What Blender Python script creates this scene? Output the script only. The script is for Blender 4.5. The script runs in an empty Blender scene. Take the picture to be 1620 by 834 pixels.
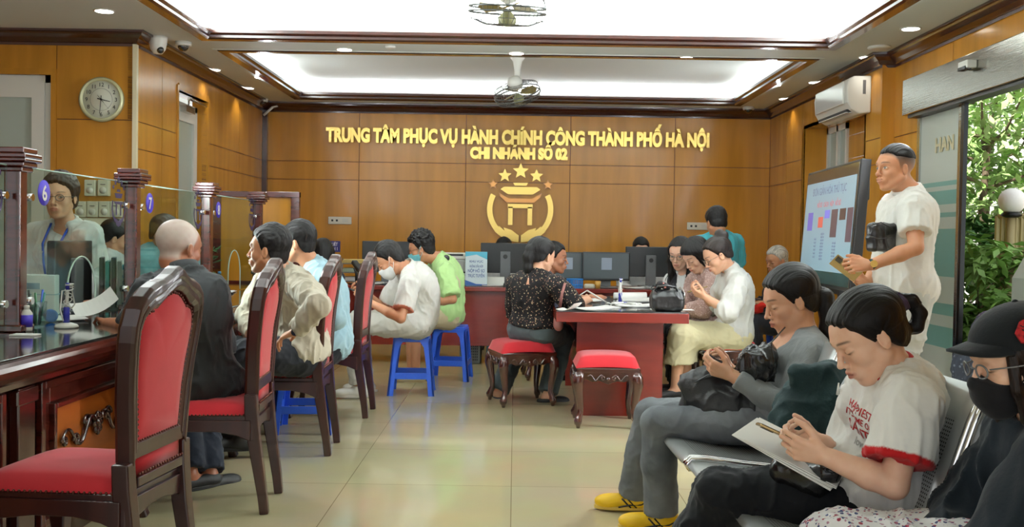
import bpy, bmesh, math, random
import numpy as np
from mathutils import Vector, Matrix, noise as mnoise
SC = bpy.context.scene
COL = SC.collection
V = Vector
pi = math.pi
# ---------------------------------------------------------------- camera
FOC = 1575.0
def cam_matrix():
    r = 0.0157
    right = V((math.cos(r), 0, math.sin(r))); up = V((-math.sin(r), 0, math.cos(r))); back = V((0, -1, 0))
    M = Matrix((right, up, back)).transposed()
    M = M @ Matrix.Rotation(-math.atan(39 / FOC), 3, 'X')
    M = M @ Matrix.Rotation(math.atan(5 / FOC), 3, 'Y')
    return M
CM = cam_matrix(); CAMLOC = V((0, 0, 1.2))
cd = bpy.data.cameras.new('camera'); cam = bpy.data.objects.new('camera', cd); COL.objects.link(cam)
cd.sensor_width = 36; cd.lens = 36 * FOC / 1620; cd.clip_end = 200; cd.clip_start = .05
cam.matrix_world = Matrix.Translation(CAMLOC) @ CM.to_4x4()
SC.camera = cam
def P(px, py, Y):
    """world point at depth Y seen at a pixel of the photograph"""
    d = CM @ V(((px - 810) / FOC, (417 - py) / FOC, -1))
    return CAMLOC + d * (Y / d.y)
# ---------------------------------------------------------------- light
SC.view_settings.view_transform = 'Standard'; SC.view_settings.look = 'None'
SC.view_settings.gamma = 1; SC.view_settings.use_curve_mapping = False
SC.view_settings.exposure = 0.19
SC.cycles.max_bounces = 7; SC.cycles.diffuse_bounces = 3; SC.cycles.glossy_bounces = 3
SC.cycles.transmission_bounces = 4; SC.cycles.transparent_max_bounces = 12
SC.cycles.caustics_reflective = False; SC.cycles.caustics_refractive = False
SC.cycles.sample_clamp_indirect = 4; SC.cycles.use_denoising = True
w = bpy.data.worlds.new('sky'); SC.world = w; w.use_nodes = True
w.node_tree.nodes['Background'].inputs[0].default_value = (.93, .97, 1, 1)
w.node_tree.nodes['Background'].inputs[1].default_value = 1.35
sl = bpy.data.lights.new('sun', 'SUN'); sl.energy = 9.5; sl.angle = .02; sl.color = (1, .95, .86); so = bpy.data.objects.new('sun', sl); COL.objects.link(so); so.rotation_euler = V((.42, .50, -.85)).to_track_quat('-Z', 'Y').to_euler()
def area(name, loc, direction, sx, sy, power, col=(1, 1, 1)):
    l = bpy.data.lights.new(name, 'AREA'); l.shape = 'RECTANGLE'; l.size = sx; l.size_y = sy
    l.energy = power; l.color = col
    o = bpy.data.objects.new(name, l); COL.objects.link(o); o.location = loc
    o.rotation_euler = V(direction).to_track_quat('-Z', 'Y').to_euler(); return o
H1, H2 = 2.80, 2.98          # soffit and raised ceiling
COFFERS = ((-2.53, 2.53, 3.6, 8.15), (-2.53, 2.53, 8.75, 11.6))
for i, (x0, x1, y0, y1) in enumerate(COFFERS):
    k = (330, 62)[i]
    zc = H1 + .06; off = .03
    area('cove_light', ((x0 + x1) / 2, y1 + off, zc), (0, 0, 1), x1 - x0, .05, k * .6, (.93, .97, 1))
    for xx, yy, d_, a_, b_ in (((x0 + x1) / 2, y1 + .16, (0, -1, .3), x1 - x0, .05), ((x0 + x1) / 2, y0 - .16, (0, 1, .3), x1 - x0, .05), (x0 - .16, (y0 + y1) / 2, (1, 0, .3), .05, y1 - y0), (x1 + .16, (y0 + y1) / 2, (-1, 0, .3), .05, y1 - y0)):
        area('cove_light', (xx, yy, zc), d_, a_, b_, (150, 20)[i], (.93, .97, 1))
    area('cove_light', ((x0 + x1) / 2, y0 - off, zc), (0, 0, 1), x1 - x0, .05, k * .55, (.93, .97, 1))
    area('cove_light', (x0 - off, (y0 + y1) / 2, zc), (0, 0, 1), .05, y1 - y0, k * .6, (.93, .97, 1))
    area('cove_light', (x1 + off, (y0 + y1) / 2, zc), (0, 0, 1), .05, y1 - y0, k * .6, (.93, .97, 1))
# ---------------------------------------------------------------- materials
MATS = {}
def L(c):  # sRGB 0-255 -> linear
    return tuple(((v / 255) / 12.92 if v <= 10 else (((v / 255) + .055) / 1.055) ** 2.4) for v in c)
def mat(name, rgb, rough=.5, metal=0, coat=0, var=0, scale=(8, 8, 8), bump=0, bscale=None, spec=.5, em=None, alpha=1, trans=0, detail=4, c2=None, lo=.35, hi=.65, attr=None, sheen=0):
    if name in MATS: return MATS[name]
    m = bpy.data.materials.new(name); m.use_nodes = True; nt = m.node_tree; b = nt.nodes['Principled BSDF']
    c = L(rgb); b.inputs['Base Color'].default_value = (*c, 1)
    b.inputs['Roughness'].default_value = rough; b.inputs['Metallic'].default_value = metal
    b.inputs['Coat Weight'].default_value = coat; b.inputs['Coat Roughness'].default_value = .12
    b.inputs['Specular IOR Level'].default_value = spec
    if sheen: b.inputs['Sheen Weight'].default_value = sheen
    if em is not None:
        b.inputs['Emission Color'].default_value = (*L(em[0]), 1); b.inputs['Emission Strength'].default_value = em[1]
    if alpha < 1: b.inputs['Alpha'].default_value = alpha
    if trans: b.inputs['Transmission Weight'].default_value = trans
    if var or bump or c2:
        tc = nt.nodes.new('ShaderNodeTexCoord'); mp = nt.nodes.new('ShaderNodeMapping'); mp.inputs['Scale'].default_value = scale
        src = tc.outputs['Object']
        if attr:
            at = nt.nodes.new('ShaderNodeAttribute'); at.attribute_name = attr; src = at.outputs['Vector']
        nt.links.new(src, mp.inputs[0])
        no = nt.nodes.new('ShaderNodeTexNoise'); no.inputs['Scale'].default_value = 1; no.inputs['Detail'].default_value = detail
        nt.links.new(mp.outputs[0], no.inputs[0])
        if var or c2:
            cr = nt.nodes.new('ShaderNodeValToRGB'); cr.color_ramp.elements[0].position = lo; cr.color_ramp.elements[1].position = hi
            d = L(c2) if c2 else tuple(x * (1 - var) for x in c)
            cr.color_ramp.elements[0].color = (*d, 1); cr.color_ramp.elements[1].color = (*(c if c2 else tuple(min(1, x * (1 + var * .5)) for x in c)), 1)
            nt.links.new(no.outputs[0], cr.inputs[0]); nt.links.new(cr.outputs[0], b.inputs['Base Color'])
        if bump:
            bn = nt.nodes.new('ShaderNodeBump'); bn.inputs['Strength'].default_value = bump; bn.inputs['Distance'].default_value = .004
            nn = no
            if bscale:
                mp2 = nt.nodes.new('ShaderNodeMapping'); mp2.inputs['Scale'].default_value = bscale; nt.links.new(src, mp2.inputs[0])
                nn = nt.nodes.new('ShaderNodeTexNoise'); nn.inputs['Scale'].default_value = 1; nn.inputs['Detail'].default_value = 3
                nt.links.new(mp2.outputs[0], nn.inputs[0])
            nt.links.new(nn.outputs[0], bn.inputs['Height']); nt.links.new(bn.outputs[0], b.inputs['Normal'])
    MATS[name] = m; return m
honey = mat('honey_veneer', (192, 132, 42), .25, coat=.25, var=.16, scale=(7, 7, .7), spec=.4)
honey_dk = mat('honey_groove', (92, 50, 18), .6)
mahog = mat('mahogany', (78, 27, 17), .2, coat=.6, var=.35, scale=(5, 5, 30), detail=3)
mahog_dk = mat('dark_mahogany', (62, 26, 18), .2, coat=.8, var=.35, scale=(14, 14, 3), detail=3)
chairwood = mat('rosewood_lacquer', (50, 17, 13), .28, coat=.25, var=.3, scale=(20, 20, 3), detail=3)
deskwood = mat('red_desk_veneer', (116, 34, 24), .25, coat=.3, var=.12, scale=(4, 4, 20), detail=3)
redfab = mat('red_velvet', (182, 32, 42), .8, var=.10, scale=(5, 5, 5), bump=.1, bscale=(500, 500, 500), sheen=.25, spec=.2)
paintw = mat('white_ceiling_paint', (222, 228, 222), .6)
whitep = mat('white_plastic', (228, 228, 220), .35)
cream = mat('cream_plastic', (226, 222, 200), .35)
frostg = mat('frosted_pane', (178, 190, 182), .25)
glass = None
def glassmat(name, tint=(235, 245, 240), amount=.12, rough=.02):
    m = bpy.data.materials.new(name); m.use_nodes = True; nt = m.node_tree; nt.nodes.clear()
    o = nt.nodes.new('ShaderNodeOutputMaterial'); mx = nt.nodes.new('ShaderNodeMixShader'); t = nt.nodes.new('ShaderNodeBsdfTransparent'); g = nt.nodes.new('ShaderNodeBsdfGlossy')
    t.inputs[0].default_value = (*L(tint), 1); g.inputs['Roughness'].default_value = rough
    fr = nt.nodes.new('ShaderNodeFresnel'); ge = nt.nodes.new('ShaderNodeNewGeometry'); mr = nt.nodes.new('ShaderNodeMapRange'); mr.inputs[3].default_value = 1.45; mr.inputs[4].default_value = 1 / 1.45; nt.links.new(ge.outputs['Backfacing'], mr.inputs[0]); nt.links.new(mr.outputs[0], fr.inputs[0])
    ad = nt.nodes.new('ShaderNodeMath'); ad.operation = 'MULTIPLY_ADD'; ad.inputs[1].default_value = .3; ad.inputs[2].default_value = amount; nt.links.new(fr.outputs[0], ad.inputs[0])
    nt.links.new(ad.outputs[0], mx.inputs[0]); nt.links.new(t.outputs[0], mx.inputs[1]); nt.links.new(g.outputs[0], mx.inputs[2]); nt.links.new(mx.outputs[0], o.inputs[0])
    MATS[name] = m; return m
glass = glassmat('clear_glass', (232, 240, 234), .01)
acryl = glassmat('acrylic', (214, 232, 232), .08)
steel = mat('brushed_steel', (182, 182, 176), .19, metal=1, bump=.15, bscale=(4, 4, 200))
chrome = mat('chrome', (225, 225, 228), .08, metal=1)
gold = mat('polished_brass', (226, 194, 112), .24, metal=1)
black = mat('black_plastic', (20, 21, 23), .38)
blackm = mat('black_matte', (16, 17, 19), .6)
graym = mat('grey_plastic', (92, 94, 96), .45)
bluep = mat('blue_plastic', (46, 98, 224), .35, spec=.5)
paper = mat('white_paper', (236, 236, 232), .7)
# ---------------------------------------------------------------- mesh helpers
class MB:
    def __init__(s): s.bm = bmesh.new(); s.mi = 0
    def _xf(s, vs, M):
        if M is not None:
            for v in vs: v.co = M @ v.co
    def mark(s, faces):
        for f in faces: f.material_index = s.mi
    def box(s, a, b, M=None, bev=0):
        x0, y0, z0 = a; x1, y1, z1 = b
        if x0 > x1: x0, x1 = x1, x0
        if y0 > y1: y0, y1 = y1, y0
        if z0 > z1: z0, z1 = z1, z0
        vs = [s.bm.verts.new(c) for c in ((x0, y0, z0), (x1, y0, z0), (x1, y1, z0), (x0, y1, z0), (x0, y0, z1), (x1, y0, z1), (x1, y1, z1), (x0, y1, z1))]
        fs = [s.bm.faces.new([vs[i] for i in q]) for q in ((0, 3, 2, 1), (4, 5, 6, 7), (0, 1, 5, 4), (1, 2, 6, 5), (2, 3, 7, 6), (3, 0, 4, 7))]
        s.mark(fs); s._xf(vs, M)
        if bev:
            es = {e for f in fs for e in f.edges}
            r = bmesh.ops.bevel(s.bm, geom=list(es), offset=bev, segments=2, affect='EDGES', profile=.5)
            s.mark(r['faces'])
        return s
    def prism(s, pts, z0, z1, M=None):
        """polygon pts (x,y) extruded z0..z1"""
        lo = [s.bm.verts.new((x, y, z0)) for x, y in pts]; hi = [s.bm.verts.new((x, y, z1)) for x, y in pts]
        n = len(pts); fs = [s.bm.faces.new(lo[::-1]), s.bm.faces.new(hi)]
        for i in range(n): fs.append(s.bm.faces.new((lo[i], lo[(i + 1) % n], hi[(i + 1) % n], hi[i])))
        s.mark(fs); s._xf(lo + hi, M); return s
    def lathe(s, prof, M=None, seg=24):
        """profile (r,z) list around z"""
        rings = []
        allv = []
        for r, z in prof:
            ring = [s.bm.verts.new((r * math.cos(2 * pi * i / seg), r * math.sin(2 * pi * i / seg), z)) for i in range(seg)]
            rings.append(ring); allv += ring
        fs = []
        for a, b in zip(rings, rings[1:]):
            for i in range(seg): fs.append(s.bm.faces.new((a[i], a[(i + 1) % seg], b[(i + 1) % seg], b[i])))
        fs.append(s.bm.faces.new(rings[0][::-1])); fs.append(s.bm.faces.new(rings[-1]))
        for f in fs[:-2]: f.smooth = True
        s.mark(fs); s._xf(allv, M); return s
    def cyl(s, p, q, r, r2=None, seg=16):
        p, q = V(p), V(q); d = q - p
        M = Matrix.Translation(p) @ d.to_track_quat('Z', 'Y').to_matrix().to_4x4()
        return s.lathe([(r, 0), (r if r2 is None else r2, d.length)], M, seg)
    def tube(s, pts, r, seg=8, closed=False, flat=1.0, up=None, sect=None):
        """sweep a circle (or section list of (a,b)) along pts; r number or list"""
        pts = [V(p) for p in pts]; n = len(pts); rings = []; allv = []
        prev = None
        for i, p in enumerate(pts):
            a = pts[(i - 1) % n] if closed or i > 0 else p; b = pts[(i + 1) % n] if closed or i < n - 1 else p
            t = (b - a).normalized()
            if up is not None: u = V(up)
            else: u = prev if prev is not None else (V((0, 0, 1)) if abs(t.z) < .9 else V((1, 0, 0)))
            u = (u - t * u.dot(t)).normalized(); prev = u; w_ = t.cross(u)
            rr = r[i] if isinstance(r, (list, tuple)) else r
            if sect: ring = [s.bm.verts.new(p + w_ * (c[0] * rr) + u * (c[1] * rr)) for c in sect]
            else: ring = [s.bm.verts.new(p + w_ * (math.cos(2 * pi * k / seg) * rr) + u * (math.sin(2 * pi * k / seg) * rr * flat)) for k in range(seg)]
            rings.append(ring); allv += ring
        m = len(rings[0]); fs = []
        pairs = list(zip(rings, rings[1:])) + ([(rings[-1], rings[0])] if closed else [])
        for a, b in pairs:
            for k in range(m):
                f = s.bm.faces.new((a[k], a[(k + 1) % m], b[(k + 1) % m], b[k])); f.smooth = sect is None; fs.append(f)
        if not closed: fs += [s.bm.faces.new(rings[0][::-1]), s.bm.faces.new(rings[-1])]
        s.mark(fs); return s
    def ball(s, c, r, M=None, u=12, v=8):
        r = r if isinstance(r, (tuple, list)) else (r, r, r)
        prof = [(max(1e-4, math.sin(pi * i / v)), -math.cos(pi * i / v)) for i in range(v + 1)]
        T = Matrix.Translation(V(c)) @ (M.to_4x4() if M else Matrix.Identity(4)) @ Matrix.Diagonal((*r, 1))
        return s.lathe(prof, T, u)
    def ico(s, c, r, seg=6): return s.ball(c, r, None, seg, max(3, seg // 2))
    def build(s, name, mats, parent=None, loc=None, smooth=False, bevel=0):
        bmesh.ops.recalc_face_normals(s.bm, faces=s.bm.faces)
        me = bpy.data.meshes.new(name); s.bm.to_mesh(me); s.bm.free()
        for m in (mats if isinstance(mats, (list, tuple)) else [mats]): me.materials.append(m)
        if smooth: me.shade_smooth()
        o = bpy.data.objects.new(name, me); COL.objects.link(o)
        if parent: o.parent = parent
        if loc is not None: o.location = loc
        if bevel:
            bm_ = o.modifiers.new('bevel', 'BEVEL'); bm_.width = bevel; bm_.segments = 2; bm_.limit_method = 'ANGLE'; bm_.angle_limit = .6
        return o
def tag(o, label=None, cat=None, group=None, kind=None):
    if label: o['label'] = label
    if cat: o['category'] = cat
    if group: o['group'] = group
    if kind: o['kind'] = kind
    return o
def empty(name, loc=(0, 0, 0), rz=0, label=None, cat=None, group=None):
    o = bpy.data.objects.new(name, None); COL.objects.link(o); o.location = loc; o.rotation_euler = (0, 0, rz); o.empty_display_size = .1
    return tag(o, label, cat, group)
def dup(root, loc=None, rz=None, label=None, group=None, scale=None):
    def cp(o, par):
        c = o.copy(); COL.objects.link(c)
        if par: c.parent = par
        for ch in list(o.children): cp(ch, c)
        return c
    r = cp(root, None)
    if loc is not None: r.location = loc
    if rz is not None: r.rotation_euler = (0, 0, rz)
    if label: r['label'] = label
    if group: r['group'] = group
    if scale: r.scale = scale
    return r
def S(o): o['kind'] = 'structure'; return o
def text_mesh(name, body, size, mats, parent, M, extrude=.002, offset=0, width=None, align='CENTER', spacing=1.0, sx=None):
    c = bpy.data.curves.new(name, 'FONT'); c.body = body; c.size = size; c.extrude = extrude; c.offset = offset; c.align_x = align; c.space_character = spacing
    c.resolution_u = 3
    o = bpy.data.objects.new(name + '_tmp', c); COL.objects.link(o)
    dg = bpy.context.evaluated_depsgraph_get(); me = bpy.data.meshes.new_from_object(o.evaluated_get(dg))
    bpy.data.objects.remove(o); bpy.data.curves.remove(c)
    if width:
        xs = [v.co.x for v in me.vertices]; k = width / max(1e-6, max(xs) - min(xs))
        for v in me.vertices: v.co.x *= k
    me.materials.clear(); me.materials.append(mats)
    me.transform(M); me.name = name
    o = bpy.data.objects.new(name, me); COL.objects.link(o)
    if parent: o.parent = parent
    return o
def rotM(loc, rx=0, ry=0, rz=0): return Matrix.Translation(V(loc)) @ Matrix.Rotation(rz, 4, 'Z') @ Matrix.Rotation(ry, 4, 'Y') @ Matrix.Rotation(rx, 4, 'X')
# ================================================================= ROOM
XL, XR, XR2, YB = -3.06, 3.06, 3.17, 12.05
def floor_mat():
    m = bpy.data.materials.new('floor_tile'); m.use_nodes = True; nt = m.node_tree; b = nt.nodes['Principled BSDF']
    tc = nt.nodes.new('ShaderNodeTexCoord'); br = nt.nodes.new('ShaderNodeTexBrick'); br.offset = 0
    br.inputs['Scale'].default_value = 1; br.inputs['Brick Width'].default_value = .8; br.inputs['Row Height'].default_value = .8
    br.inputs['Mortar Size'].default_value = .0025; br.inputs['Mortar Smooth'].default_value = .3
    br.inputs['Color1'].default_value = (*L((206, 196, 158)), 1); br.inputs['Color2'].default_value = (*L((198, 188, 150)), 1); br.inputs['Mortar'].default_value = (*L((150, 138, 104)), 1)
    nt.links.new(tc.outputs['Object'], br.inputs[0])
    no = nt.nodes.new('ShaderNodeTexNoise'); no.inputs['Scale'].default_value = 2.2; no.inputs['Detail'].default_value = 6; nt.links.new(tc.outputs['Object'], no.inputs[0])
    mx = nt.nodes.new('ShaderNodeMix'); mx.data_type = 'RGBA'; mx.blend_type = 'MULTIPLY'; mx.inputs[0].default_value = .25
    nt.links.new(br.outputs[0], mx.inputs[6]); nt.links.new(no.outputs[1], mx.inputs[7]); nt.links.new(mx.outputs[2], b.inputs['Base Color'])
    b.inputs['Roughness'].default_value = .12; b.inputs['Specular IOR Level'].default_value = .55
    return m
S(MB().box((-6, -2, -.1), (XR2, YB + .3, 0)).build('floor', floor_mat()))
# ceiling with two raised coffers
m = MB(); zt = H1 + .06
def soffit(a, b): m.box((a[0], a[1], H1), (b[0], b[1], H1 + .02))
(c1, c2) = COFFERS
soffit((-6, -2), (XR2, c1[2])); soffit((-6, c1[2]), (c1[0], c2[3])); soffit((c1[1], c1[2]), (XR2, c2[3])); soffit((c1[0], c1[3]), (c1[1], c2[2])); soffit((-6, c2[3]), (XR2, YB + .3))
for i, (x0, x1, y0, y1) in enumerate(COFFERS):
    e = .22; zz = (3.08, 2.98)[i]
    m.box((x0 - e, y0 - e, zz), (x1 + e, y1 + e, zz + .02))
    m.box((x0 - e - .02, y0 - e, H1 + .02), (x0 - e, y1 + e, zz)); m.box((x1 + e, y0 - e, H1 + .02), (x1 + e + .02, y1 + e, zz))
    m.box((x0 - e, y0 - e - .02, H1 + .02), (x1 + e, y0 - e, zz)); m.box((x0 - e, y1 + e, H1 + .02), (x1 + e, y1 + e + .02, zz))
m.box((-6, -2, 3.12), (XR2, YB + .3, 3.16))
S(m.build('ceiling', paintw))
# coffer trims
def loop_sweep(name, corners, prof, mt, inward=1):
    """closed rectangular moulding; prof = (offset from edge outwards, z)"""
    x0, x1, y0, y1 = corners; m = MB(); rings = []
    for (cx, cy, sx, sy) in ((x0, y0, -1, -1), (x1, y0, 1, -1), (x1, y1, 1, 1), (x0, y1, -1, 1)):
        rings.append([m.bm.verts.new((cx + sx * o * inward, cy + sy * o * inward, z)) for o, z in prof])
    n = len(prof)
    for a, b in zip(rings, rings[1:] + rings[:1]):
        for k in range(n): m.bm.faces.new((a[k], a[(k + 1) % n], b[(k + 1) % n], b[k]))
    return S(m.build(name, mt))
tp = [(-.03, H1 + .075), (-.045, H1 + .06), (-.045, H1 + .035), (-.02, H1 + .02), (-.02, H1 + .0), (0, H1 - .012), (.075, H1 - .012), (.085, H1 - .003), (.085, H1 + .01), (0, H1 + .03), (0, H1 + .075)]
for i, c in enumerate(COFFERS):
    loop_sweep('trim_%d' % (i + 1), c, tp, mahog_dk)
    loop_sweep('trim_%d' % (i + 3), c, [(.085, H1 - .004), (.115, H1 - .004), (.115, H1 + .004), (.085, H1 + .004)], paintw)
# panelled walls
def panel_wall(name, O, U, N, W, ucuts, zcuts, z0=0, z1=H1, holes=(), thick=.05, mt=None):
    """O origin at floor, U unit along, N unit normal into the room; panels between cuts; holes (u0,u1,z0,z1)"""
    m = MB(); O, U, N = V(O), V(U).normalized(), V(N).normalized()
    M = Matrix((( *U, 0), (*N, 0), (0, 0, 1, 0), (0, 0, 0, 1))).transposed(); M.translation = O
    us = sorted(set([0, W] + list(ucuts) + [h[0] for h in holes] + [h[1] for h in holes])); zs = sorted(set([z0, z1] + list(zcuts) + [h[2] for h in holes] + [h[3] for h in holes]))
    hard_u = set([0, W] + list(ucuts)); hard_z = set([z0, z1] + list(zcuts)); g = .0035
    for a, b in zip(us, us[1:]):
        for c, d in zip(zs, zs[1:]):
            mu, mz = (a + b) / 2, (c + d) / 2
            if any(h[0] < mu < h[1] and h[2] < mz < h[3] for h in holes): continue
            m.mi = 1; m.box((a, -thick, c), (b, -.008, d), M)
            m.mi = 0; m.box((a + (g if a in hard_u else 0), -.012, c + (g if c in hard_z else 0)), (b - (g if b in hard_u else 0), 0, d - (g if d in hard_z else 0)), M)
    return S(m.build(name, [mt or honey, honey_dk]))
panel_wall('wall_back', (XR, YB, 0), (-1, 0, 0), (0, -1, 0), XR - XL, [XR - x for x in (1.91, .65, -.61, -1.9)], [1.88, 2.10])
panel_wall('wall_left', (XL, YB, 0), (0, -1, 0), (1, 0, 0), YB - 7.97, [YB - 11.0, YB - 9.86, YB - 8.6], [1.88, 2.10], holes=[(YB - 9.86, YB - 9.0, 0, 2.5)], thick=.05)
panel_wall('wall_clock', (XL, 7.97, 0), (-1, 0, 0), (0, -1, 0), 2.9, [.62, 1.6], [2.10], holes=[(.66, 1.55, 0, 2.45)], thick=.06)
panel_wall('wall_staff', (-5.9, 7.97, 0), (0, -1, 0), (1, 0, 0), 10, [2, 4, 6, 8], [1.88, 2.1])
panel_wall('wall_right', (XR, 8.42, 0), (0, 1, 0), (-1, 0, 0), YB - 8.42, [.35, 2.25, 2.9], [1.88, 2.10], holes=[(.38, 2.25, .9, 2.42)], thick=.02)
panel_wall('wall_entrance', (XR2, 4.4, 0), (0, 1, 0), (-1, 0, 0), 4.02, [.3, 1.6, 2.9], [2.10], holes=[(0, 3.46, 0, 2.5)], thick=.05)
panel_wall('wall_near_right', (XR2, -2, 0), (0, 1, 0), (-1, 0, 0), 6.4, [2, 4], [2.10])
S(MB().box((XR, 8.40, 0), (XR2 + .05, 8.42, H1)).build('trim_11', honey)); S(MB().box((XR - .004, YB - .004, 0), (XR + .3, YB + .1, H1)).build('trim_19', honey_dk))  # second box is added behind the far corner to block leaking daylight
# window recess on the right wall
m = MB(); y0, y1, z0, z1, xd = 8.80, 10.67, .9, 2.42, 3.33
m.box((XR - .0, y0, z1), (xd, y1, z1 + .03)); m.box((XR, y0, z0 - .03), (xd, y1, z0)); m.box((XR, y1, z0), (xd, y1 + .03, z1)); m.box((XR, y0 - .03, z0), (xd, y0, z1))
m.box((xd, y0, z0), (xd + .03, 10.02, 2.05)); m.box((xd, y0, 2.055), (xd + .03, 10.02, 2.28)); m.box((xd, y0, 2.285), (xd + .03, 10.02, z1))
S(m.build('trim_12', honey))
wn = MB()
for yy in (10.02, 10.30, 10.62): wn.box((xd - .02, yy, z0), (xd + .04, yy + .055, z1))
wn.box((xd - .02, 10.02, z0), (xd + .04, 10.67, z0 + .06)); wn.box((xd - .02, 10.02, z1 - .06), (xd + .04, 10.67, z1))
win = S(wn.build('window_1', whitep)); pn = MB().box((xd + .01, 10.05, z0 + .05), (xd + .02, 10.62, z1 - .05)).build('pane', frostg, win)
# corner strip, baseboards, pipes
S(MB().box((XL - .005, 7.945, 0), (XL + .028, 7.985, H1 - .1)).build('trim_13', mat('cream_strip', (232, 224, 190), .3, coat=.5)))
S(MB().box((XL + .002, YB - .07, 0), (XL + .06, YB - .005, H1 - .1)).build('trim_14', mahog_dk))
# cornice: profile (inset from wall, z)
cp = [(0, H1 - .115), (.012, H1 - .115), (.016, H1 - .095), (.03, H1 - .09), (.05, H1 - .06), (.085, H1 - .035), (.09, H1 - .02), (.11, H1 - .018), (.112, H1 - .001), (0, H1 - .001)]
def cornice(name, path):
    m = MB(); rings = []; n = len(path)
    for i, p in enumerate(path):
        p = V((*p, 0)); d0 = (p - V((*path[i - 1], 0))).normalized() if i else None; d1 = (V((*path[i + 1], 0)) - p).normalized() if i < n - 1 else None
        n0 = V((-d0.y, d0.x, 0)) if d0 else None; n1 = V((-d1.y, d1.x, 0)) if d1 else None
        if n0 and n1: nn = (n0 + n1); nn = nn / max(.3, nn.dot(n0))
        else: nn = n0 or n1
        rings.append([m.bm.verts.new((p.x + nn.x * o, p.y + nn.y * o, z)) for o, z in cp])
    for a, b in zip(rings, rings[1:]):
        for k in range(len(cp)): m.bm.faces.new((a[k], a[(k + 1) % len(cp)], b[(k + 1) % len(cp)], b[k]))
    m.bm.faces.new(rings[0]); m.bm.faces.new(rings[-1][::-1])
    return S(m.build(name, mahog_dk))
cornice('trim_5', [(XR2, -2), (XR2, 8.4), (XR, 8.42), (XR, YB), (XL, YB), (XL, 7.97), (-5.9, 7.97), (-5.9, -2)])
# white framed doors
def upvc_door(name, O, U, N, W, Ht):
    O, U, N = V(O), V(U), V(N); M = Matrix(((*U, 0), (*N, 0), (0, 0, 1, 0), (0, 0, 0, 1))).transposed(); M.translation = O
    m = MB()
    for a, b in (((0, -.05, 0), (.06, .0, Ht)), ((W - .06, -.05, 0), (W, 0, Ht)), ((0, -.05, Ht - .06), (W, 0, Ht))): m.box(a, b, M)
    r = S(m.build(name, whitep))
    l = MB()
    for a, b in (((.06, -.03, 0), (.16, .02, Ht - .06)), ((W - .16, -.03, 0), (W - .06, .02, Ht - .06)), ((.16, -.03, Ht - .18), (W - .16, .02, Ht - .06)), ((.16, -.03, 0), (W - .16, .02, .2))): l.box(a, b, M)
    l.build('door_leaf', whitep, r)
    MB().box((.15, -.02, .15), (W - .15, .0, Ht - .15), M).build('pane', frostg, r)
    MB().box((W - .13, .02, 1.0), (W - .10, .06, 1.12), M).build('handle', steel, r)
    return r, M
d1, M1 = upvc_door('door_1', (XL - .66, 7.97 + .02, 0), (-1, 0, 0), (0, -1, 0), .89, 2.45)
d2, M2 = upvc_door('door_2', (XL - .10, 9.86, 0), (0, -1, 0), (1, 0, 0), .86, 2.44)
m = MB(); m.box((XL - .15, 9.86, 0), (XL + .012, 9.90, 2.54)); m.box((XL - .15, 8.96, 0), (XL + .012, 9.0, 2.54)); m.box((XL - .15, 9.0, 2.5), (XL + .012, 9.86, 2.56)); S(m.build('trim_15', honey))
m = MB(); m.box((XL - .62, 7.955, 0), (XL - .66, 7.99, 2.5)); m.box((XL - .66, 7.955, 2.45), (XL - 1.55, 7.99, 2.5)); m.box((XL - 1.55, 7.955, 0), (XL - 1.6, 7.99, 2.5)); S(m.build('trim_16', honey))
m = MB(); m.box((XL - .08, 9.3, 2.34), (XL - .02, 9.55, 2.40)); m.build('door_closer', steel, d2)
m = MB(); m.cyl((XL - .05, 9.45, 2.42), (XL + .05, 9.15, 2.44), .008); m.cyl((XL + .05, 9.15, 2.44), (XL - .0, 9.82, 2.45), .012); m.build('closer_arm', steel, d2)
# entrance: stainless header, fixed frosted pane with teal bands
hd = S(MB().box((XR2 - .12, 4.4, 2.22), (XR2 + .05, 7.93, 2.50), bev=.006).build('trim_17', steel))
m = MB(); m.box((XR2 - .10, 4.4, 2.195), (XR2 + .0, 7.86, 2.22)); S(m.build('trim_18', black))
m = MB(); m.box((XR2 - .02, 7.82, 0), (XR2 + .03, 7.87, 2.2)); m.box((XR2 - .05, 7.03, 0), (XR2 + .0, 7.07, 2.2)); m.box((XR2 - .02, 7.07, 0), (XR2 + .01, 7.82, .06)); fr = S(m.build('window_2', steel))
m = MB(); m.box((XR2 - .06, 6.96, 0), (XR2 - .03, 7.0, 2.2)); m.build('sliding_stile', mat('dark_aluminium', (60, 62, 62), .3, metal=1), fr)
def bandmat():
    m = bpy.data.materials.new('banded_frosted_glass'); m.use_nodes = True; nt = m.node_tree; b = nt.nodes['Principled BSDF']
    tc = nt.nodes.new('ShaderNodeTexCoord'); sx = nt.nodes.new('ShaderNodeSeparateXYZ'); nt.links.new(tc.outputs['Object'], sx.inputs[0])
    mr = nt.nodes.new('ShaderNodeMapRange'); mr.inputs[2].default_value = 2.2; nt.links.new(sx.outputs[2], mr.inputs[0])
    cr = nt.nodes.new('ShaderNodeValToRGB'); cr.color_ramp.interpolation = 'CONSTANT'; e = cr.color_ramp.elements
    pale, teal = (*L((206, 214, 206)), 1), (*L((128, 178, 172)), 1)
    e[0].color = pale; e[0].position = 0; e[1].position = .20; e[1].color = teal
    for z, c in ((.27, pale), (.31, teal), (.35, pale), (.44, teal), (.60, pale), (.64, teal), (.655, pale), (.68, teal), (.73, pale), (.745, teal), (.76, pale)):
        q = e.new(z); q.color = c
    nt.links.new(mr.outputs[0], cr.inputs[0]); nt.links.new(cr.outputs[0], b.inputs['Base Color'])
    b.inputs['Roughness'].default_value = .35; b.inputs['Transmission Weight'].default_value = 0; b.inputs['Alpha'].default_value = .88
    return m
MB().box((XR2 - .005, 7.07, .06), (XR2 + .005, 7.82, 2.2)).build('pane', bandmat(), fr)
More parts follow.
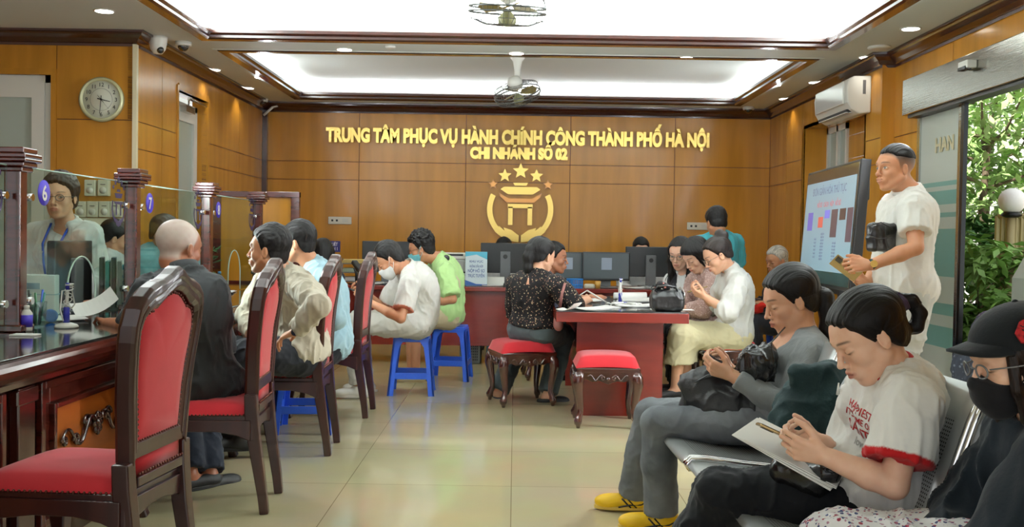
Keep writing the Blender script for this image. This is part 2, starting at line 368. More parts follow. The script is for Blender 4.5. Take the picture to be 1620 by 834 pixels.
text_mesh('letter_reflection', 'HAN', .15, mat('reflected_letter', (206, 196, 160), .4), fr, rotM((XR2 - .012, 7.38, 1.90), pi / 2, 0, -pi / 2), .002, .004)  # pale letters painting a faint gold reflection onto the pane
# ================================================================= sign and emblem on the back wall
sg = empty('wall_lettering', (0, YB, 2), 0, 'large raised brass letters spelling two lines of Vietnamese high on the back wall', 'sign')
def wall_text(body, px0, px1, py, h):
    a = P(px0, 0, YB - .03); b = P(px1, 0, YB - .03); z = P((px0 + px1) / 2, py, YB - .03).z
    return (a.x + b.x) / 2 , b.x - a.x, z, h
for body, px0, px1, py, h in (('TRUNG TÂM PHỤC VỤ HÀNH CHÍNH CÔNG THÀNH PHỐ HÀ NỘI', 519, 1127, 228, .162), ('CHI NHÁNH SỐ 02', 747, 902, 251, .125)):
    cx, wd, z, h = wall_text(body, px0, px1, py, h)
    o = text_mesh('line_of_letters', body, h * 1.38, gold, sg, Matrix.Translation((cx - sg.location.x, -.035, z - sg.location.z)) @ Matrix.Rotation(pi / 2, 4, 'X'), .018, .013, width=wd)
em = empty('city_emblem', P(823, 325, YB), 0, 'round polished brass emblem with five stars and a gate pavilion on the back wall', 'emblem')
em.location.y = YB
def emb(name, pts, mt=gold, d0=.03, d1=.012):
    m = MB(); m.prism([(x, z) for x, z in pts], 0, d0, Matrix.Translation((0, -d1, 0)) @ Matrix.Rotation(pi / 2, 4, 'X')); return m.build(name, mt, em)
def star(cx, cz, r, rot=0): return [(cx + (r if i % 2 == 0 else r * .45) * math.sin(rot + i * pi / 5), cz + (r if i % 2 == 0 else r * .45) * math.cos(rot + i * pi / 5)) for i in range(10)]
red_glint = mat('red_glint_brass', (190, 136, 84), .28, metal=1)  # reddish brass tone; a red reflection painted into the roof eaves
for sxx, sz, r, t in ((0, .41, .10, gold), (-.19, .355, .085, gold), (.19, .355, .085, gold), (-.33, .25, .06, red_glint), (.33, .25, .06, red_glint)): emb('star', star(sxx, sz, r), t)
def arc(r0, r1, a0, a1, taper=0, n=20, cx=0, cz=0):
    o = [(cx + r0 * math.sin(a0 + (a1 - a0) * i / n), cz + r0 * math.cos(a0 + (a1 - a0) * i / n)) for i in range(n + 1)]
    q = [(cx + (r1 - taper * (1 - i / n)) * math.sin(a0 + (a1 - a0) * i / n), cz + (r1 - taper * (1 - i / n)) * math.cos(a0 + (a1 - a0) * i / n)) for i in range(n + 1)][::-1]
    return o + q
R_ = math.radians
for s_ in (-1, 1):
    emb('ring_arc', arc(.40, .335, s_ * R_(62), s_ * R_(130), 0, 20, 0, -.05))
    emb('ring_foot', arc(.425, .34, s_ * R_(133), s_ * R_(178), .0, 16, 0, -.02) )
    emb('leaf', [(s_ * x, z) for x, z in ((.02, -.36), (.10, -.30), (.20, -.27), (.17, -.33), (.30, -.24), (.24, -.36), (.12, -.42), (.02, -.43))], gold, .045)
    emb('post', [(s_ * x, z) for x, z in ((.09, -.24), (.145, -.24), (.145, -.02), (.09, -.02))])
    emb('roof_eave', [(s_ * x, z) for x, z in ((.0, .08), (.14, .08), (.26, .15), (.24, .10), (.16, .03), (.0, .03))], red_glint)
emb('roof', [(-.20, .22), (.20, .22), (.24, .19), (.15, .13), (-.15, .13), (-.24, .19)])
emb('roof_ridge', [(-.09, .27), (.09, .27), (.07, .235), (-.07, .235)])
emb('beam', [(-.15, .015), (.15, .015), (.15, -.035), (-.15, -.035)])
# ================================================================= ceiling fittings
def downlight(px, py, lab, pw=9, yy=None):
    p = P(px, py, 8); s = (H1 - 1.2) / (p.z - 1.2); Yd = 8 * s if yy is None else yy; p = P(px, py, Yd)
    e = empty('downlight', (p.x, p.y, H1), 0, lab, 'ceiling light', 'round recessed ceiling lights')
    m = MB(); m.lathe([(.066, -.006), (.075, -.004), (.075, 0), (.066, 0)], None, 28); m.build('rim', whitep, e)
    m = MB(); m.lathe([(.001, -.0075), (.062, -.0075), (.062, -.003), (.001, -.003)], None, 28); m.build('lens', mat('lamp_lens', (255, 255, 250), .4, em=((255, 250, 235), 9)), e)
    l = bpy.data.lights.new('downlight_beam', 'SPOT'); l.energy = pw; l.spot_size = 1.9; l.spot_blend = .7; l.shadow_soft_size = .05; l.color = (1, .95, .86)
    lo = bpy.data.objects.new('downlight_beam', l); COL.objects.link(lo); lo.parent = e; lo.location = (0, 0, -.02)
    return e
DL = [(165, 17, 'nearest round downlight above the staff side on the left', 14), (545, 78, 'round downlight in the ceiling strip between the coffers, left one', 12), (817, 84, 'round downlight right above the mounted fan behind it, between the coffers', 12),
      (1085, 91, 'round downlight in the ceiling strip between the coffers, right one', 12), (338, 110, 'first round downlight beside the left edge of the far coffer', 16), (392, 139, 'second round downlight beside the left edge of the far coffer', 16),
      (437, 162, 'round downlight in the far left ceiling corner beside a dome camera', 18), (634, 167, 'round downlight near the back wall above the word TAM of the sign', 55), (826, 170, 'round downlight near the back wall above the middle of the sign', 55),
      (1016, 173, 'round downlight near the back wall above the right part of the sign', 55), (1290, 130, 'round downlight on the right strip level with the white air conditioner', 14), (1242, 156, 'round downlight second from the far right ceiling corner', 16),
      (1203, 177, 'round downlight in the far right ceiling corner beside a dome camera', 18), (1441, 45, 'nearest round downlight on the right above the steel door header', 16), (255, 72, 'round downlight half hidden behind a white ceiling camera', 16), (1372, 90, 'round downlight above the near end of the air conditioner', 12)]
for px, py, lab, pw in DL: downlight(px, py, lab, pw * .9)
# smoke detectors / sensors
def disc(name, px, py, r, h, lab, cat):
    p = P(px, py, 8); Yd = 8 * (H1 - 1.2) / (p.z - 1.2); p = P(px, py, Yd)
    m = MB(); m.lathe([(r * .7, -h), (r, -h * .6), (r, 0), (.001, 0)], None, 24); return tag(m.build(name, whitep, None, (p.x, p.y, H1)), lab, cat)
disc('smoke_detector', 1391, 74, .09, .02, 'flat white disc on the ceiling left of the near right cornice', 'smoke detector')
disc('ceiling_sensor', 618, 73, .045, .02, 'small white sensor on the ceiling strip between the coffers', 'sensor')
def dome(px, py, Yd, lab, r=.06, arm=False):
    p = P(px, py, Yd); e = empty('dome_camera', (p.x, p.y, H1), 0, lab, 'security camera')
    MB().lathe([(r * 1.05, -.035), (r * 1.1, -.02), (r * 1.1, 0), (.001, 0)], None, 24).build('housing', whitep, e)
    MB().ball((0, 0, -.035), (r * .75, r * .75, r * .7), None, 20, 12).build('lens_dome', mat('camera_dome', (24, 26, 30), .08, coat=1), e)
    return e
dome(290, 66, 8.35, 'white dome security camera with a dark lens at the near left ceiling corner')
dome(415, 160, 11.75, 'small dome security camera in the far left ceiling corner')
dome(1184, 180, 11.8, 'small dome security camera in the far right ceiling corner')
p = P(250, 68, 8.15); e = empty('wifi_camera', (p.x, p.y, H1), 0, 'white rounded ceiling camera hanging beside the left corner', 'security camera')
MB().lathe([(.001, -.14), (.035, -.135), (.06, -.1), (.07, -.05), (.075, -.02), (.075, 0), (.001, 0)], None, 24).build('housing', whitep, e, smooth=True)
MB().ball((.03, -.03, -.11), .03).build('lens_dome', MATS['camera_dome'], e)
p = P(425, 172, 11.9); MBp = MB(); MBp.cyl(p + V((-.06, 0, -.08)), p + V((.05, 0, .02)), .014); MBp.cyl(p + V((.05, 0, .02)), p + V((.09, .12, .05)), .01)
tag(MBp.build('bracket_light', whitep), 'short white slanted rod bracket in the far left corner under the cornice', 'bracket')
# ceiling fans
def orbit_fan(cx, cy, zr, R, tilt, rz, ztop, lab):
    e = empty('ceiling_fan', (cx, cy, ztop), 0, lab, 'fan', 'orbiting ceiling fans')
    zc = zr - ztop; up = Matrix.Translation((0, 0, zc)) @ Matrix.Rotation(rz, 4, 'Z') @ Matrix.Rotation(tilt, 4, 'X')
    wire = mat('fan_wire', (92, 94, 92), .3, metal=.8); white = whitep
    MB().lathe([(.07, -.0), (.07, -.03), (.045, -.06), (.03, -.14), (.03, zc + .14)], None, 20).build('bracket', white, e)
    g = MB()
    for r_, z_ in ((R, -.03), (R, .0), (R * .95, .05), (R * .6, .08), (R * .3, .085), (R * .95, -.07), (R * .6, -.10), (R * .3, -.105)):
        g.tube([up @ V((r_ * math.cos(a * pi / 18), r_ * math.sin(a * pi / 18), z_)) for a in range(36)], .006 if r_ == R else .002, 5, closed=True)
    for a in range(44):
        an = a * 2 * pi / 44; c, s_ = math.cos(an), math.sin(an)
        g.tube([up @ V((c * r_, s_ * r_, z_)) for r_, z_ in ((.05, .085), (R * .6, .08), (R * .93, .05), (R, .0), (R * .93, -.07), (R * .6, -.10), (.05, -.105))], .0016, 4)
    g.build('cage', wire, e)
    b = MB()
    for k in range(3):
        an = k * 2 * pi / 3 + .4; pts = [(.03, -.03), (.10, -.055), (R * .8, -.075), (R * .86, .0), (R * .7, .06), (.05, .03)]
        b.prism(pts, -.003, .003, up @ Matrix.Rotation(an, 4, 'Z') @ Matrix.Rotation(.35, 4, 'X'))
    b.build('blades', mat('smoky_brown_blade', (126, 110, 60), .3), e)
    MB().lathe([(.001, -.11), (.05, -.10), (.055, -.06), (.02, -.02)], up, 20).build('hub', mat('fan_hub', (150, 150, 110), .35), e)
    MB().lathe([(.02, .02), (.07, .05), (.075, .11), (.05, .15), (.001, .16)], up, 20).build('motor', white, e)
    return e
p = P(803, 20, 5.8); orbit_fan(p.x, p.y, p.z + .03, .225, R_(10), 0.2, 3.08, 'nearer caged ceiling fan with brown blades hanging in the bright coffer')
p = P(818, 146, 9.7); orbit_fan(p.x, p.y, p.z, .225, R_(28), -.5, 2.98, 'farther caged ceiling fan with white bracket hanging under the second coffer')
# ================================================================= wall things
def ac():
    e = empty('air_conditioner', (XR, 9.12, 0), 0, 'white split air conditioner high on the right wall above the window recess', 'air conditioner')
    prof = [(0, 2.34), (-.10, 2.33), (-.17, 2.37), (-.205, 2.43), (-.215, 2.55), (-.20, 2.63), (-.15, 2.655), (0, 2.66)]
    m = MB(); M = Matrix(((1, 0, 0, 0), (0, 0, 1, 0), (0, 1, 0, 0), (0, 0, 0, 1)))
    m.prism([(x, z) for x, z in prof], -.47, .47, M); m.build('body', whitep, e, bevel=.012)
    m = MB(); m.box((-.225, -.40, 2.42), (-.205, .40, 2.62)); m.build('front_panel', mat('ac_gloss_white', (236, 238, 234), .12, coat=1), e, bevel=.008)
    m = MB(); m.box((-.19, -.40, 2.355), (-.09, .40, 2.375), None); m.build('air_outlet', blackm, e)
    m = MB()
    for k in range(3): m.box((-.19 + .03 * k, -.39, 2.345), (-.17 + .03 * k, .39, 2.352), Matrix.Translation((0, 0, 0)))
    m.build('louver', whitep, e)
    text_mesh('marking', 'BODA', .09, graym, e, Matrix.Translation((-.055, -.472, 2.50)) @ Matrix.Rotation(pi / 2, 4, 'Z') @ Matrix.Rotation(pi / 2, 4, 'X') @ Matrix.Rotation(0, 4, 'Z'), .0005) if False else None
    MB().box((-.075, -.474, 2.50), (-.05, -.470, 2.62)).build('energy_mark', graym, e)
    return e
ac()
p = P(1553, 117, 6.72); m = MB(); m.box((XR2 - .19, p.y - .07, 2.385), (XR2 - .12, p.y + .07, 2.44), bev=.008); ds = tag(m.build('door_sensor', whitep), 'small white and black motion sensor on the steel door header', 'sensor')
MB().box((XR2 - .195, p.y - .055, 2.378), (XR2 - .15, p.y + .055, 2.40)).build('sensor_window', black, ds)
def clock():
    p = P(162, 158, 7.97); e = empty('wall_clock', (p.x, 7.97, p.z), 0, 'round cream wall clock with black numerals on the left wooden wall', 'clock')
    R = .178; Rx = Matrix.Rotation(pi / 2, 4, 'X')
    MB().lathe([(R - .03, .02), (R - .02, .045), (R, .03), (R, 0), (R - .03, 0)], Rx, 48).build('rim', mat('clock_rim', (206, 208, 168), .25, metal=.3), e)
    MB().lathe([(.001, .012), (R - .015, .012), (R - .015, .022), (.001, .022)], Rx, 48).build('dial', mat('clock_dial', (226, 230, 214), .5), e)
    ink = mat('ink_black', (22, 22, 24), .5)
    for k in range(1, 13):
        a = k * pi / 6; text_mesh('numeral', str(k), .045, ink, e, Matrix.Translation((.118 * math.sin(a), -.0235, .118 * math.cos(a) - .016)) @ Rx, .0005)
    m = MB(); m.tube([(.088 * math.sin(i * pi / 20), -.0235, .088 * math.cos(i * pi / 20)) for i in range(40)], .0009, 4, closed=True); m.build('minute_ring', graym, e)
    text_mesh('maker_name', 'RHYTHM', .012, ink, e, Matrix.Translation((0, -.0235, .055)) @ Rx, .0003) if False else None
    def hand(nm, ang, l, w_, t=.03):
        m = MB(); m.prism([(-w_, -.03), (w_, -.03), (w_ * .5, l), (-w_ * .5, l)], 0, .001, Matrix.Translation((0, -t, 0)) @ Rx @ Matrix.Rotation(-ang, 4, 'Z')); m.build(nm, ink, e)
    hand('minute_hand', R_(185), .115, .003); hand('hour_hand', R_(103), .075, .0045, .028); hand('second_hand', R_(140), .10, .001, .032); hand('alarm_hand', R_(-40), .045, .002, .027)
    MB().lathe([(.008, .022), (.008, .034)], Rx, 12).build('pin', ink, e)
clock()
def socket(px, py, lab):
    p = P(px, py, YB); e = empty('wall_socket', (p.x, YB, p.z), 0, lab, 'socket')
    MB().box((-.14, -.022, -.045), (.14, 0, .045), None, .006).build('plate', mat('socket_white', (236, 234, 222), .3), e)
    for x in (-.09, -.035): MB().box((x - .012, -.025, -.012), (x + .012, -.02, .012)).build('hole', black, e)
    MB().box((.03, -.025, -.02), (.10, -.02, .02)).build('switch', whitep, e)
socket(538, 349, 'white double socket plate on the back wall left of the emblem'); socket(1105, 358, 'white double socket plate on the back wall right of the emblem')
# document pouches on the clock wall behind the glass
def pouch(px, py, wd, ht, lab):
    p = P(px, py, 7.9); e = empty('paper_pouch', (p.x, 7.97, p.z), 0, lab, 'document holder', 'white document holders on the wall behind window six')
    MB().box((-wd / 2, -.05, -ht / 2), (wd / 2, 0, ht / 2), None, .006).build('box', mat('pouch_cream', (222, 222, 202), .5), e)
    MB().box((-wd * .22, -.053, ht * .18), (wd * .22, -.049, ht * .23)).build('print', graym, e)
    MB().lathe([(.001, .050), (.028, .050), (.028, .054), (.001, .054)], Matrix.Translation((0, 0, -ht * .15)) @ Matrix.Rotation(pi / 2, 4, 'X'), 16).build('dial', whitep, e)
for px, py, lab in ((140, 297, 'left of the two upper cream holders on the wood wall'), (161, 297, 'right of the two upper cream holders on the wood wall'), (125, 331, 'leftmost of the four cream holders in the lower row'), (144, 331, 'second from left of the cream holders in the lower row'), (163, 331, 'third from left of the cream holders in the lower row'), (181, 331, 'rightmost cream holder in the lower row behind the emblem decal')):
    pouch(px, py, .088, .128, lab)
p = P(158, 352, 7.9); tag(MB().box((p.x - .22, 7.93, p.z - .03), (p.x + .25, 7.97, p.z + .035), None, .004).build('cable_duct', cream), 'cream cable duct running below the holders on the wood wall', 'cable duct')
# ================================================================= SEATING
def interp(tab, x):
    return float(np.interp(x, [t[0] for t in tab], [t[1] for t in tab]))
def back_x(z): return interp([(.0, -.275), (.12, -.262), (.30, -.232), (.48, -.215), (.75, -.225), (.95, -.25), (1.12, -.285)], z)
def make_chair():
    e = empty('high_back_chair')
    outer = [(.185, .50), (.195, .60), (.207, .70), (.220, .80), (.232, .88), (.234, .93), (.226, .98), (.200, 1.015), (.165, 1.040), (.125, 1.055), (.085, 1.062), (.05, 1.075), (.022, 1.092), (0, 1.10)]
    inner = [(.140, .565), (.146, .62), (.156, .70), (.168, .78), (.180, .86), (.183, .905), (.176, .94), (.158, .962), (.128, .972), (.118, .972), (.100, .985), (.07, 1.004), (.035, 1.018), (0, 1.024)]
    def full(h): return h + [(-y, z) for y, z in h[::-1][1:]]
    O, I = full(outer), full(inner)
    m = MB(); n = len(O)
    def ring(dx, k):   # k blends outer->inner for rounded profile
        return [m.bm.verts.new((back_x(o[1]) + dx, o[0] + (i[0] - o[0]) * k, o[1] + (i[1] - o[1]) * k)) for o, i in zip(O, I)]
    prof = [(.018, .0), (.030, .14), (.030, .42), (.022, .5), (.026, .62), (.026, .8), (.012, 1.0), (-.012, 1.0), (-.026, .8), (-.026, .62), (-.022, .5), (-.030, .42), (-.030, .14), (-.018, .0)]
    R = [ring(dx, k) for dx, k in prof]
    for a, b in zip(R, R[1:] + R[:1]):
        for k in range(n - 1): m.bm.faces.new((a[k], a[k + 1], b[k + 1], b[k]))
    m.bm.faces.new([r[0] for r in R]); m.bm.faces.new([r[-1] for r in R][::-1])
    m.box((back_x(.54) - .022, -.165, .525), (back_x(.54) + .022, .165, .572)); m.box((back_x(.5) - .03, -.15, .44), (back_x(.5) + .02, .15, .47))
    m.build('backrest_frame', chairwood, e, bevel=.004)
    m = MB()
    for sgn in (1, -1):
        c = m.bm.verts.new((back_x(.80) + sgn * .026, 0, .80)); rs = []
        for k, dx in ((1.0, .008), (.93, .018), (.7, .024)):
            rs.append([m.bm.verts.new((back_x(z) + sgn * dx, y * k, .80 + (z - .80) * k)) for y, z in I])
        for a, b in zip(rs, rs[1:]):
            for i in range(n): m.bm.faces.new((a[i], a[(i + 1) % n], b[(i + 1) % n], b[i]))
        for i in range(n): m.bm.faces.new((rs[-1][i], rs[-1][(i + 1) % n], c))
    m.box((back_x(.5) - .012, -.16, .47), (back_x(.5) + .012, .16, .527))
    m.build('back_upholstery', redfab, e, smooth=True)
    m = MB()
    for sgn in (1, -1):
        pts = []
        for (a, b) in zip(I, I[1:] + I[:1]):
            L_ = math.hypot(a[0] - b[0], a[1] - b[1]); q = max(1, round(L_ / .0165))
            pts += [(a[0] + (b[0] - a[0]) * i / q, a[1] + (b[1] - a[1]) * i / q) for i in range(q)]
        for y, z in pts: m.ico((back_x(z) + sgn * .016, y * .965, .8 + (z - .8) * .965), .0052)
    for i in range(18): m.ico((back_x(.48) - .03, -.145 + .017 * i, .478), .005)
    for i in range(28):
        for s_ in (-1, 1): m.ico((-.205 + .0165 * i, s_ * (.203 + .022 * i / 27), .432), .0048)
    for i in range(25): m.ico((.247, -.205 + .017 * i, .432), .0048)
    m.build('nail_trim', mat('bronze_nail', (88, 44, 34), .3, metal=.6), e)
    # seat cushion
    m = MB(); g = []; N = 14
    for i in range(N + 1):
        row = []
        for j in range(N + 1):
            u, v_ = i / N, j / N; x = -.215 + .46 * u; hw = .20 + .022 * u; y = (v_ * 2 - 1) * hw
            ed = (1 - abs(2 * u - 1) ** 5) * (1 - abs(2 * v_ - 1) ** 5)
            row.append(m.bm.verts.new((x, y, .43 + .058 * max(0, ed) ** .45)))
        g.append(row)
    for i in range(N):
        for j in range(N): m.bm.faces.new((g[i][j], g[i + 1][j], g[i + 1][j + 1], g[i][j + 1]))
    m.build('seat', redfab, e, smooth=True)
    # aprons
    m = MB()
    m.box((-.225, -.207, .405), (.25, .207, .428))
    for s_ in (-1, 1):
        pts = [(-.22, .41), (.235, .41), (.235, .32), (.16, .345), (.05, .36), (-.08, .36), (-.16, .345), (-.22, .32)]
        m.prism(pts, 0, .025, Matrix.Translation((0, s_ * .205 + (.0125 if s_ > 0 else .0125), 0)) @ Matrix.Rotation(pi / 2, 4, 'X'))
    pts = [(-.21, .41), (.21, .41), (.21, .32), (.14, .345), (.04, .362), (-.04, .362), (-.14, .345), (-.21, .32)]
    m.prism(pts, 0, .025, Matrix(((0, 0, 1, .218), (1, 0, 0, 0), (0, 1, 0, 0), (0, 0, 0, 1))))
    m.prism(pts, 0, .025, Matrix(((0, 0, 1, -.235), (1, 0, 0, 0), (0, 1, 0, 0), (0, 0, 0, 1))))
    m.build('seat_rail', chairwood, e, bevel=.004)
    sq = [(-1, -1), (1, -1), (1, 1), (-1, 1)]
    for s_ in (-1, 1):
        m = MB(); m.tube([(back_x(z), s_ * interp([(0, .175), (.3, .18), (.55, .19)], z), z) for z in (0, .08, .2, .32, .44, .52)], [.019, .02, .023, .026, .027, .026], up=(1, 0, 0), sect=sq); m.build('leg', chairwood, e, bevel=.005)
        m = MB(); m.tube([(x, s_ * y, z) for x, y, z in ((.225, .212, .0), (.232, .216, .03), (.222, .208, .09), (.205, .198, .2), (.212, .204, .3), (.222, .205, .40))], [.024, .022, .019, .024, .034, .032], up=(1, 0, 0), sect=sq); m.build('leg', chairwood, e, bevel=.006)
    return e
chair0 = make_chair()
spots = [(-1.342, 3.13, R_(174), 'nearest red high-back chair, empty, its tall back in front of the grey-haired man'),
         (-1.345, 4.41, R_(183.5), 'red high-back wooden chair the grey-haired man in black polo sits on'),
         (-1.285, 5.57, R_(182), 'red high-back wooden chair holding the man in the beige shirt'),
         (-1.245, 6.72, R_(180), 'farthest red high-back chair, its back in front of the masked man in white polo')]
for i, (x, y, a, lab) in enumerate(spots):
    o = chair0 if i == 0 else dup(chair0)
    o.location = (x, y, 0); o.rotation_euler = (0, 0, a); tag(o, lab, 'chair', 'red high-back chairs along the counter')
# ---- red upholstered stool
def make_stool():
    e = empty('red_stool'); w2, d2 = .205, .20
    m = MB(); g = []; N = 14
    for i in range(N + 1):
        row = []
        for j in range(N + 1):
            u, v_ = i / N * 2 - 1, j / N * 2 - 1
            ed = max(0, (1 - abs(u) ** 8)) * max(0, (1 - abs(v_) ** 8))
            row.append(m.bm.verts.new((u * w2, v_ * d2, .385 + .075 * ed ** .35 + .01 * (1 - u * u))))
        g.append(row)
    for i in range(N):
        for j in range(N): m.bm.faces.new((g[i][j], g[i + 1][j], g[i + 1][j + 1], g[i][j + 1]))
    m.build('cushion', redfab, e, smooth=True)
    m = MB(); m.box((-w2, -d2, .355), (w2, d2, .39), None, .008)
    def apron(M, hw):
        pts = [(-hw, .36), (hw, .36), (hw, .30), (hw * .75, .315), (hw * .55, .30), (hw * .3, .305), (0, .285), (-hw * .3, .305), (-hw * .55, .30), (-hw * .75, .315), (-hw, .30)]
        m.prism(pts, -.012, .012, M)
        for s_ in (-1, 1):   # carved scrolls
            m.tube([M @ V((s_ * (hw * .15 + .10 * t), .325 + .018 * math.sin(9 * t), .014)) for t in [k / 14 for k in range(15)]], [.007 - .003 * abs(k / 7 - 1) for k in range(15)], 6)
            m.tube([M @ V((s_ * (.035 + .016 * math.cos(k * .7) * (1 - k / 16)), .322 + .016 * math.sin(k * .7) * (1 - k / 16), .014)) for k in range(12)], .0045, 5)
        m.ball(M @ V((0, .318, .012)), .014, None, 8, 6)
    apron(Matrix(((1, 0, 0, 0), (0, 0, -1, -d2 + .012), (0, 1, 0, 0), (0, 0, 0, 1))), w2 - .02); apron(Matrix(((-1, 0, 0, 0), (0, 0, 1, d2 - .012), (0, 1, 0, 0), (0, 0, 0, 1))), w2 - .02)
    apron(Matrix(((0, 0, 1, w2 - .012), (1, 0, 0, 0), (0, 1, 0, 0), (0, 0, 0, 1))), d2 - .02); apron(Matrix(((0, 0, -1, -w2 + .012), (-1, 0, 0, 0), (0, 1, 0, 0), (0, 0, 0, 1))), d2 - .02)
    m.build('carved_apron', mahog_dk, e)
    for sx in (-1, 1):
        for sy in (-1, 1):
            m = MB(); pr = [(.0, .36, .033), (.012, .32, .037), (.016, .28, .034), (.008, .22, .027), (-.002, .15, .022), (-.004, .10, .019), (.006, .065, .022), (.012, .045, .027), (.012, .028, .024), (.010, .022, .017), (.010, 0, .012)]
            m.tube([(sx * (w2 - .03 + o), sy * (d2 - .03 + o), z) for o, z, r in pr], [r for o, z, r in pr], 10, up=(1, 0, 0)); m.build('leg', mahog_dk, e)
    return e
st0 = make_stool()
for i, (x, y, a, lab) in enumerate([(.605, 6.50, 0, 'empty red cushioned stool with carved legs in front of the central table'), (.06, 7.27, R_(17), 'red cushioned carved stool under the woman in the dark dotted blouse'), (1.62, 7.62, R_(5), 'red cushioned stool under the woman in the cream skirt')]):
    o = st0 if i == 0 else dup(st0)
    o.location = (x, y, 0); o.rotation_euler = (0, 0, a); tag(o, lab, 'stool', 'red cushioned stools round the central table')
# ---- blue plastic stool
def make_blue():
    e = empty('plastic_stool'); t, b, H = .135, .178, .455
    m = MB(); m.box((-t, -t, H - .022), (t, t, H), None, .01); m.box((-t - .004, -t - .004, H - .05), (t + .004, t + .004, H - .018), None, .006)
    m.build('seat', bluep, e)
    def lerp(z): return t + (b - t) * (1 - z / H)
    for sx in (-1, 1):
        for sy in (-1, 1):
            m = MB()
            for ax in (0, 1):
                wt, wb = .052, .046; pts = []
                for z, w_ in ((H - .03, .085), (H - .09, .05), (.2, .043), (0, .046)):
                    c = lerp(z); pts.append((c, c - w_, z))
                vs = []
                for c, q, z in pts:
                    for (u_, v_) in ((c, c), (c, q), (c - .014, q), (c - .014, c)):
                        x_, y_ = (u_, v_) if ax == 0 else (v_, u_)
                        vs.append(m.bm.verts.new((sx * x_, sy * y_, z)))
                for k in range(3):
                    for j in range(4): m.bm.faces.new((vs[4 * k + j], vs[4 * k + (j + 1) % 4], vs[4 * k + 4 + (j + 1) % 4], vs[4 * k + 4 + j]))
                m.bm.faces.new(vs[:4]); m.bm.faces.new(vs[-4:])
            m.build('leg', bluep, e)
    for k in range(4):
        m = MB(); M = Matrix.Rotation(k * pi / 2, 4, 'Z'); c = lerp(.15); m.box((-c + .03, -c + .001, .125), (c - .03, -c + .015, .172), M, .003); m.build('stretcher', bluep, e)
    return e
bl0 = make_blue()
for i, (x, y, a, lab) in enumerate([(-.78, 7.66, R_(3), 'blue plastic stool under the masked man in the white polo'), (-.535, 8.46, R_(-4), 'blue plastic stool farther back under the man in the green shirt'),
                                    (-1.28, 6.12, R_(4), 'blue plastic stool seen between the legs of the beige man\'s chair'), (2.28, 9.1, R_(10), 'blue plastic stool under the old man by the right wall')]):
    o = bl0 if i == 0 else dup(bl0)
    o.location = (x, y, 0); o.rotation_euler = (0, 0, a); tag(o, lab, 'stool', 'blue plastic stools')
# ================================================================= COUNTER
CT = .78
ctop = mat('black_glass_top', (34, 40, 38), .06, coat=1, spec=.8)
def counter():
    e = empty('service_counter', (-1.9, 5.4, 0), 0, 'long mahogany service counter with carved panels and dark glass top on the left', 'counter')
    X = lambda x: x + 1.9
    Yc = 5.4; Y0, Y1 = 2.0 - Yc, 8.75 - Yc
    m = MB(); m.box((X(-2.38), Y0, .06), (X(-1.72), Y1, CT - .07)); m.build('carcass', mahog_dk, e)
    m = MB(); m.box((X(-2.36), Y0, 0), (X(-1.74), Y1, .06)); m.build('plinth', mahog_dk, e)
    m = MB(); sect = [(-1.70, .665), (-1.665, .672), (-1.66, .69), (-1.63, .70), (-1.612, .712), (-1.60, .73), (-1.60, .75), (-1.615, .762), (-1.62, CT - .006), (-2.40, CT - .006), (-2.40, .70), (-1.70, .70)]
    m.prism([(X(x), z) for x, z in sect], Y0, Y1, Matrix(((1, 0, 0, 0), (0, 0, 1, 0), (0, 1, 0, 0), (0, 0, 0, 1)))); m.build('counter_edge', mahog, e)
    m = MB(); m.box((X(-2.39), Y0 + .01, CT - .006), (X(-1.635), Y1 - .01, CT + .004), None, .002); m.build('glass_top', ctop, e)
    ys = 3.45; k = 0
    ys = [2.22 + 1.23 * i for i in range(6)]
    for y in ys:
        y0, y1 = y + .12 - Yc, y + 1.10 - Yc
        if y1 > Y1 - .1: y1 = Y1 - .12
        m = MB()
        def frame(i0, z0, z1, w_, x0, x1):
            m.box((X(x0), y0 + i0, z0), (X(x1), y0 + i0 + w_, z1)); m.box((X(x0), y1 - i0 - w_, z0), (X(x1), y1 - i0, z1)); m.box((X(x0), y0 + i0 + w_, z1 - w_), (X(x1), y1 - i0 - w_, z1)); m.box((X(x0), y0 + i0 + w_, z0), (X(x1), y1 - i0 - w_, z0 + w_))
        frame(0, .12, .655, .03, -1.72, -1.695); frame(.03, .15, .625, .06, -1.72, -1.71); frame(.09, .21, .565, .022, -1.72, -1.69)
        m.build('panel_frame', mahog, e, bevel=.004)
        MB().box((X(-1.722), y0 + .11, .23), (X(-1.712), y1 - .11, .545)).build('inlay_panel', mat('inlay_veneer', (172, 92, 34), .3, coat=.3, var=.2, scale=(3, 3, 12)), e)
        c = MB(); yc = (y0 + y1) / 2
        for s_ in (-1, 1):
            c.tube([(X(-1.70), yc + s_ * (.03 + .30 * t), .41 + .05 * math.sin(t * 9 + .5) * (1 - t * .4)) for t in [i / 24 for i in range(25)]], [.012 - .007 * (i / 24) for i in range(25)], 6)
            for q, (cy, cz, rr) in enumerate(((.10, .44, .035), (.20, .39, .028), (.30, .40, .022))):
                c.tube([(X(-1.70), yc + s_ * (cy + rr * (1 - i / 16) * math.cos(i * .6)), cz + rr * (1 - i / 16) * math.sin(i * .6)) for i in range(14)], .007, 6)
        for a in range(8): c.ball((X(-1.70), yc + .03 * math.cos(a * pi / 4), .42 + .035 * math.sin(a * pi / 4)), (.01, .016, .016), None, 8, 6)
        c.ball((X(-1.70), yc, .42), (.016, .02, .02), None, 10, 8); c.build('carving', mahog_dk, e)
        m = MB(); yp = y - .03 - Yc; m.box((X(-1.72), yp - .04, .06), (X(-1.685), yp + .08, .66)); m.box((X(-1.72), yp - .055, .60), (X(-1.68), yp + .095, .655)); m.box((X(-1.72), yp - .055, .06), (X(-1.68), yp + .095, .11)); m.build('pilaster', mahog_dk, e, bevel=.006)
    return e
counter()
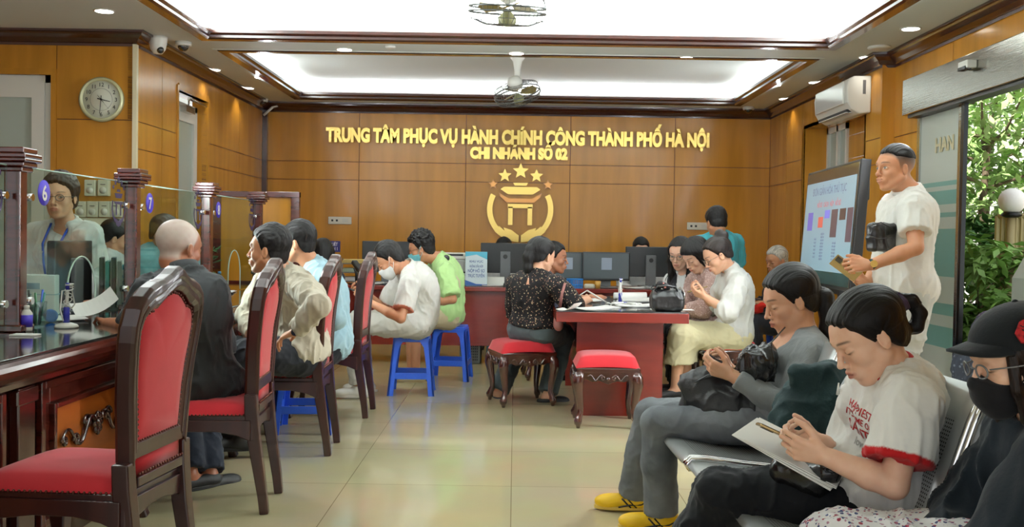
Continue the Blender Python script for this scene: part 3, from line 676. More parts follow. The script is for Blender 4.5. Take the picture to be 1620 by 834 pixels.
# ---- posts and glass screens standing on the counter
postY = [2.88, 4.12, 5.38, 6.68, 8.0]; PX = -2.07
def make_post():
    e = empty('counter_post'); m = MB(); m.box((-.034, -.034, .02), (.034, .034, .70)); m.build('shaft', mahog, e, bevel=.008)
    m = MB(); m.box((-.055, -.055, 0), (.055, .055, .03)); m.build('foot', mahog, e, bevel=.006)
    m = MB()
    for h0, h1, w_ in ((.66, .68, .05), (.68, .70, .062), (.715, .735, .075), (.735, .76, .062)): m.box((-w_, -w_, h0), (w_, w_, h1))
    m.prism([(-.075, -.075), (.075, -.075), (.075, .075), (-.075, .075)], .70, .716); m.build('cap', mahog, e, bevel=.005)
    return e
post0 = make_post()
plabs = ['dark red wooden post left of the frame on the counter', 'nearest dark red wooden post on the counter, left of window six', 'dark red wooden post right of window six, behind the nearest red chair', 'dark red wooden post on the counter above the grey-haired man', 'farthest dark red wooden post on the counter before the end panel']
for i, y in enumerate(postY[1:]):
    o = post0 if i == 0 else dup(post0)
    o.location = (PX, y, CT + .004); tag(o, plabs[i + 1], 'post', 'dark red posts of the glass screens')
violet = mat('violet_vinyl', (64, 44, 176), .5); dviolet = mat('dark_violet_vinyl', (36, 20, 62), .5)
def screen(y0, y1, num, lab):
    e = empty('glass_screen', (PX, (y0 + y1) / 2, CT + .004), 0, lab, 'glass screen', 'glass screens between the counter posts')
    W = (y1 - y0) / 2 - .078; Ht = .685; a = .155
    pts = [(-W, .006), (-a, .006)] + [(-a * math.cos(t), .13 + .17 * math.sin(t)) for t in [i * pi / 16 for i in range(17)]] + [(a, .006), (W, .006), (W, Ht), (-W, Ht)]
    m = MB(); m.prism(pts, -.004, .004, Matrix(((0, 0, 1, 0), (1, 0, 0, 0), (0, 1, 0, 0), (0, 0, 0, 1)))); m.build('pane', glass, e)
    m = MB(); m.tube([(0, y, z) for y, z in [(-a, .006)] + [(-a * math.cos(t), .13 + .17 * math.sin(t)) for t in [i * pi / 16 for i in range(17)]] + [(a, .006)]], .004, 6); m.tube([(0, -W, Ht), (0, W, Ht)], .0035, 6)
    m.build('polished_edge', mat('glass_edge', (190, 214, 200), .2, coat=.5), e)
    for s_ in (-1, 1):
        for z in (.12, .56):
            m = MB(); m.cyl((-.02, s_ * (W - .03), z), (.02, s_ * (W - .03), z), .016); m.box((-.008, s_ * (W - .03), z - .012), (.008, s_ * (W + .02), z + .012)); m.build('clamp', chrome, e)
    yd = -W + .155; zc = .585
    MB().lathe([(.001, 0), (.056, 0), (.056, .002), (.001, .002)], Matrix.Translation((.006, yd, zc)) @ Matrix.Rotation(pi / 2, 4, 'Y'), 32).build('number_disc', violet, e)
    TM = Matrix(((0, 0, 1, .010), (1, 0, 0, yd), (0, 1, 0, zc - .032), (0, 0, 0, 1)))
    text_mesh('number', num, .092, whitep, e, TM, .0005, .002)
    # emblem decal
    yl = W - .13; zl = .565; m = MB(); D = Matrix(((0, 0, 1, .006), (1, 0, 0, yl), (0, 1, 0, zl), (0, 0, 0, 1)))
    def pr(pts): m.prism(pts, 0, .002, D)
    for sx_, sz_, r in ((0, .125, .022), (-.04, .11, .018), (.04, .11, .018), (-.068, .085, .014), (.068, .085, .014)): pr(star(sx_, sz_, r))
    for s_ in (-1, 1):
        pr(arc(.088, .075, s_ * R_(65), s_ * R_(150), 0, 12, 0, -.02)); pr([(s_ * x, z) for x, z in ((.022, -.06), (.034, -.06), (.034, .0), (.022, .0))])
    pr([(-.05, .055), (.05, .055), (.035, .03), (-.035, .03)]); pr([(-.06, .012), (.06, .012), (.04, -.002), (-.04, -.002)]); pr([(-.02, .075), (.02, .075), (.02, .062), (-.02, .062)]); pr([(-.05, -.07), (0, -.09), (.05, -.07), (.03, -.11), (0, -.12), (-.03, -.11)])
    m.build('emblem_decal', dviolet, e); return e
screen(postY[0], postY[1], '5', 'glass screen at the very left edge of the counter')
screen(postY[1], postY[2], '6', 'glass screen with violet number 6 disc and emblem decal in front of the staff woman')
screen(postY[2], postY[3], '7', 'glass screen with violet disc just left of the grey-haired man\'s head')
screen(postY[3], postY[4], '8', 'farthest glass screen above the counter beside the beige-shirted man\'s face')
# end partition
def partition():
    y = 8.55; a = P(338, 302, y); b = P(475, 302, y); e = empty('wood_partition', ((a.x + b.x) / 2, y, .745), 0, 'red-framed wooden partition panel standing at the far end of the counter', 'partition')
    h = a.z - .745; w_ = (b.x - a.x) / 2
    m = MB()
    m.box((-w_, -.025, 0), (-w_ + .07, .025, h)); m.box((w_ - .075, -.025, 0), (w_, .025, h)); m.box((-w_, -.03, h - .05), (w_, .03, h)); m.box((-w_, -.025, 0), (w_, .025, .06)); m.box((-.02, -.025, 0), (.05, .025, h)); m.build('frame', mahog, e, bevel=.004)
    MB().box((-w_ + .06, -.008, .05), (w_ - .06, .008, h - .04)).build('panel', honey, e)
partition()
# ================================================================= DESKS
def back_desk():
    e = empty('back_desk', (-.2, 9.75, 0), 0, 'long reddish brown reception desk running in front of the panelled back wall', 'desk')
    m = MB(); m.box((-2.05, -.38, .70), (1.9, .40, .74)); m.build('desktop', deskwood, e, bevel=.004)
    m = MB(); m.box((-2.0, -.33, .18), (1.85, -.30, .70)); m.build('front_panel', deskwood, e)
    for x in (-2.0, -.6, .65, 1.82): MB().box((x, -.30, 0), (x + .03, .38, .70)).build('side_panel', deskwood, e)
    return e
back_desk()
def table():
    e = empty('central_table', (.72, 7.5, 0), 0, 'reddish brown table with dark glass top and pale papers in the room centre', 'table')
    m = MB(); m.box((-.44, -.92, .655), (.44, .90, .722)); m.build('tabletop', deskwood, e, bevel=.003)
    m = MB(); m.box((-.435, -.915, .722), (.435, .895, .730)); m.build('glass_top', ctop, e)
    m = MB(); m.box((-.29, -.72, 0), (.30, -.69, .655)); m.build('front_panel', deskwood, e)
    m = MB(); m.box((-.29, .66, 0), (.30, .69, .655)); m.build('back_panel', deskwood, e)
    m = MB(); m.box((-.26, -.69, .25), (-.235, .66, .655)); m.build('modesty_panel', deskwood, e)
    return e
table()
TT = .730
# ================================================================= WAITING BENCH
def bench():
    e = empty('waiting_bench', (.965, 3.05, 0), R_(2.5), 'silver perforated steel waiting bench with chrome edges on the right', 'bench')
    m_ = bpy.data.materials.new('perforated_steel'); m_.use_nodes = True; nt = m_.node_tree; b = nt.nodes['Principled BSDF']
    b.inputs['Metallic'].default_value = .55; b.inputs['Roughness'].default_value = .36
    at = nt.nodes.new('ShaderNodeAttribute'); at.attribute_name = 'uvp'; vo = nt.nodes.new('ShaderNodeTexVoronoi'); vo.inputs['Scale'].default_value = 95; vo.inputs['Randomness'].default_value = 0
    mp = nt.nodes.new('ShaderNodeMapping'); nt.links.new(at.outputs['Vector'], mp.inputs[0]); nt.links.new(mp.outputs[0], vo.inputs[0])
    cr = nt.nodes.new('ShaderNodeValToRGB'); cr.color_ramp.interpolation = 'CONSTANT'; cr.color_ramp.elements[0].color = (.02, .02, .02, 1); cr.color_ramp.elements[1].position = .27; cr.color_ramp.elements[1].color = (.48, .5, .5, 1)
    nt.links.new(vo.outputs['Distance'], cr.inputs[0]); nt.links.new(cr.outputs[0], b.inputs['Base Color'])
    plain = mat('satin_steel', (186, 190, 190), .33, metal=.6)
    prof = [(-.305, .385), (-.32, .405), (-.305, .422), (-.25, .422), (-.12, .405), (-.02, .395), (.04, .395), (.07, .405), (.095, .435), (.125, .52), (.16, .62), (.20, .74), (.23, .81), (.25, .83), (.27, .825)]
    d = [0]
    for a, b_ in zip(prof, prof[1:]): d.append(d[-1] + math.hypot(a[0] - b_[0], a[1] - b_[1]))
    for k in range(4):
        y0 = -1.0 + .5 * k - .0 + .012; y1 = y0 + .476
        m = MB(); th = .004; vs = []; co = []
        for i, (x, z) in enumerate(prof):
            row = []
            for j in range(7):
                y = y0 + (y1 - y0) * j / 6; dip = .008 * (1 - ((j - 3) / 3) ** 2)
                row.append(m.bm.verts.new((x, y, z - (dip if i < 8 else 0)))); co.append((d[i], y - y0, 0))
            vs.append(row)
        for i in range(len(prof) - 1):
            for j in range(6):
                f = m.bm.faces.new((vs[i][j], vs[i + 1][j], vs[i + 1][j + 1], vs[i][j + 1])); f.smooth = True
                f.material_index = 0 if (3 <= i <= 6 or 8 <= i <= 10) and 0 < j < 5 else 1
        n = len(co)
        o = m.build('seat_shell', [m_, plain], e); at_ = o.data.attributes.new('uvp', 'FLOAT_VECTOR', 'POINT'); at_.data.foreach_set('vector', [c for v in co for c in v][:3 * len(o.data.vertices)])
        sd = o.modifiers.new('solid', 'SOLIDIFY'); sd.thickness = .006; sd.offset = -1
    for k in range(5):
        y = -1.0 + .5 * k
        for s_ in ((-.013, .013) if 0 < k < 4 else (0,)):
            m = MB(); m.tube([(x, y + s_, z + .004) for x, z in prof], .0115, 8, up=(0, 1, 0)); m.build('edge_tube', chrome, e)
    for y in (-.75, .25, .75):
        m = MB(); m.tube([(-.28, y, .02), (-.2, y, .05), (-.08, y, .28), (-.05, y, .33)], .02); m.tube([(.28, y, .02), (.2, y, .05), (.02, y, .28), (-.02, y, .33)], .02); m.tube([(-.32, y, .012), (.32, y, .012)], .014); m.build('leg', chrome, e)
    m = MB(); m.box((-.07, -.98, .315), (.01, .98, .36)); m.build('beam', mat('bench_beam', (70, 72, 74), .4, metal=.6), e, bevel=.006)
    return e
bench()
# ================================================================= DISPLAY on the right
def display():
    a, b = P(1262, 285, 8.02), P(1350, 268, 6.55)
    lo = V((2.20, 6.55)), V((2.285, 8.02)); Yc = 7.28; L_ = 1.475
    ang = math.atan2(8.02 - 6.55, 2.285 - 2.20)
    e = empty('presentation_display', (2.243, Yc, 0), ang - pi / 2, 'large black framed screen showing a pale slide, on the right beside the standing man', 'screen')
    z0, z1 = .885, 1.765; t = R_(4)
    T = Matrix.Translation((0, 0, z0)) @ Matrix.Rotation(t, 4, 'Y') @ Matrix.Translation((0, 0, -z0))
    m = MB(); m.box((-.0, -L_ / 2, z0), (.065, L_ / 2, z1), T, .006); m.build('casing', black, e)
    m = MB(); m.box((-.006, -L_ / 2 + .02, z0 + .025), (.0, L_ / 2 - .02, z1 - .02), T); m.build('black_glass', mat('display_glass', (66, 60, 50), .12, spec=.8), e)
    sc_ = mat('slide_pale_blue', (140, 168, 184), .3, em=((168, 196, 210), .26))
    y0, y1, s0, s1 = -L_ / 2 + .05, L_ / 2 - .05, z0 + .115, z1 - .10
    m = MB(); m.box((-.009, y0, s0), (-.006, y1, s1), T); m.build('slide', sc_, e)
    # viewer sees +y on the left
    def patch(nm, u0, u1, v0, v1, rgb, em=.45):
        ya, yb = y1 - (y1 - y0) * u0, y1 - (y1 - y0) * u1; za, zb = s1 - (s1 - s0) * v0, s1 - (s1 - s0) * v1
        MB().box((-.0105, yb, zb), (-.009, ya, za), T).build(nm, mat('slide_' + nm + '_%d_%d_%d' % rgb, rgb, .4, em=(rgb, em)), e)
    patch('block', .09, .20, .34, .55, (110, 100, 180)); patch('block', .33, .43, .40, .52, (196, 96, 84)); patch('block', .46, .56, .33, .42, (124, 120, 210))
    patch('block', .60, .72, .33, .63, (84, 66, 72)); patch('block', .76, .87, .33, .45, (70, 52, 48)); patch('block', .90, 1.0, .33, .68, (84, 66, 76))
    tx = mat('slide_ink', (110, 120, 150), .5, em=((110, 122, 150), .4)); rd = mat('slide_red', (190, 110, 120), .5, em=((190, 110, 120), .5))
    def line(s_, u, v, size, mt):
        y = y1 - (y1 - y0) * u; z = s1 - (s1 - s0) * v
        TM = T @ Matrix(((0, 0, -1, -.0105), (-1, 0, 0, y), (0, 1, 0, z), (0, 0, 0, 1)))
        text_mesh('slide_text', s_, size, mt, e, TM, .0002, .0005)
    line('ĐƠN GIẢN HÓA THỦ TỤC', .5, .15, .078, tx); line('HỒ SƠ   CÁCH   NỘP   HỒ SƠ', .52, .29, .05, rd)
    for k in range(9): line('nộp hồ sơ', .45, .60 + .035 * k, .022, tx)
    for k in range(7): line('trực tuyến', .70, .70 + .035 * k, .022, tx)
    for k in range(6): line('hà nội', .30, .66 + .04 * k, .024, tx)
    m = MB(); m.box((.07, -.25, .84), (.10, .25, 1.6)); m.box((.06, -.28, .05), (.10, -.22, 1.0)); m.box((.06, .22, .05), (.10, .28, 1.0)); m.build('stand', black, e)
    m = MB(); m.box((-.25, -.30, 0), (.35, -.22, .05)); m.box((-.25, .22, 0), (.35, .30, .05)); m.build('stand_foot', black, e)
    m = MB(); m.tube([(.07, -L_ / 2 + .06, 1.45), (.11, -L_ / 2 + .02, 1.5), (.11, -L_ / 2 + .02, 1.62), (.07, -L_ / 2 + .06, 1.67)], .012); m.build('handle', black, e)
    m = MB(); m.box((-.13, -.30, .74), (.10, .34, .76)); m.build('shelf', whitep, e)
display()
# ================================================================= FIGURE ENGINE (distance fields turned into one smooth surface)
def nz(v): v = V(v); return v.normalized()
def A(v): return np.array(v, dtype=np.float32)
_rng = np.random.RandomState(7); _H = _rng.rand(4096).astype(np.float32)
def vnoise(p):
    """smooth value noise 0..1 for (N,3)"""
    i = np.floor(p).astype(np.int64); f = p - i; f = f * f * (3 - 2 * f); r = 0
    for dx in (0, 1):
        for dy in (0, 1):
            for dz in (0, 1):
                h = _H[((i[:, 0] + dx) * 73856093 ^ (i[:, 1] + dy) * 19349663 ^ (i[:, 2] + dz) * 83492791) & 4095]
                r = r + h * (f[:, 0] if dx else 1 - f[:, 0]) * (f[:, 1] if dy else 1 - f[:, 1]) * (f[:, 2] if dz else 1 - f[:, 2])
    return r
class Field:
    def __init__(s): s.p = []
    def cap(s, a, b, ra, rb=None, k=.02, flat=None, op='u', end=False):
        a, b = V(a), V(b); rb = ra if rb is None else rb; R = max(ra, rb)
        s.p.append(('C' if end else 'c', A(a), A(b), ra, rb, None if flat is None else (A(nz(flat[0])), flat[1]), k, op, A([min(a[i], b[i]) - R for i in range(3)]), A([max(a[i], b[i]) + R for i in range(3)]))); return s
    def path(s, pts, rs, k=.02, flat=None, end=False):
        for i in range(len(pts) - 1): s.cap(pts[i], pts[i + 1], rs[i], rs[i + 1], k, flat, 'u', end and i == len(pts) - 2)
        return s
    def ell(s, c, r, M=None, k=.02, op='u'):
        c = V(c); r = r if isinstance(r, (tuple, list)) else (r, r, r); R = max(r)
        Mx = np.eye(3, dtype=np.float32) if M is None else np.array(M, dtype=np.float32)
        ext = np.sqrt(((Mx * np.array(r, dtype=np.float32)[None, :]) ** 2).sum(1))
        s.p.append(('e', A(c), A(r), Mx, 0, None, k, op, A(c) - ext, A(c) + ext)); return s
    def rbox(s, c, half, M=None, rad=.01, k=.01, op='u'):
        c = V(c); Mx = np.eye(3, dtype=np.float32) if M is None else np.array(M, dtype=np.float32); ext = np.abs(Mx) @ A(half)
        s.p.append(('b', A(c), A(half), Mx, rad, None, k, op, A(c) - ext, A(c) + ext)); return s
    def cut(s, pt, n, lo=None, hi=None):
        """remove everything on the side n points to (within an optional box)"""
        s.p.append(('h', A(pt), A(nz(n)), 0, 0, None, .004, 'x', lo if lo is None else A(lo), hi if hi is None else A(hi))); return s
    def bounds(s):
        L_ = [q for q in s.p if q[7] == 'u']; return np.min([q[8] for q in L_], 0), np.max([q[9] for q in L_], 0)
    def grid(s, h, lo=None, hi=None):
        if lo is None: lo, hi = s.bounds(); lo = lo - 3 * h; hi = hi + 3 * h
        lo = np.floor(A(lo) / h) * h; n = np.ceil((A(hi) - lo) / h).astype(int) + 1
        ax = [lo[i] + h * np.arange(n[i], dtype=np.float32) for i in range(3)]
        F = np.full(tuple(n), .15, dtype=np.float32)
        for q in s.p:
            t, k, op = q[0], q[6], q[7]; pad = k + 3.5 * h
            if q[8] is not None:
                a = [max(0, int((q[8][i] - pad - lo[i]) / h)) for i in range(3)]; b = [min(n[i], int((q[9][i] + pad - lo[i]) / h) + 2) for i in range(3)]
                if any(b[i] <= a[i] for i in range(3)): continue
            else: a = [0, 0, 0]; b = list(n)
            x = ax[0][a[0]:b[0], None, None]; y = ax[1][None, a[1]:b[1], None]; z = ax[2][None, None, a[2]:b[2]]
            if t in 'cC':
                A_, B_, ra, rb, fl = q[1], q[2], q[3], q[4], q[5]; ba = B_ - A_; L2 = max(1e-9, float(ba @ ba))
                px, py, pz = x - A_[0], y - A_[1], z - A_[2]
                hh = np.clip((px * ba[0] + py * ba[1] + pz * ba[2]) / L2, 0, 1)
                qx, qy, qz = px - hh * ba[0], py - hh * ba[1], pz - hh * ba[2]; d2 = qx * qx + qy * qy + qz * qz
                if fl is not None:
                    w_ = qx * fl[0][0] + qy * fl[0][1] + qz * fl[0][2]; d2 = d2 + w_ * w_ * (1 / fl[1] ** 2 - 1)
                d = np.sqrt(d2) - (ra + (rb - ra) * hh)
                if t == 'C': nn = ba / math.sqrt(L2); d = np.maximum(d, (x - B_[0]) * nn[0] + (y - B_[1]) * nn[1] + (z - B_[2]) * nn[2])
            elif t in 'eb':
                c, r, M = q[1], q[2], q[3]; px, py, pz = x - c[0], y - c[1], z - c[2]
                u = [px * M[0, i] + py * M[1, i] + pz * M[2, i] for i in range(3)]
                if t == 'e':
                    k0 = np.sqrt((u[0] / r[0]) ** 2 + (u[1] / r[1]) ** 2 + (u[2] / r[2]) ** 2); k1 = np.sqrt((u[0] / r[0] ** 2) ** 2 + (u[1] / r[1] ** 2) ** 2 + (u[2] / r[2] ** 2) ** 2) + 1e-6
                    d = k0 * (k0 - 1) / k1
                else:
                    rad = q[4]; v_ = [np.abs(u[i]) - (r[i] - rad) for i in range(3)]
                    d = np.sqrt(sum(np.maximum(w_, 0) ** 2 for w_ in v_)) + np.minimum(np.maximum(np.maximum(v_[0], v_[1]), v_[2]), 0) - rad
            else:
                d = (x - q[1][0]) * q[2][0] + (y - q[1][1]) * q[2][1] + (z - q[1][2]) * q[2][2]
            S_ = F[a[0]:b[0], a[1]:b[1], a[2]:b[2]]
            if op == 'u':
                hh = np.clip(.5 + .5 * (S_ - d) / k, 0, 1); S_[...] = S_ * (1 - hh) + d * hh - k * hh * (1 - hh)
            elif op == 'x':
                S_[...] = np.maximum(S_, d)
            else:
                d = -d; hh = np.clip(.5 - .5 * (S_ - d) / k, 0, 1); S_[...] = S_ * (1 - hh) + d * hh + k * hh * (1 - hh)
        return F, ax, h
def surface(F, ax, h):
    """surface nets -> verts (N,3), quads (M,4)"""
    I = F < 0; n = F.shape
    c = np.zeros((n[0] - 1, n[1] - 1, n[2] - 1), np.uint8); sl = (slice(0, -1), slice(1, None))
    for i in (0, 1):
        for j in (0, 1):
            for k in (0, 1): c += I[sl[i], sl[j], sl[k]]
    act = (c > 0) & (c < 8); del c
    ix = np.argwhere(act); lin = np.flatnonzero(act); dims = act.shape
    if len(lin) == 0: return np.zeros((0, 3)), np.zeros((0, 4), int)
    val = {}
    for i in (0, 1):
        for j in (0, 1):
            for k in (0, 1): val[i, j, k] = F[ix[:, 0] + i, ix[:, 1] + j, ix[:, 2] + k]
    P_ = np.zeros((len(ix), 3), np.float32); cnt = np.zeros(len(ix), np.float32)
    cs = [(i, j, k) for i in (0, 1) for j in (0, 1) for k in (0, 1)]
    for a in cs:
        for ax_ in range(3):
            if a[ax_]: continue
            b = list(a); b[ax_] = 1; b = tuple(b); va, vb = val[a], val[b]; m = (va < 0) != (vb < 0)
            t = np.where(m, va / np.where(m, va - vb, 1), 0)
            for q in range(3): P_[:, q] += np.where(m, a[q] + (t if q == ax_ else 0), 0)
            cnt += m
    P_ = (P_ / cnt[:, None] + ix) * h + np.array([ax[0][0], ax[1][0], ax[2][0]], np.float32)
    quads = []
    def vid(i, j, k): return np.searchsorted(lin, (i * dims[1] + j) * dims[2] + k)
    for ax_ in range(3):
        s0 = [slice(1, -1)] * 3; s1 = [slice(1, -1)] * 3; s0[ax_] = slice(0, -1); s1[ax_] = slice(1, None)
        a, b = I[tuple(s0)], I[tuple(s1)]; e = np.argwhere(a != b); 
        if len(e) == 0: continue
        off = np.ones(3, int); off[ax_] = 0; e = e + off; sg = I[e[:, 0], e[:, 1], e[:, 2]]
        u, v_ = (ax_ + 1) % 3, (ax_ + 2) % 3; q = []
        for du, dv in ((-1, -1), (0, -1), (0, 0), (-1, 0)):
            g = e.copy(); g[:, u] += du; g[:, v_] += dv; q.append(vid(g[:, 0], g[:, 1], g[:, 2]))
        q = np.stack(q, 1); q[~sg] = q[~sg][:, ::-1]; quads.append(q)
    return P_, np.concatenate(quads)
def vnormals(v, q):
    n = np.cross(v[q[:, 2]] - v[q[:, 0]], v[q[:, 3]] - v[q[:, 1]]); o = np.zeros_like(v)
    for i in range(4): np.add.at(o, q[:, i], n)
    return o / (np.linalg.norm(o, axis=1, keepdims=True) + 1e-12)
def mesh_np(name, v, q, mats, parent=None, origin=(0, 0, 0), attrs=None):
    me = bpy.data.meshes.new(name); v = v - np.array(origin, np.float32)
    me.vertices.add(len(v)); me.vertices.foreach_set('co', v.astype(np.float32).ravel())
    me.loops.add(len(q) * 4); me.loops.foreach_set('vertex_index', q.astype(np.int32).ravel())
    me.polygons.add(len(q)); me.polygons.foreach_set('loop_start', np.arange(0, len(q) * 4, 4, dtype=np.int32))
    me.update(calc_edges=True); me.shade_smooth()
    for m in (mats if isinstance(mats, (list, tuple)) else [mats]): me.materials.append(m)
    for nm, (typ, arr) in (attrs or {}).items():
        at = me.attributes.new(nm, typ, 'POINT'); at.data.foreach_set('vector' if typ == 'FLOAT_VECTOR' else 'color', arr.astype(np.float32).ravel())
    o = bpy.data.objects.new(name, me); COL.objects.link(o)
    if parent: o.parent = parent
    return o
def folds(v, n, amp, sc=(22, 22, 9), seed=0):
    p = v * np.array(sc, np.float32) + seed * 7.3; w_ = vnoise(p * .35 + 3)[:, None] * 2.2
    a = vnoise(p + w_); r = 1 - np.abs(2 * a - 1); b = 1 - np.abs(2 * vnoise(p * 2.1 + w_ * 1.5 + 9) - 1)
    return v + n * ((r ** 3 - .3) * amp * 1.15 + (b ** 2 - .35) * amp * .4)[:, None]
def cloth(name, F, h, m, parent, origin, amp=.006, sc=(22, 22, 9), seed=0, attrs_fn=None):
    v, q = surface(*F.grid(h)); n = vnormals(v, q)
    v2 = folds(v, n, amp, sc, seed) if amp else v
    return mesh_np(name, v2, q, m, parent, origin, attrs_fn(v) if attrs_fn else None)
# ---- skin, hair and fabric materials
def skin(name, rgb, lip=(176, 92, 84)):
    if name in MATS: return MATS[name]
    m = bpy.data.materials.new(name); m.use_nodes = True; nt = m.node_tree; b = nt.nodes['Principled BSDF']
    at = nt.nodes.new('ShaderNodeAttribute'); at.attribute_name = 'paint'; sp = nt.nodes.new('ShaderNodeSeparateColor'); nt.links.new(at.outputs['Color'], sp.inputs[0])
    no = nt.nodes.new('ShaderNodeTexNoise'); no.inputs['Scale'].default_value = 45; tc = nt.nodes.new('ShaderNodeTexCoord'); nt.links.new(tc.outputs['Object'], no.inputs[0])
    def mx(fac, a, bb, k=1.0):
        n = nt.nodes.new('ShaderNodeMix'); n.data_type = 'RGBA'
        if fac is None: n.inputs[0].default_value = k
        else: nt.links.new(fac, n.inputs[0])
        for s_, v in ((6, a), (7, bb)):
            if isinstance(v, tuple): n.inputs[s_].default_value = (*L(v), 1)
            else: nt.links.new(v, n.inputs[s_])
        return n.outputs[2]
    c = mx(no.outputs[0], rgb, tuple(min(255, int(x * k)) for x, k in zip(rgb, (.97, .90, .86))))
    c = mx(sp.outputs[0], c, lip); c = mx(sp.outputs[2], c, (214, 206, 198)); c = mx(sp.outputs[1], c, (28, 18, 16)); nt.links.new(c, b.inputs['Base Color'])
    b.inputs['Roughness'].default_value = .48; b.inputs['Subsurface Weight'].default_value = .12; b.inputs['Subsurface Radius'].default_value = (.012, .005, .003); b.inputs['Subsurface Scale'].default_value = .6
    MATS[name] = m; return m
SK_F = skin('skin_fair', (222, 176, 146)); SK_M = skin('skin_medium', (196, 144, 110), (160, 92, 80)); SK_T = skin('skin_tan', (164, 108, 78), (130, 74, 64)); SK_P = skin('skin_pale', (232, 192, 166))
def hairm(name, rgb, rough=.38):
    return mat(name, rgb, rough, var=.5, scale=(190, 22, 22), bump=.55, bscale=(420, 30, 30), attr='strand', spec=.22)
HB = hairm('black_hair', (15, 12, 12), .5); HG = hairm('grey_hair', (196, 190, 180), .6); HC = mat('cropped_white_hair', (198, 188, 174), .8, var=.12, scale=(60, 60, 60), bump=.25, bscale=(700, 700, 700), spec=.2); HBR = hairm('dark_brown_hair', (34, 25, 22), .42)
# ---- head
class Head:
    def __init__(s, c, face, up=(0, 0, 1), sc=1.04):
        s.c = V(c); s.f = nz(face); s.r = nz(V(up).cross(s.f)); s.u = nz(s.f.cross(s.r)); s.sc = sc   # s.r points to the person's left
        s.M = Matrix((s.f, s.r, s.u)).transposed()
    def p(s, f, r, u): return s.c + (s.f * f + s.r * r + s.u * u) * s.sc
    def local(s, v): return ((v - A(s.c)) @ np.array(s.M, np.float32)) / s.sc
def head_prims(F, H, fem=True, smile=0, gaunt=0):
    k = H.sc; p = H.p; E = lambda c, r, kk=.02, op='u': F.ell(p(*c), tuple(x * k for x in r), H.M, kk, op); C = lambda a, b, ra, rb=None, kk=.012, fl=None, op='u': F.cap(p(*a), p(*b), ra * k, None if rb is None else rb * k, kk, fl, op)
    E((-.014, 0, .036), (.094, .075, .082)); E((.026, 0, -.025), (.060, .060, .078), .03)
    E((.03, 0, .03), (.060, .062, .055), .02)
    jw = .046 if fem else .054
    for s_ in (-1, 1):
        C((.002, s_ * jw * 1.08, -.052), (.052, s_ * .020, -.098), .018, .016, .022)
        E((.056, s_ * .038, -.028), (.022, .021, .020), .02)
        E((-.004, s_ * .077, -.012), (.017, .006, .029), .006); E((.003, s_ * .082, -.008), (.008, .004, .017), .004, 's')
        C((-.010, s_ * .079, .008), (-.014, s_ * .081, -.018), .005, .004, .004)
    E((.066, 0, -.102), (.020, .022, .017), .018)
    C((.080, -.026, .022), (.080, .026, .022), .010 if fem else .013, None, .016)
    C((.088, 0, .010), (.104, 0, -.030), .0055, .0090, .008); E((.108, 0, -.034), (.0095, .0085, .008), .007)
    for s_ in (-1, 1):
        E((.098, s_ * .0125, -.038), (.0085, .0065, .0065), .005)
        E((.095, s_ * .033, -.002), (.012, .018, .0105), .012, 's'); E((.071, s_ * .032, -.003), (.0155, .0165, .0125), .004)
    E((.078, 0, -.066), (.020, .030, .024), .016)
    C((.0955, -.016 - smile, -.0605 + smile), (.0995, 0, -.0585), .0042, .0052, .005); C((.0995, 0, -.0585), (.0955, .016 + smile, -.0605 + smile), .0052, .0042, .005)
    C((.0945, -.013 - smile, -.0705 + smile * .5), (.0975, 0, -.072), .0046, .0062, .005); C((.0975, 0, -.072), (.0945, .013 + smile, -.0705 + smile * .5), .0062, .0046, .005)
def face_paint(H, v, eyes='down', brow=1.0, lips=1.0, crop=None):
    q = H.local(v); f, r, u = q[:, 0], q[:, 1], q[:, 2]; a = np.abs(r); front = (f > .055) & (a < .06)
    sm = lambda e: np.clip(1 - e, 0, 1)
    lip = np.clip(1.6 - ((r / .024) ** 2 + ((u + .066) / .0115) ** 2) * 1.3, 0, 1) * front * (f > .082) * lips
    bu = .021 + .006 * np.cos((a - .034) * 60); brw = sm(np.abs((u - bu) / .0048) ** 1.5) * sm(np.abs((a - .033) / .021) ** 4) * front * brow
    if eyes == 'down': dark = sm(np.abs((u + .0085 - .004 * ((a - .032) / .016) ** 2) / .0034) ** 1.4) * sm(np.abs((a - .032) / .018) ** 4) * front; white = 0 * r
    else:
        e = ((a - .032) / .0145) ** 2 + ((u + .002) / .0052) ** 2; white = np.clip(2.2 - e * 2, 0, 1) * front
        iris = np.clip(2.4 - (((r - np.sign(r) * .032 - H_look[0]) / .0072) ** 2 + ((u + .0015) / .0072) ** 2) * 1.8, 0, 1) * (e < 1.1)
        lash = sm(np.abs((u - .0045 + .003 * ((a - .032) / .012) ** 2) / .003) ** 1.4) * sm(np.abs((a - .032) / .018) ** 4); dark = np.maximum(iris, lash * .9) * front
    m = np.clip(np.maximum(brw * .85, dark * .9), 0, 1)
    crease = np.clip(1 - np.abs((u + .0655) / .0022), 0, 1) * (a < .019) * front * (f > .08) * .6
    if crop:
        tab = HAIRLINE['short' if crop == 'fade' else 'bald'][0]; hl = np.interp(f, [t_[0] for t_ in tab], [t_[1] for t_ in tab]); k_ = np.clip((u - hl + .006) / .022, 0, 1) * (f < .095) * (np.abs(r) < .0785 + .0 * u)
        if crop == 'fade': m = np.maximum(m, k_ * np.clip(.5 + (u - .0) * 9, .3, .92))
        else: white = np.maximum(white, k_ * (.62 + .25 * vnoise(q * 60)))
    return np.stack([lip * .75, np.maximum(m, crease), white, np.ones_like(r)], 1)
H_look = [0.0]
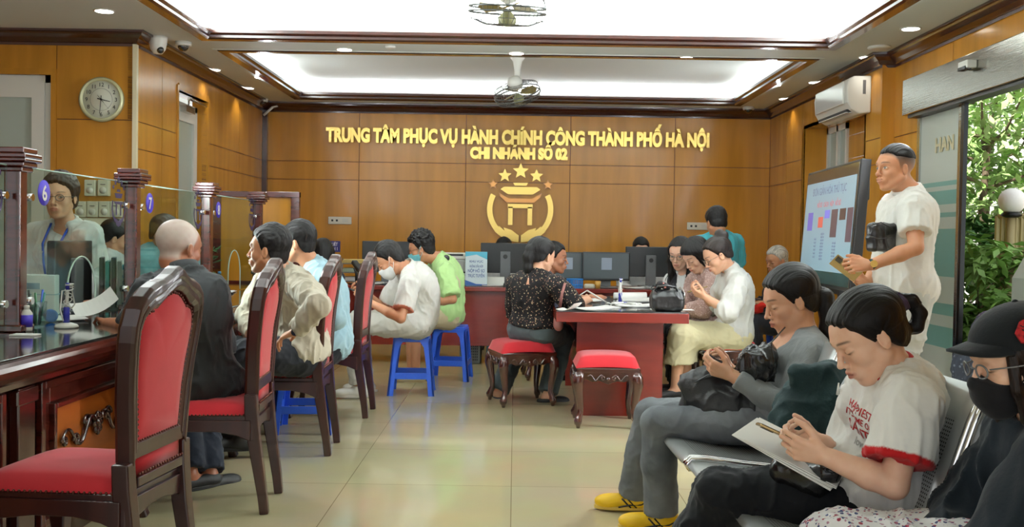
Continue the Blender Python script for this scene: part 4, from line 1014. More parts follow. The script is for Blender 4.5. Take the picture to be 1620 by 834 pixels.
# ---- hands
def hand_prims(F, side, wr, d, n, pose='relax', sc=1.0, thumb=None, k=.006):
    """side 'L'/'R'; d wrist->fingers; n palm normal; pose curls"""
    d = nz(d); n = V(n); n = nz(n - d * n.dot(d)); t = d.cross(n) if side == 'R' else n.cross(d)
    curls = {'relax': (.35, .45, .3), 'hold': (.75, .95, .5), 'flat': (.08, .12, .08), 'fist': (1.3, 1.5, .9), 'phone': (.55, .85, .55), 'lap': (.25, .5, .35)}[pose]
    kn = [(.086, .031), (.090, .0105), (.085, -.0105), (.076, -.030)]
    ln = [(.041, .025, .021), (.046, .029, .022), (.042, .027, .022), (.033, .020, .019)]
    rr = [.0085, .0088, .0082, .0072]
    F.cap(wr - d * .02 * sc, wr + d * .03 * sc, .021 * sc, .022 * sc, .015, (n, .72))
    for i, (x, y) in enumerate(kn):
        K = wr + (d * x + t * y) * sc; F.cap(wr + (d * .02 + t * y * .55) * sc, K, .0135 * sc, (.0105 if i < 3 else .0095) * sc, .010)
        dirn = nz(d + t * y * 1.6); p0 = K; ang = 0
        for j in range(3):
            ang += curls[j] * (1 + .10 * i); v = nz(dirn * math.cos(ang) + n * math.sin(ang)); p1 = p0 + v * ln[i][j] * sc
            r0, r1 = rr[i] * (1 - .09 * j) * sc, rr[i] * (1 - .09 * (j + 1)) * sc; F.cap(p0, p1, r0, r1, k * .5); p0 = p1
    b = wr + (d * .022 + t * .020 + n * .006) * sc; tv = thumb or (.62, .66, .42)
    t1 = nz(d * tv[0] + t * tv[1] + n * tv[2]); m1 = b + t1 * .042 * sc; t2 = nz(t1 + d * .45 + n * .1 - t * .2); m2 = m1 + t2 * .032 * sc; t3 = nz(t2 + d * .25 - t * .25 + n * .1); m3 = m2 + t3 * .026 * sc
    F.cap(b, m1, .015 * sc, .0115 * sc, .012); F.cap(m1, m2, .0108 * sc, .0098 * sc, .004); F.cap(m2, m3, .0098 * sc, .0078 * sc, .003)
# ---- hair
HAIRLINE = {
    'short': ([(-.13, -.07), (-.07, -.068), (-.045, -.055), (-.028, -.03), (-.018, -.005), (.0, .008), (.014, -.012), (.022, .0), (.030, .028), (.045, .047), (.060, .060), (.09, .068)],),
    'pulled': ([(-.13, -.06), (-.07, -.06), (-.04, -.04), (-.022, -.012), (.0, .014), (.014, -.004), (.026, .022), (.042, .052), (.064, .074), (.09, .082)],),
    'bob': ([(-.13, -.15), (-.06, -.14), (.0, -.11), (.022, -.08), (.038, -.03), (.048, .025), (.062, .055), (.09, .064)],),
    'swept': ([(-.13, -.07), (-.06, -.07), (-.04, -.055), (-.022, -.028), (.0, -.004), (.014, -.018), (.028, .002), (.042, .030), (.060, .062), (.09, .082)],),
    'fade': ([(-.13, .045), (-.06, .05), (-.02, .05), (.03, .056), (.06, .066), (.09, .074)],),
    'bald': ([(-.13, -.06), (-.05, -.055), (-.028, -.02), (-.01, .006), (.014, .0), (.03, .035), (.05, .06), (.09, .075)],),
}
def hair(H, style, parent, origin, m, h=.004, top=.018, side=.007, rough=.0, extra=None, back=None, long=False):
    F = Field(); k = H.sc; p = H.p
    def th(u): return side
    E = lambda c, r, kk=.015: F.ell(p(*c), tuple(x * k for x in r), H.M, kk)
    tt = top; b_ = side if back is None else back
    E((-.014 - b_ * .5 + .002, 0, .036 + tt * .4), (.096 + b_ * .6 + side * .2, .0765 + side, .083 + tt * .62)); E((.022, 0, .045 + tt * .3), (.060 + side * .4, .064 + side, .050 + tt * .75), .02)
    E((-.03, 0, -.03), (.062 + b_, .062 + side, .06), .03)
    if style == 'bob' or long:
        for s_ in (-1, 1): F.cap(p(-.015, s_ * .070, .02), p(-.005, s_ * .068, -.10), (.024 + side) * k, (.022 + side) * k, .03)
        F.cap(p(-.06, 0, .0), p(-.06, 0, -.10), .06 * k, .055 * k, .04)
    nmain = len(F.p)
    lo, hi = F.bounds(); G, ax, hh = F.grid(h, lo - 3 * h, hi + 3 * h)
    X, Y, Z = np.meshgrid(*ax, indexing='ij'); q = H.local(np.stack([X.ravel(), Y.ravel(), Z.ravel()], 1)); f, r, u = q[:, 0], q[:, 1], q[:, 2]
    tab = HAIRLINE[style][0]; hl = np.interp(f, [t[0] for t in tab], [t[1] for t in tab])
    hl = hl + np.where(f > .04, -.0 + .35 * np.abs(r) * np.clip((f - .04) / .03, 0, 1) * {'bob': -.3, 'swept': -.45}.get(style, 1), 0)
    g = (hl - u) * k * .8; g = np.minimum(g, .05)
    tp_ = np.clip(1 - (u - hl) / .020, 0, 1) ** 2 * (side + .003) * np.clip((f + .04) / .03, 0, 1) * (style != 'bob' and not long)
    G = np.maximum(G + tp_.reshape(G.shape).astype(np.float32), g.reshape(G.shape))
    if extra:
        E2 = Field(); extra(E2, H); lo2, hi2 = E2.bounds(); lo = np.minimum(lo, lo2); hi = np.maximum(hi, hi2)
        # joint grid for shell and locks
        A_ = Field(); A_.p = E2.p; G2, ax2, _ = A_.grid(h, lo - 3 * h, hi + 3 * h)
        o = [int(round((ax[i][0] - ax2[i][0]) / h)) for i in range(3)]
        sl = tuple(slice(max(0, o[i]), max(0, o[i]) + min(G.shape[i], G2.shape[i] - max(0, o[i]))) for i in range(3)); sg = tuple(slice(0, s_.stop - s_.start) for s_ in sl)
        a, b = G2[sl], G[sg]; kk = .012; w_ = np.clip(.5 + .5 * (a - b) / kk, 0, 1); G2[sl] = a * (1 - w_) + b * w_ - kk * w_ * (1 - w_); G, ax = G2, ax2
    v, qd = surface(G, ax, h); n = vnormals(v, qd); q = H.local(v)
    st = np.stack([q[:, 1], np.arctan2(q[:, 2], q[:, 0]) * .1, np.hypot(q[:, 0], q[:, 2])], 1)
    if style == 'bob' or long: st = np.stack([np.arctan2(q[:, 1], q[:, 0] + .02) * .09, q[:, 2], q[:, 0] * .3], 1)
    am = .0022; v = v + n * ((vnoise(np.stack([st[:, 0] * 160, st[:, 1] * 25, st[:, 2] * 12], 1)) - .5) * 2 * am)[:, None]
    if rough: v = v + n * ((vnoise(q * 70) - .4) * rough * np.clip((q[:, 2] + .0) * 14, .1, 1))[:, None]
    return mesh_np('hair', v, qd, m, parent, origin, {'strand': ('FLOAT_VECTOR', st)})
# ---- complete person
def person(lab, J, skinm=SK_F, fem=True, b=1.0, h=.007, hf=.004, top=None, bottom=None, hairs=None, eyes='down', shoes=None, belly=0, group=None, hs=1.04, smile=0, paint=True, feet='shoe', brow=1.0, headonly=False):
    pel, neck = V(J['pel']), V(J['neck']); up = nz(neck - pel); lc = nz(J['side']); lc = nz(lc - up * lc.dot(up)); lp = nz(J.get('pside', J['side'])); fw = lc.cross(up); fwp = lp.cross(V((0, 0, 1)))
    org = V((pel.x, pel.y, 0)); H = Head(J['head'], J['face'], J.get('hup', (0, 0, 1)), hs)
    TL = (neck - pel).length; bend = J.get('bend', .03); sw = J.get('sw', .155 if fem else .178) * b
    def sp(t): return pel.lerp(neck, t) - fw * bend * math.sin(pi * t)
    sh = {s: J.get('sh' + s, neck - up * .045 + lc * (sw if s == 'L' else -sw)) for s in 'LR'}; sh = {s: V(q) for s, q in sh.items()}
    hip = {s: pel + lp * (.085 if s == 'L' else -.085) * b - V((0, 0, .01)) for s in 'LR'}
    g = lambda nme, s: V(J[nme + s])
    MB_ = Matrix((fw, lc, up)).transposed(); MP_ = Matrix((nz(V(fwp)), lp, nz(V(fwp).cross(lp)))).transposed()
    def torso(F, e=0, k=.05, lower=True):
        F.ell(sp(.02), (.112 * b + e, .155 * b + e, .11 + e), MP_, k) if lower else None
        F.ell(sp(.30) + fw * belly * .5, (.095 * b + e + belly * .6, .132 * b + e + belly * .4, .13 + e), MB_, k); F.ell(sp(.60), (.105 * b + e, .142 * b + e, .14 + e), MB_, k); F.ell(sp(.80), (.092 * b + e, .150 * b + e, .10 + e), MB_, k)
        for s in 'LR':
            sg = 1 if s == 'L' else -1
            F.cap(neck - up * .035 + lc * sg * .03, sh[s], .048 + e * .6, .047 + e, .03)
            F.cap(neck + up * .005 + lc * sg * .012 - fw * .01, sh[s].lerp(neck, .45) + up * .004, .040 + e * .3, .036 + e * .5, .03)
            if fem: F.ell(sp(.66) + fw * (.078 + e * .5) + lc * sg * .062, (.052 + e * .6, .055 + e * .5, .055 + e * .5), MB_, .03)
        return F
    arms_ok = all(('el' + s) in J for s in 'LR'); legs_ok = all(('kn' + s) in J for s in 'LR')
    F = Field(); torso(F)
    for s in 'LR':
        if arms_ok:
            F.path([sh[s], sh[s].lerp(g('el', s), .5), g('el', s)], [.047 * b, .042 * b, .036 * b], .02); F.path([g('el', s), g('el', s).lerp(g('wr', s), .35), g('wr', s)], [.036 * b, .038 * b, .0245 * b], .012)
            hd = J.get('hd' + s); d = nz(hd[0]) if hd else nz(g('wr', s) - g('el', s)); n = hd[1] if hd else (0, 0, -1); pose = hd[2] if hd and len(hd) > 2 else 'relax'
            hand_prims(F, s, g('wr', s), d, n, pose, .93 if fem else 1.0, hd[3] if hd and len(hd) > 3 else None)
        if legs_ok:
            F.path([hip[s], g('kn', s)], [.082 * b, .052 * b], .04); F.path([g('kn', s), g('kn', s).lerp(g('an', s), .3), g('an', s)], [.050 * b, .054 * b, .034 * b], .02)
            fd = nz(J.get('ft' + s, J.get('ft', fwp))); F.cap(g('an', s) - fd * .02 - V((0, 0, .03)), g('an', s) + fd * .13 - V((0, 0, .048)), .032, .024, .03)
    F.cap(neck - up * .02, H.p(-.022, 0, -.055), .053 * b if fem else .060 * b, (.050 if fem else .058) * hs, .025)
    F.cap(H.p(-.01, 0, -.075), H.p(.03, 0, -.07), .04 * hs, .035 * hs, .02)
    head_prims(F, H, fem, smile)
    # coarse surface for the whole body, finer patches for head and hands, one mesh
    boxes = []
    e = .135 * hs; c = A(H.p(0, 0, .0)); boxes.append((c - e, c + e))
    if arms_ok:
        for s in 'LR':
            w_ = A(g('wr', s)); hd = J.get('hd' + s); d = A(nz(hd[0]) if hd else nz(g('wr', s) - g('el', s))); c2 = w_ + d * .07; e2 = .13; boxes.append((c2 - e2, c2 + e2))
    parts = []
    v, q = surface(*F.grid(h)); cen = v[q].mean(1)
    for lo, hi in boxes:
        lo = np.floor(lo / hf) * hf; hi = np.ceil(hi / hf) * hf
        keep = ~np.all((cen > lo + h * 1.2) & (cen < hi - h * 1.2), 1); q = q[keep]; cen = cen[keep]
    parts.append((v, q)); done = []
    for lo, hi in boxes:
        lo = np.floor(lo / hf) * hf; hi = np.ceil(hi / hf) * hf
        vv, qq = surface(*F.grid(hf, lo, hi)); c3 = vv[qq].mean(1) if len(qq) else np.zeros((0, 3))
        for l2, h2 in done:
            kp = ~np.all((c3 > l2 + hf * 1.5) & (c3 < h2 - hf * 1.5), 1); qq = qq[kp]; c3 = c3[kp]
        done.append((lo, hi)); parts.append((vv, qq))
    V_, Q_, o_ = [], [], 0
    for vv, qq in parts: V_.append(vv); Q_.append(qq + o_); o_ += len(vv)
    v = np.concatenate(V_); q = np.concatenate(Q_); used = np.unique(q); rm = np.full(len(v), -1); rm[used] = np.arange(len(used)); v = v[used]; q = rm[q]
    pa = face_paint(H, v, eyes, brow, 1.0 if fem else .45, J.get('crop')) if paint else np.zeros((len(v), 4))
    body = mesh_np('person', v, q, skinm, None, org, {'paint': ('FLOAT_COLOR', pa)}); body.location = org; tag(body, lab, 'person', group)
    ctx = dict(body=body, H=H, org=org, sp=sp, up=up, lc=lc, fw=fw, lp=lp, fwp=fwp, sh=sh, hip=hip, g=g, torso=torso, J=J, neck=neck, pel=pel, h=h, b=b, fem=fem, hf=hf, MB=MB_, MP=MP_)
    if top: shirt(ctx, **top)
    if bottom: (skirt if bottom.get('skirt') else trousers)(ctx, **{k_: v_ for k_, v_ in bottom.items() if k_ != 'skirt'})
    if shoes: make_shoes(ctx, **shoes)
    if hairs: hair(H, parent=body, origin=org, h=hf, **hairs)
    return ctx
def shirt(c, m, ease=.016, sleeve=2.0, hem=-.06, amp=.007, sr=.016, collar=None, cm=None, name='shirt', seed=1, h=None, hemease=.0, cuff=None, vneck=0, attrs_fn=None, sc=(20, 20, 9), open_neck=.0):
    h = h or c['h'] * .95; F = Field(); c['torso'](F, ease, .05); up, g, sh = c['up'], c['g'], c['sh']; cuffs = []
    F.ell(c['pel'] + up * .03, (.130 * c['b'] + ease + hemease, .172 * c['b'] + ease + hemease, .13), c['MP'], .05)
    if c.get('sash'): pass
    for s in 'LR':
        if ('el' + s) not in c['J']: continue
        E_, W_ = g('el', s), g('wr', s)
        if sleeve <= 1:
            end = sh[s].lerp(E_, sleeve); F.path([sh[s], end], [.050 * c['b'] + sr, .050 * c['b'] + sr * 1.25], .03, None, True)
            if cuff: cuffs.append((A(end), A(nz(E_ - sh[s]))))
        else:
            t = sleeve - 1; end = E_.lerp(W_, t)
            F.path([sh[s], sh[s].lerp(E_, .5), E_], [.048 * c['b'] + sr, .046 * c['b'] + sr, .040 * c['b'] + sr], .03); F.path([E_, E_.lerp(end, .5), end], [.040 * c['b'] + sr, .037 * c['b'] + sr * .9, .030 * c['b'] + sr * .55 + (1 - t) * .012], .02, None, True)
    F.cut(c['pel'] + up * hem, -up)
    nk = c['neck']; F.cap(nk + c['fw'] * .010, nk + up * .2 + c['fw'] * .05, .052, .08, .008, None, 's')
    if vneck: F.ell(nk - up * (vneck * .3) + c['fw'] * .10, (.10, .080, vneck * 1.2), c['MB'], .008, 's')
    if cuff:
        def attrs_fn(v):
            t = np.zeros(len(v))
            for e_, d_ in cuffs: w_ = v - e_; t = np.maximum(t, np.clip((w_ @ d_ + cuff) / .003, 0, 1) * (np.linalg.norm(w_ - np.outer(w_ @ d_, d_), axis=1) < .098) * (w_ @ d_ < .02))
            return {'paint': ('FLOAT_COLOR', np.stack([t, t, t, t * 0 + 1], 1))}
    o = cloth(name, F, h, m, c['body'], c['org'], amp, sc, seed, attrs_fn)
    fw, lc = c['fw'], c['lc']; hd = nz(c['H'].c - nk); base = nk + up * .004 + fw * .008
    ax_ = nz(up * .75 + fw * .35)
    if collar == 'crew':
        mb = MB(); r = .066; base = base + ax_ * .016; u1 = nz(fw - ax_ * fw.dot(ax_)); mb.tube([base + fw * .01 - up * .004 + (lc * math.cos(a) * r + u1 * math.sin(a) * r * 1.08) - c['org'] for a in [i * pi / 14 for i in range(28)]], .0105, 8, closed=True, flat=1.1); mb.build('collar', cm or m, c['body'])
    elif collar in ('shirt', 'polo'):
        mb = MB(); u1 = nz(fw - ax_ * fw.dot(ax_)); rings = []; N = 26
        for i in range(N + 1):
            a = R_(-90 + 30 + 10) + (2 * pi - R_(80)) * i / N; a = R_(130) + R_(280) * i / N      # gap at the front
            dv = lc * math.sin(a - R_(0)) * 1.0 + u1 * -math.cos(a) * -1.0
            ang = R_(40) + R_(280) * i / N; dv = u1 * math.cos(ang) + lc * math.sin(ang); edge = min(i, N - i)
            lift = .036; drop = -.012 - (.026 if edge < 3 else 0.0)
            pr = [(.058, -.012), (.0575, lift), (.066, lift + .001), (.078, drop), (.074, drop - .002), (.063, lift - .012), (.062, -.012)]
            rings.append([mb.bm.verts.new(base + dv * r_ + ax_ * z_ - c['org']) for r_, z_ in pr])
        for a, b2 in zip(rings, rings[1:]):
            for k_ in range(7): f = mb.bm.faces.new((a[k_], a[(k_ + 1) % 7], b2[(k_ + 1) % 7], b2[k_])); f.smooth = True
        mb.bm.faces.new(rings[0]); mb.bm.faces.new(rings[-1][::-1]); mb.build('collar', cm or m, c['body'])
    return o
def trousers(c, m, ease=.012, flare=.0, amp=.006, length=.96, seed=3, h=None, name='trousers', rise=.06, knee=0, crease=None):
    h = h or c['h'] * .95; F = Field(); g = c['g']
    F.ell(c['sp'](.02), (.116 * c['b'] + ease, .16 * c['b'] + ease, .11 + ease), c['MP'], .05)
    for s in 'LR':
        K, An = g('kn', s), g('an', s); F.path([c['hip'][s], c['hip'][s].lerp(K, .5), K], [.085 * c['b'] + ease, .074 * c['b'] + ease, .057 * c['b'] + ease + knee], .03)
        if length <= 0: pass
        else:
            end = K.lerp(An, length) if length <= 1 else An + (An - K).normalized() * (length - 1) * .4
            F.path([K, K.lerp(end, .45), end], [.057 * c['b'] + ease + knee, .056 * c['b'] + ease + flare * .4, .045 * c['b'] + ease + flare], .025, None, True)
    return cloth(name, F, h, m, c['body'], c['org'], amp, (16, 16, 16), seed)
def skirt(c, m, ease=.02, amp=.006, length=.5, flare=.05, seed=4, name='skirt', drop=None):
    F = Field(); g = c['g']; h = c['h'] * .95; mk = g('kn', 'L').lerp(g('kn', 'R'), .5); ma = g('an', 'L').lerp(g('an', 'R'), .5); d = nz(mk - c['pel']); wd = (g('kn', 'L') - g('kn', 'R')).length
    F.ell(c['sp'](.02), (.118 + ease, .165 + ease, .12 + ease), c['MP'], .05)
    for s in 'LR':
        K = g('kn', s); F.path([c['hip'][s], K], [.095 + ease, .068 + ease], .08); end = K.lerp(g('an', s), length); F.path([K, end], [.066 + ease, .062 + ease + flare], .08)
    F.cap(c['pel'], mk, .09, .07, .08); e2 = mk.lerp(ma, length); F.cap(mk, e2, .07, .075 + flare, .08); F.cut(e2, drop or (ma - mk), A(e2) - .3, A(e2) + .3)
    return cloth(name, F, h, m, c['body'], c['org'], amp, (16, 16, 16), seed)
def make_shoes(c, m, sole=None, low=False, strap=None, sock=None):
    for s in 'LR':
        An = c['g']('an', s); fd = nz(c['J'].get('ft' + s, c['J'].get('ft', c['fwp']))); fd = nz(V((fd.x, fd.y, 0))); sd = V((0, 0, 1)).cross(fd); zf = An.z - .078
        M = Matrix((fd, sd, V((0, 0, 1)))).transposed(); F = Field(); o = V((An.x, An.y, zf))
        F.ell(o + fd * .045 + V((0, 0, .035)), (.125, .040, .034), M, .02); F.ell(o + fd * .115 + V((0, 0, .03)), (.055, .045, .028), M, .02); F.ell(o - fd * .025 + V((0, 0, .045)), (.05, .036, .045), M, .02)
        if not low: F.cap(o + V((0, 0, .04)), o + V((0, 0, .082)), .042, .043, .02); F.cut(o + V((0, 0, .085)), (0, 0, 1))
        else: F.cut(o + V((0, 0, .058)), V((0, 0, 1)) - fd * .1)
        F.cut(o + V((0, 0, .012)), (0, 0, -1))
        sh_ = cloth('shoe', F, min(c['h'], .005), m, c['body'], c['org'], 0)
        mb = MB(); pts = []
        for i in range(28):
            a = i * 2 * pi / 28; x = math.cos(a); y = math.sin(a); wd = .040 + .008 * x; pts.append((x * .136 + .04, y * wd))
        mb.prism(pts, 0.001, .018); o_ = mb.build('sole', sole or m, sh_, bevel=.003); o_.matrix_local = Matrix.Translation(o - c['org']) @ M.to_4x4()
        if strap:
            mb = MB(); T = M.to_4x4()
            for sg in (-1, 1):
                for x0, x1 in ((.03, .0), (.055, .025)): mb.tube([(x0, sg * .040, .055), ((x0 + x1) / 2 - .005, sg * .0435, .035), (x1 - .01, sg * .040, .016)], .0035, 6)
                mb.tube([(-.06, sg * .030, .045), (-.03, sg * .040, .03), (.02, sg * .044, .028), (.07, sg * .046, .018)], .0035, 6)
            st = mb.build('stripe', strap, sh_); st.matrix_local = Matrix.Translation(o - c['org']) @ T
def face_mask(c, m):
    H = c['H']; F = Field(); head_prims(F, H, c['fem']); F.ell(H.p(.070, 0, -.058), (.040 * H.sc, .048 * H.sc, .048 * H.sc), H.M, .02); h = c['hf']
    lo, hi = A(H.p(.06, 0, -.06)) - .12, A(H.p(.06, 0, -.06)) + .12; G, ax, _ = F.grid(h, lo, hi); X, Y, Z = np.meshgrid(*ax, indexing='ij'); q = H.local(np.stack([X.ravel(), Y.ravel(), Z.ravel()], 1)).reshape(*G.shape, 3)
    f, r, u = q[..., 0], q[..., 1], q[..., 2]; k = H.sc
    G = np.maximum(G - .004, np.maximum(-(f - .018 - .25 * np.abs(u + .06)) * k, np.maximum((u + .018 + .35 * np.abs(r)) * k * .9, (-.122 - u) * k)))
    v, qd = surface(G, ax, h); o = mesh_np('face_mask', v, qd, m, c['body'], c['org'])
    mb = MB()
    for s_ in (-1, 1):
        for u0, u1 in ((-.04, .02), (-.085, -.03)): mb.tube([H.p(.035, s_ * .062, u0) - c['org'], H.p(.01, s_ * .081, (u0 + u1) / 2) - c['org'], H.p(-.012, s_ * .088, u1) - c['org']], .0018, 5)
    mb.build('ear_loop', m, c['body']); return o
def glasses(c, m=None, r=.021):
    H = c['H']; mb = MB(); m = m or mat('glasses_frame', (40, 30, 28), .3)
    for s_ in (-1, 1):
        mb.tube([H.p(.104 - .10 * max(0, abs(.033 * s_ + math.cos(a) * r) - .03) * 3, s_ * .033 + math.cos(a) * r, -.004 + math.sin(a) * r * .82) - c['org'] for a in [i * pi / 10 for i in range(20)]], .0022, 6, closed=True)
        mb.tube([H.p(.094, s_ * .055, .002) - c['org'], H.p(.05, s_ * .078, .002) - c['org'], H.p(-.012, s_ * .084, .0) - c['org']], .0019, 6)
    mb.tube([H.p(.104, -.012, .0) - c['org'], H.p(.108, 0, .003) - c['org'], H.p(.104, .012, .0) - c['org']], .002, 6)
    return mb.build('glasses', m, c['body'])
def fabric(name, rgb, rough=.85, bump=.25, **kw): return mat(name, rgb, rough, var=kw.pop('var', .06), scale=(9, 9, 9), bump=bump, bscale=kw.pop('bscale', (60, 60, 60)), spec=.2, sheen=kw.pop('sheen', .1), **kw)

def trim_cloth(name, rgb, trim, **kw):
    m = fabric(name, rgb, **kw); nt = m.node_tree; b = nt.nodes['Principled BSDF']; src = b.inputs['Base Color'].links[0].from_socket
    at = nt.nodes.new('ShaderNodeAttribute'); at.attribute_name = 'paint'; n = nt.nodes.new('ShaderNodeMix'); n.data_type = 'RGBA'
    nt.links.new(at.outputs['Fac'], n.inputs[0]); nt.links.new(src, n.inputs[6]); n.inputs[7].default_value = (*L(trim), 1); nt.links.new(n.outputs[2], b.inputs['Base Color']); return m
def spotted(name, rgb, spots, scale=60, size=.18, rough=.8):
    m = mat(name, rgb, rough, bump=.2, bscale=(50, 50, 50), spec=.2); nt = m.node_tree; b = nt.nodes['Principled BSDF']; prev = None
    tc = nt.nodes.new('ShaderNodeTexCoord')
    for i, c in enumerate(spots):
        vo = nt.nodes.new('ShaderNodeTexVoronoi'); vo.inputs['Scale'].default_value = scale * (1 + .23 * i); nt.links.new(tc.outputs['Object'], vo.inputs[0])
        lt = nt.nodes.new('ShaderNodeMath'); lt.operation = 'LESS_THAN'; lt.inputs[1].default_value = size; nt.links.new(vo.outputs['Distance'], lt.inputs[0])
        n = nt.nodes.new('ShaderNodeMix'); n.data_type = 'RGBA'; nt.links.new(lt.outputs[0], n.inputs[0])
        if prev is None: n.inputs[6].default_value = (*L(rgb), 1)
        else: nt.links.new(prev, n.inputs[6])
        n.inputs[7].default_value = (*L(c), 1); prev = n.outputs[2]
    nt.links.new(prev, b.inputs['Base Color']); return m
# ================================================================= PEOPLE
DN = V((0, 0, -1))
# --- woman in grey ribbed sweater
Y1 = 3.95
def front_locks(F, H):
    for s_ in (-1, 1): F.path([H.p(.050, s_ * .006, .108), H.p(.078, s_ * .034, .070), H.p(.052, s_ * .064, .028), H.p(.018, s_ * .080, .004), H.p(-.03, s_ * .082, -.012)], [.012, .012, .013, .012, .010], .012, (H.r, .6))
def low_tail(F, H):
    F.path([H.p(-.095, .0, .0), H.p(-.125, .01, -.035), H.p(-.115, .02, -.085), H.p(-.085, .03, -.15), H.p(-.075, .03, -.21)], [.030, .034, .030, .026, .012], .02)
W1 = person('woman in grey ribbed top and grey jeans on the steel bench, looking at her phone',
    dict(pel=P(1228, 662, 3.92), neck=P(1268, 527, 3.93), head=P(1250, 474, 3.93), face=(-1, -.10, -.36), hup=(-.25, 0, 1), side=(.05, -1, 0), pside=(.25, -1, 0), bend=.03,
         shL=P(1288, 560, 3.80), shR=P(1255, 556, 4.08), elL=P(1246, 648, 3.74), wrL=P(1158, 594, 3.80), elR=P(1232, 640, 4.18), wrR=P(1160, 588, 3.98), hdL=((-1, .25, .35), (.1, .75, .55), 'phone'), hdR=((-1, -.25, .3), (.1, -.75, .6), 'phone'),
         knL=P(1040, 668, 4.02), knR=P(1028, 654, 4.28), anL=P(1046, 808, 4.06), anR=P(1003, 778, 4.40), ft=(-1, .06, 0)),
    SK_F, True, h=.006, hf=.003,
    top=dict(m=fabric('grey_rib_knit', (134, 138, 140), .9, .5, bscale=(30, 260, 30)), ease=.006, sr=.010, sleeve=1.9, vneck=.11, hem=-.03, amp=.004),
    bottom=dict(m=mat('washed_grey_denim', (124, 128, 132), .9, c2=(84, 88, 92), scale=(6, 6, 6), lo=.3, hi=.7, bump=.2, bscale=(300, 300, 300), spec=.2), ease=.004, flare=.022, amp=.004, length=1.02),
    hairs=dict(style='swept', m=HB, top=.018, side=.013, back=.016, extra=low_tail),
    shoes=dict(m=mat('yellow_leather', (244, 196, 20), .45), sole=mat('sole_cream', (226, 190, 90), .6), strap=blackm, low=False))
# --- woman in white ringer tee
def bun(F, H):
    F.path([H.p(-.085, 0, .035), H.p(-.118, .005, .042), H.p(-.150, .01, .018), H.p(-.154, .01, -.024), H.p(-.128, .005, -.052), H.p(-.09, 0, -.042)], [.019, .019, .019, .020, .020, .016], .006, None)
def tee_attr(v): return None
W2 = person('woman in white tee with red trim on the steel bench, papers on her lap',
    dict(pel=P(1384, 778, 2.90), neck=P(1412, 586, 2.82), head=P(1372, 530, 2.80), face=(-1, -.12, -.62), hup=(-.5, 0, 1), side=(.12, -1, 0), pside=(.25, -1, 0), bend=.045,
         shL=P(1440, 640, 2.66), shR=P(1385, 618, 2.98), elL=P(1415, 768, 2.60), wrL=P(1305, 722, 2.66), elR=P(1340, 740, 3.08), wrR=P(1300, 700, 2.90), hdL=((-1, .3, .22), (.2, .8, .3), 'phone'), hdR=((-1, -.3, .1), (.2, -.6, .7), 'phone'),
         knL=P(1140, 785, 2.95), knR=P(1200, 790, 3.20), anL=P(1085, 935, 3.05), anR=P(1170, 925, 3.3), ft=(-1, 0, 0)),
    SK_P, True, h=.006, hf=.0026,
    top=dict(m=trim_cloth('white_ringer_jersey', (232, 232, 228), (186, 30, 34)), ease=.020, sr=.030, sleeve=.72, hemease=.022, hem=-.17, amp=.010, collar='crew', cm=fabric('red_rib', (186, 30, 34), .8, .2), cuff=.018, name='tshirt'),
    bottom=dict(m=fabric('black_cotton', (18, 20, 24), .85, .2), ease=.02, flare=.05, amp=.010, length=1.0),
    hairs=dict(style='swept', m=HB, top=.010, side=.012, back=.016, extra=bun), shoes=dict(m=blackm))

def T(px, py, Y): return P(px, py, Y)
# --- woman in black cap, mask and dark hoodie, cut by the right edge
def cap_locks(F, H):
    for s_ in (-1, 1): F.path([H.p(.045, s_ * .066, .02), H.p(.05, s_ * .070, -.05), H.p(.04, s_ * .066, -.12), H.p(.03, s_ * .06, -.18)], [.012, .013, .010, .004], .01)
    F.path([H.p(-.06, 0, .0), H.p(-.08, 0, -.08), H.p(-.075, 0, -.16)], [.06, .05, .03], .03)
W3 = person('woman in black cap, black mask and dark hoodie on the bench at the right edge',
    dict(pel=P(1680, 900, 2.36), neck=P(1655, 672, 2.33), head=P(1610, 568, 2.30), face=(-1, -.04, -.22), hup=(-.1, 0, 1), side=(.15, -1, 0), bend=.05,
         shL=P(1690, 735, 2.16), shR=P(1622, 722, 2.50), elL=P(1590, 880, 2.12), wrL=P(1500, 915, 2.18), elR=P(1535, 822, 2.48), wrR=P(1462, 905, 2.36), knL=P(1340, 876, 2.4), knR=P(1320, 862, 2.56), anL=P(1340, 1120, 2.45), anR=P(1330, 1100, 2.65), ft=(-1, 0, 0)),
    SK_P, True, h=.007, hf=.003, brow=.6,
    top=dict(m=fabric('dark_navy_fleece', (26, 34, 42), .95, .3), ease=.045, sr=.048, sleeve=1.95, hem=-.12, amp=.016, sc=(13, 13, 6), name='hoodie'),
    bottom=dict(m=spotted('floral_cotton', (226, 226, 228), [(150, 60, 80), (70, 80, 120), (170, 130, 150)], 46, .26), ease=.03, flare=.06, amp=.010),
    hairs=dict(style='bob', m=HBR, top=.006, side=.008, back=.01, extra=cap_locks), shoes=dict(m=blackm))
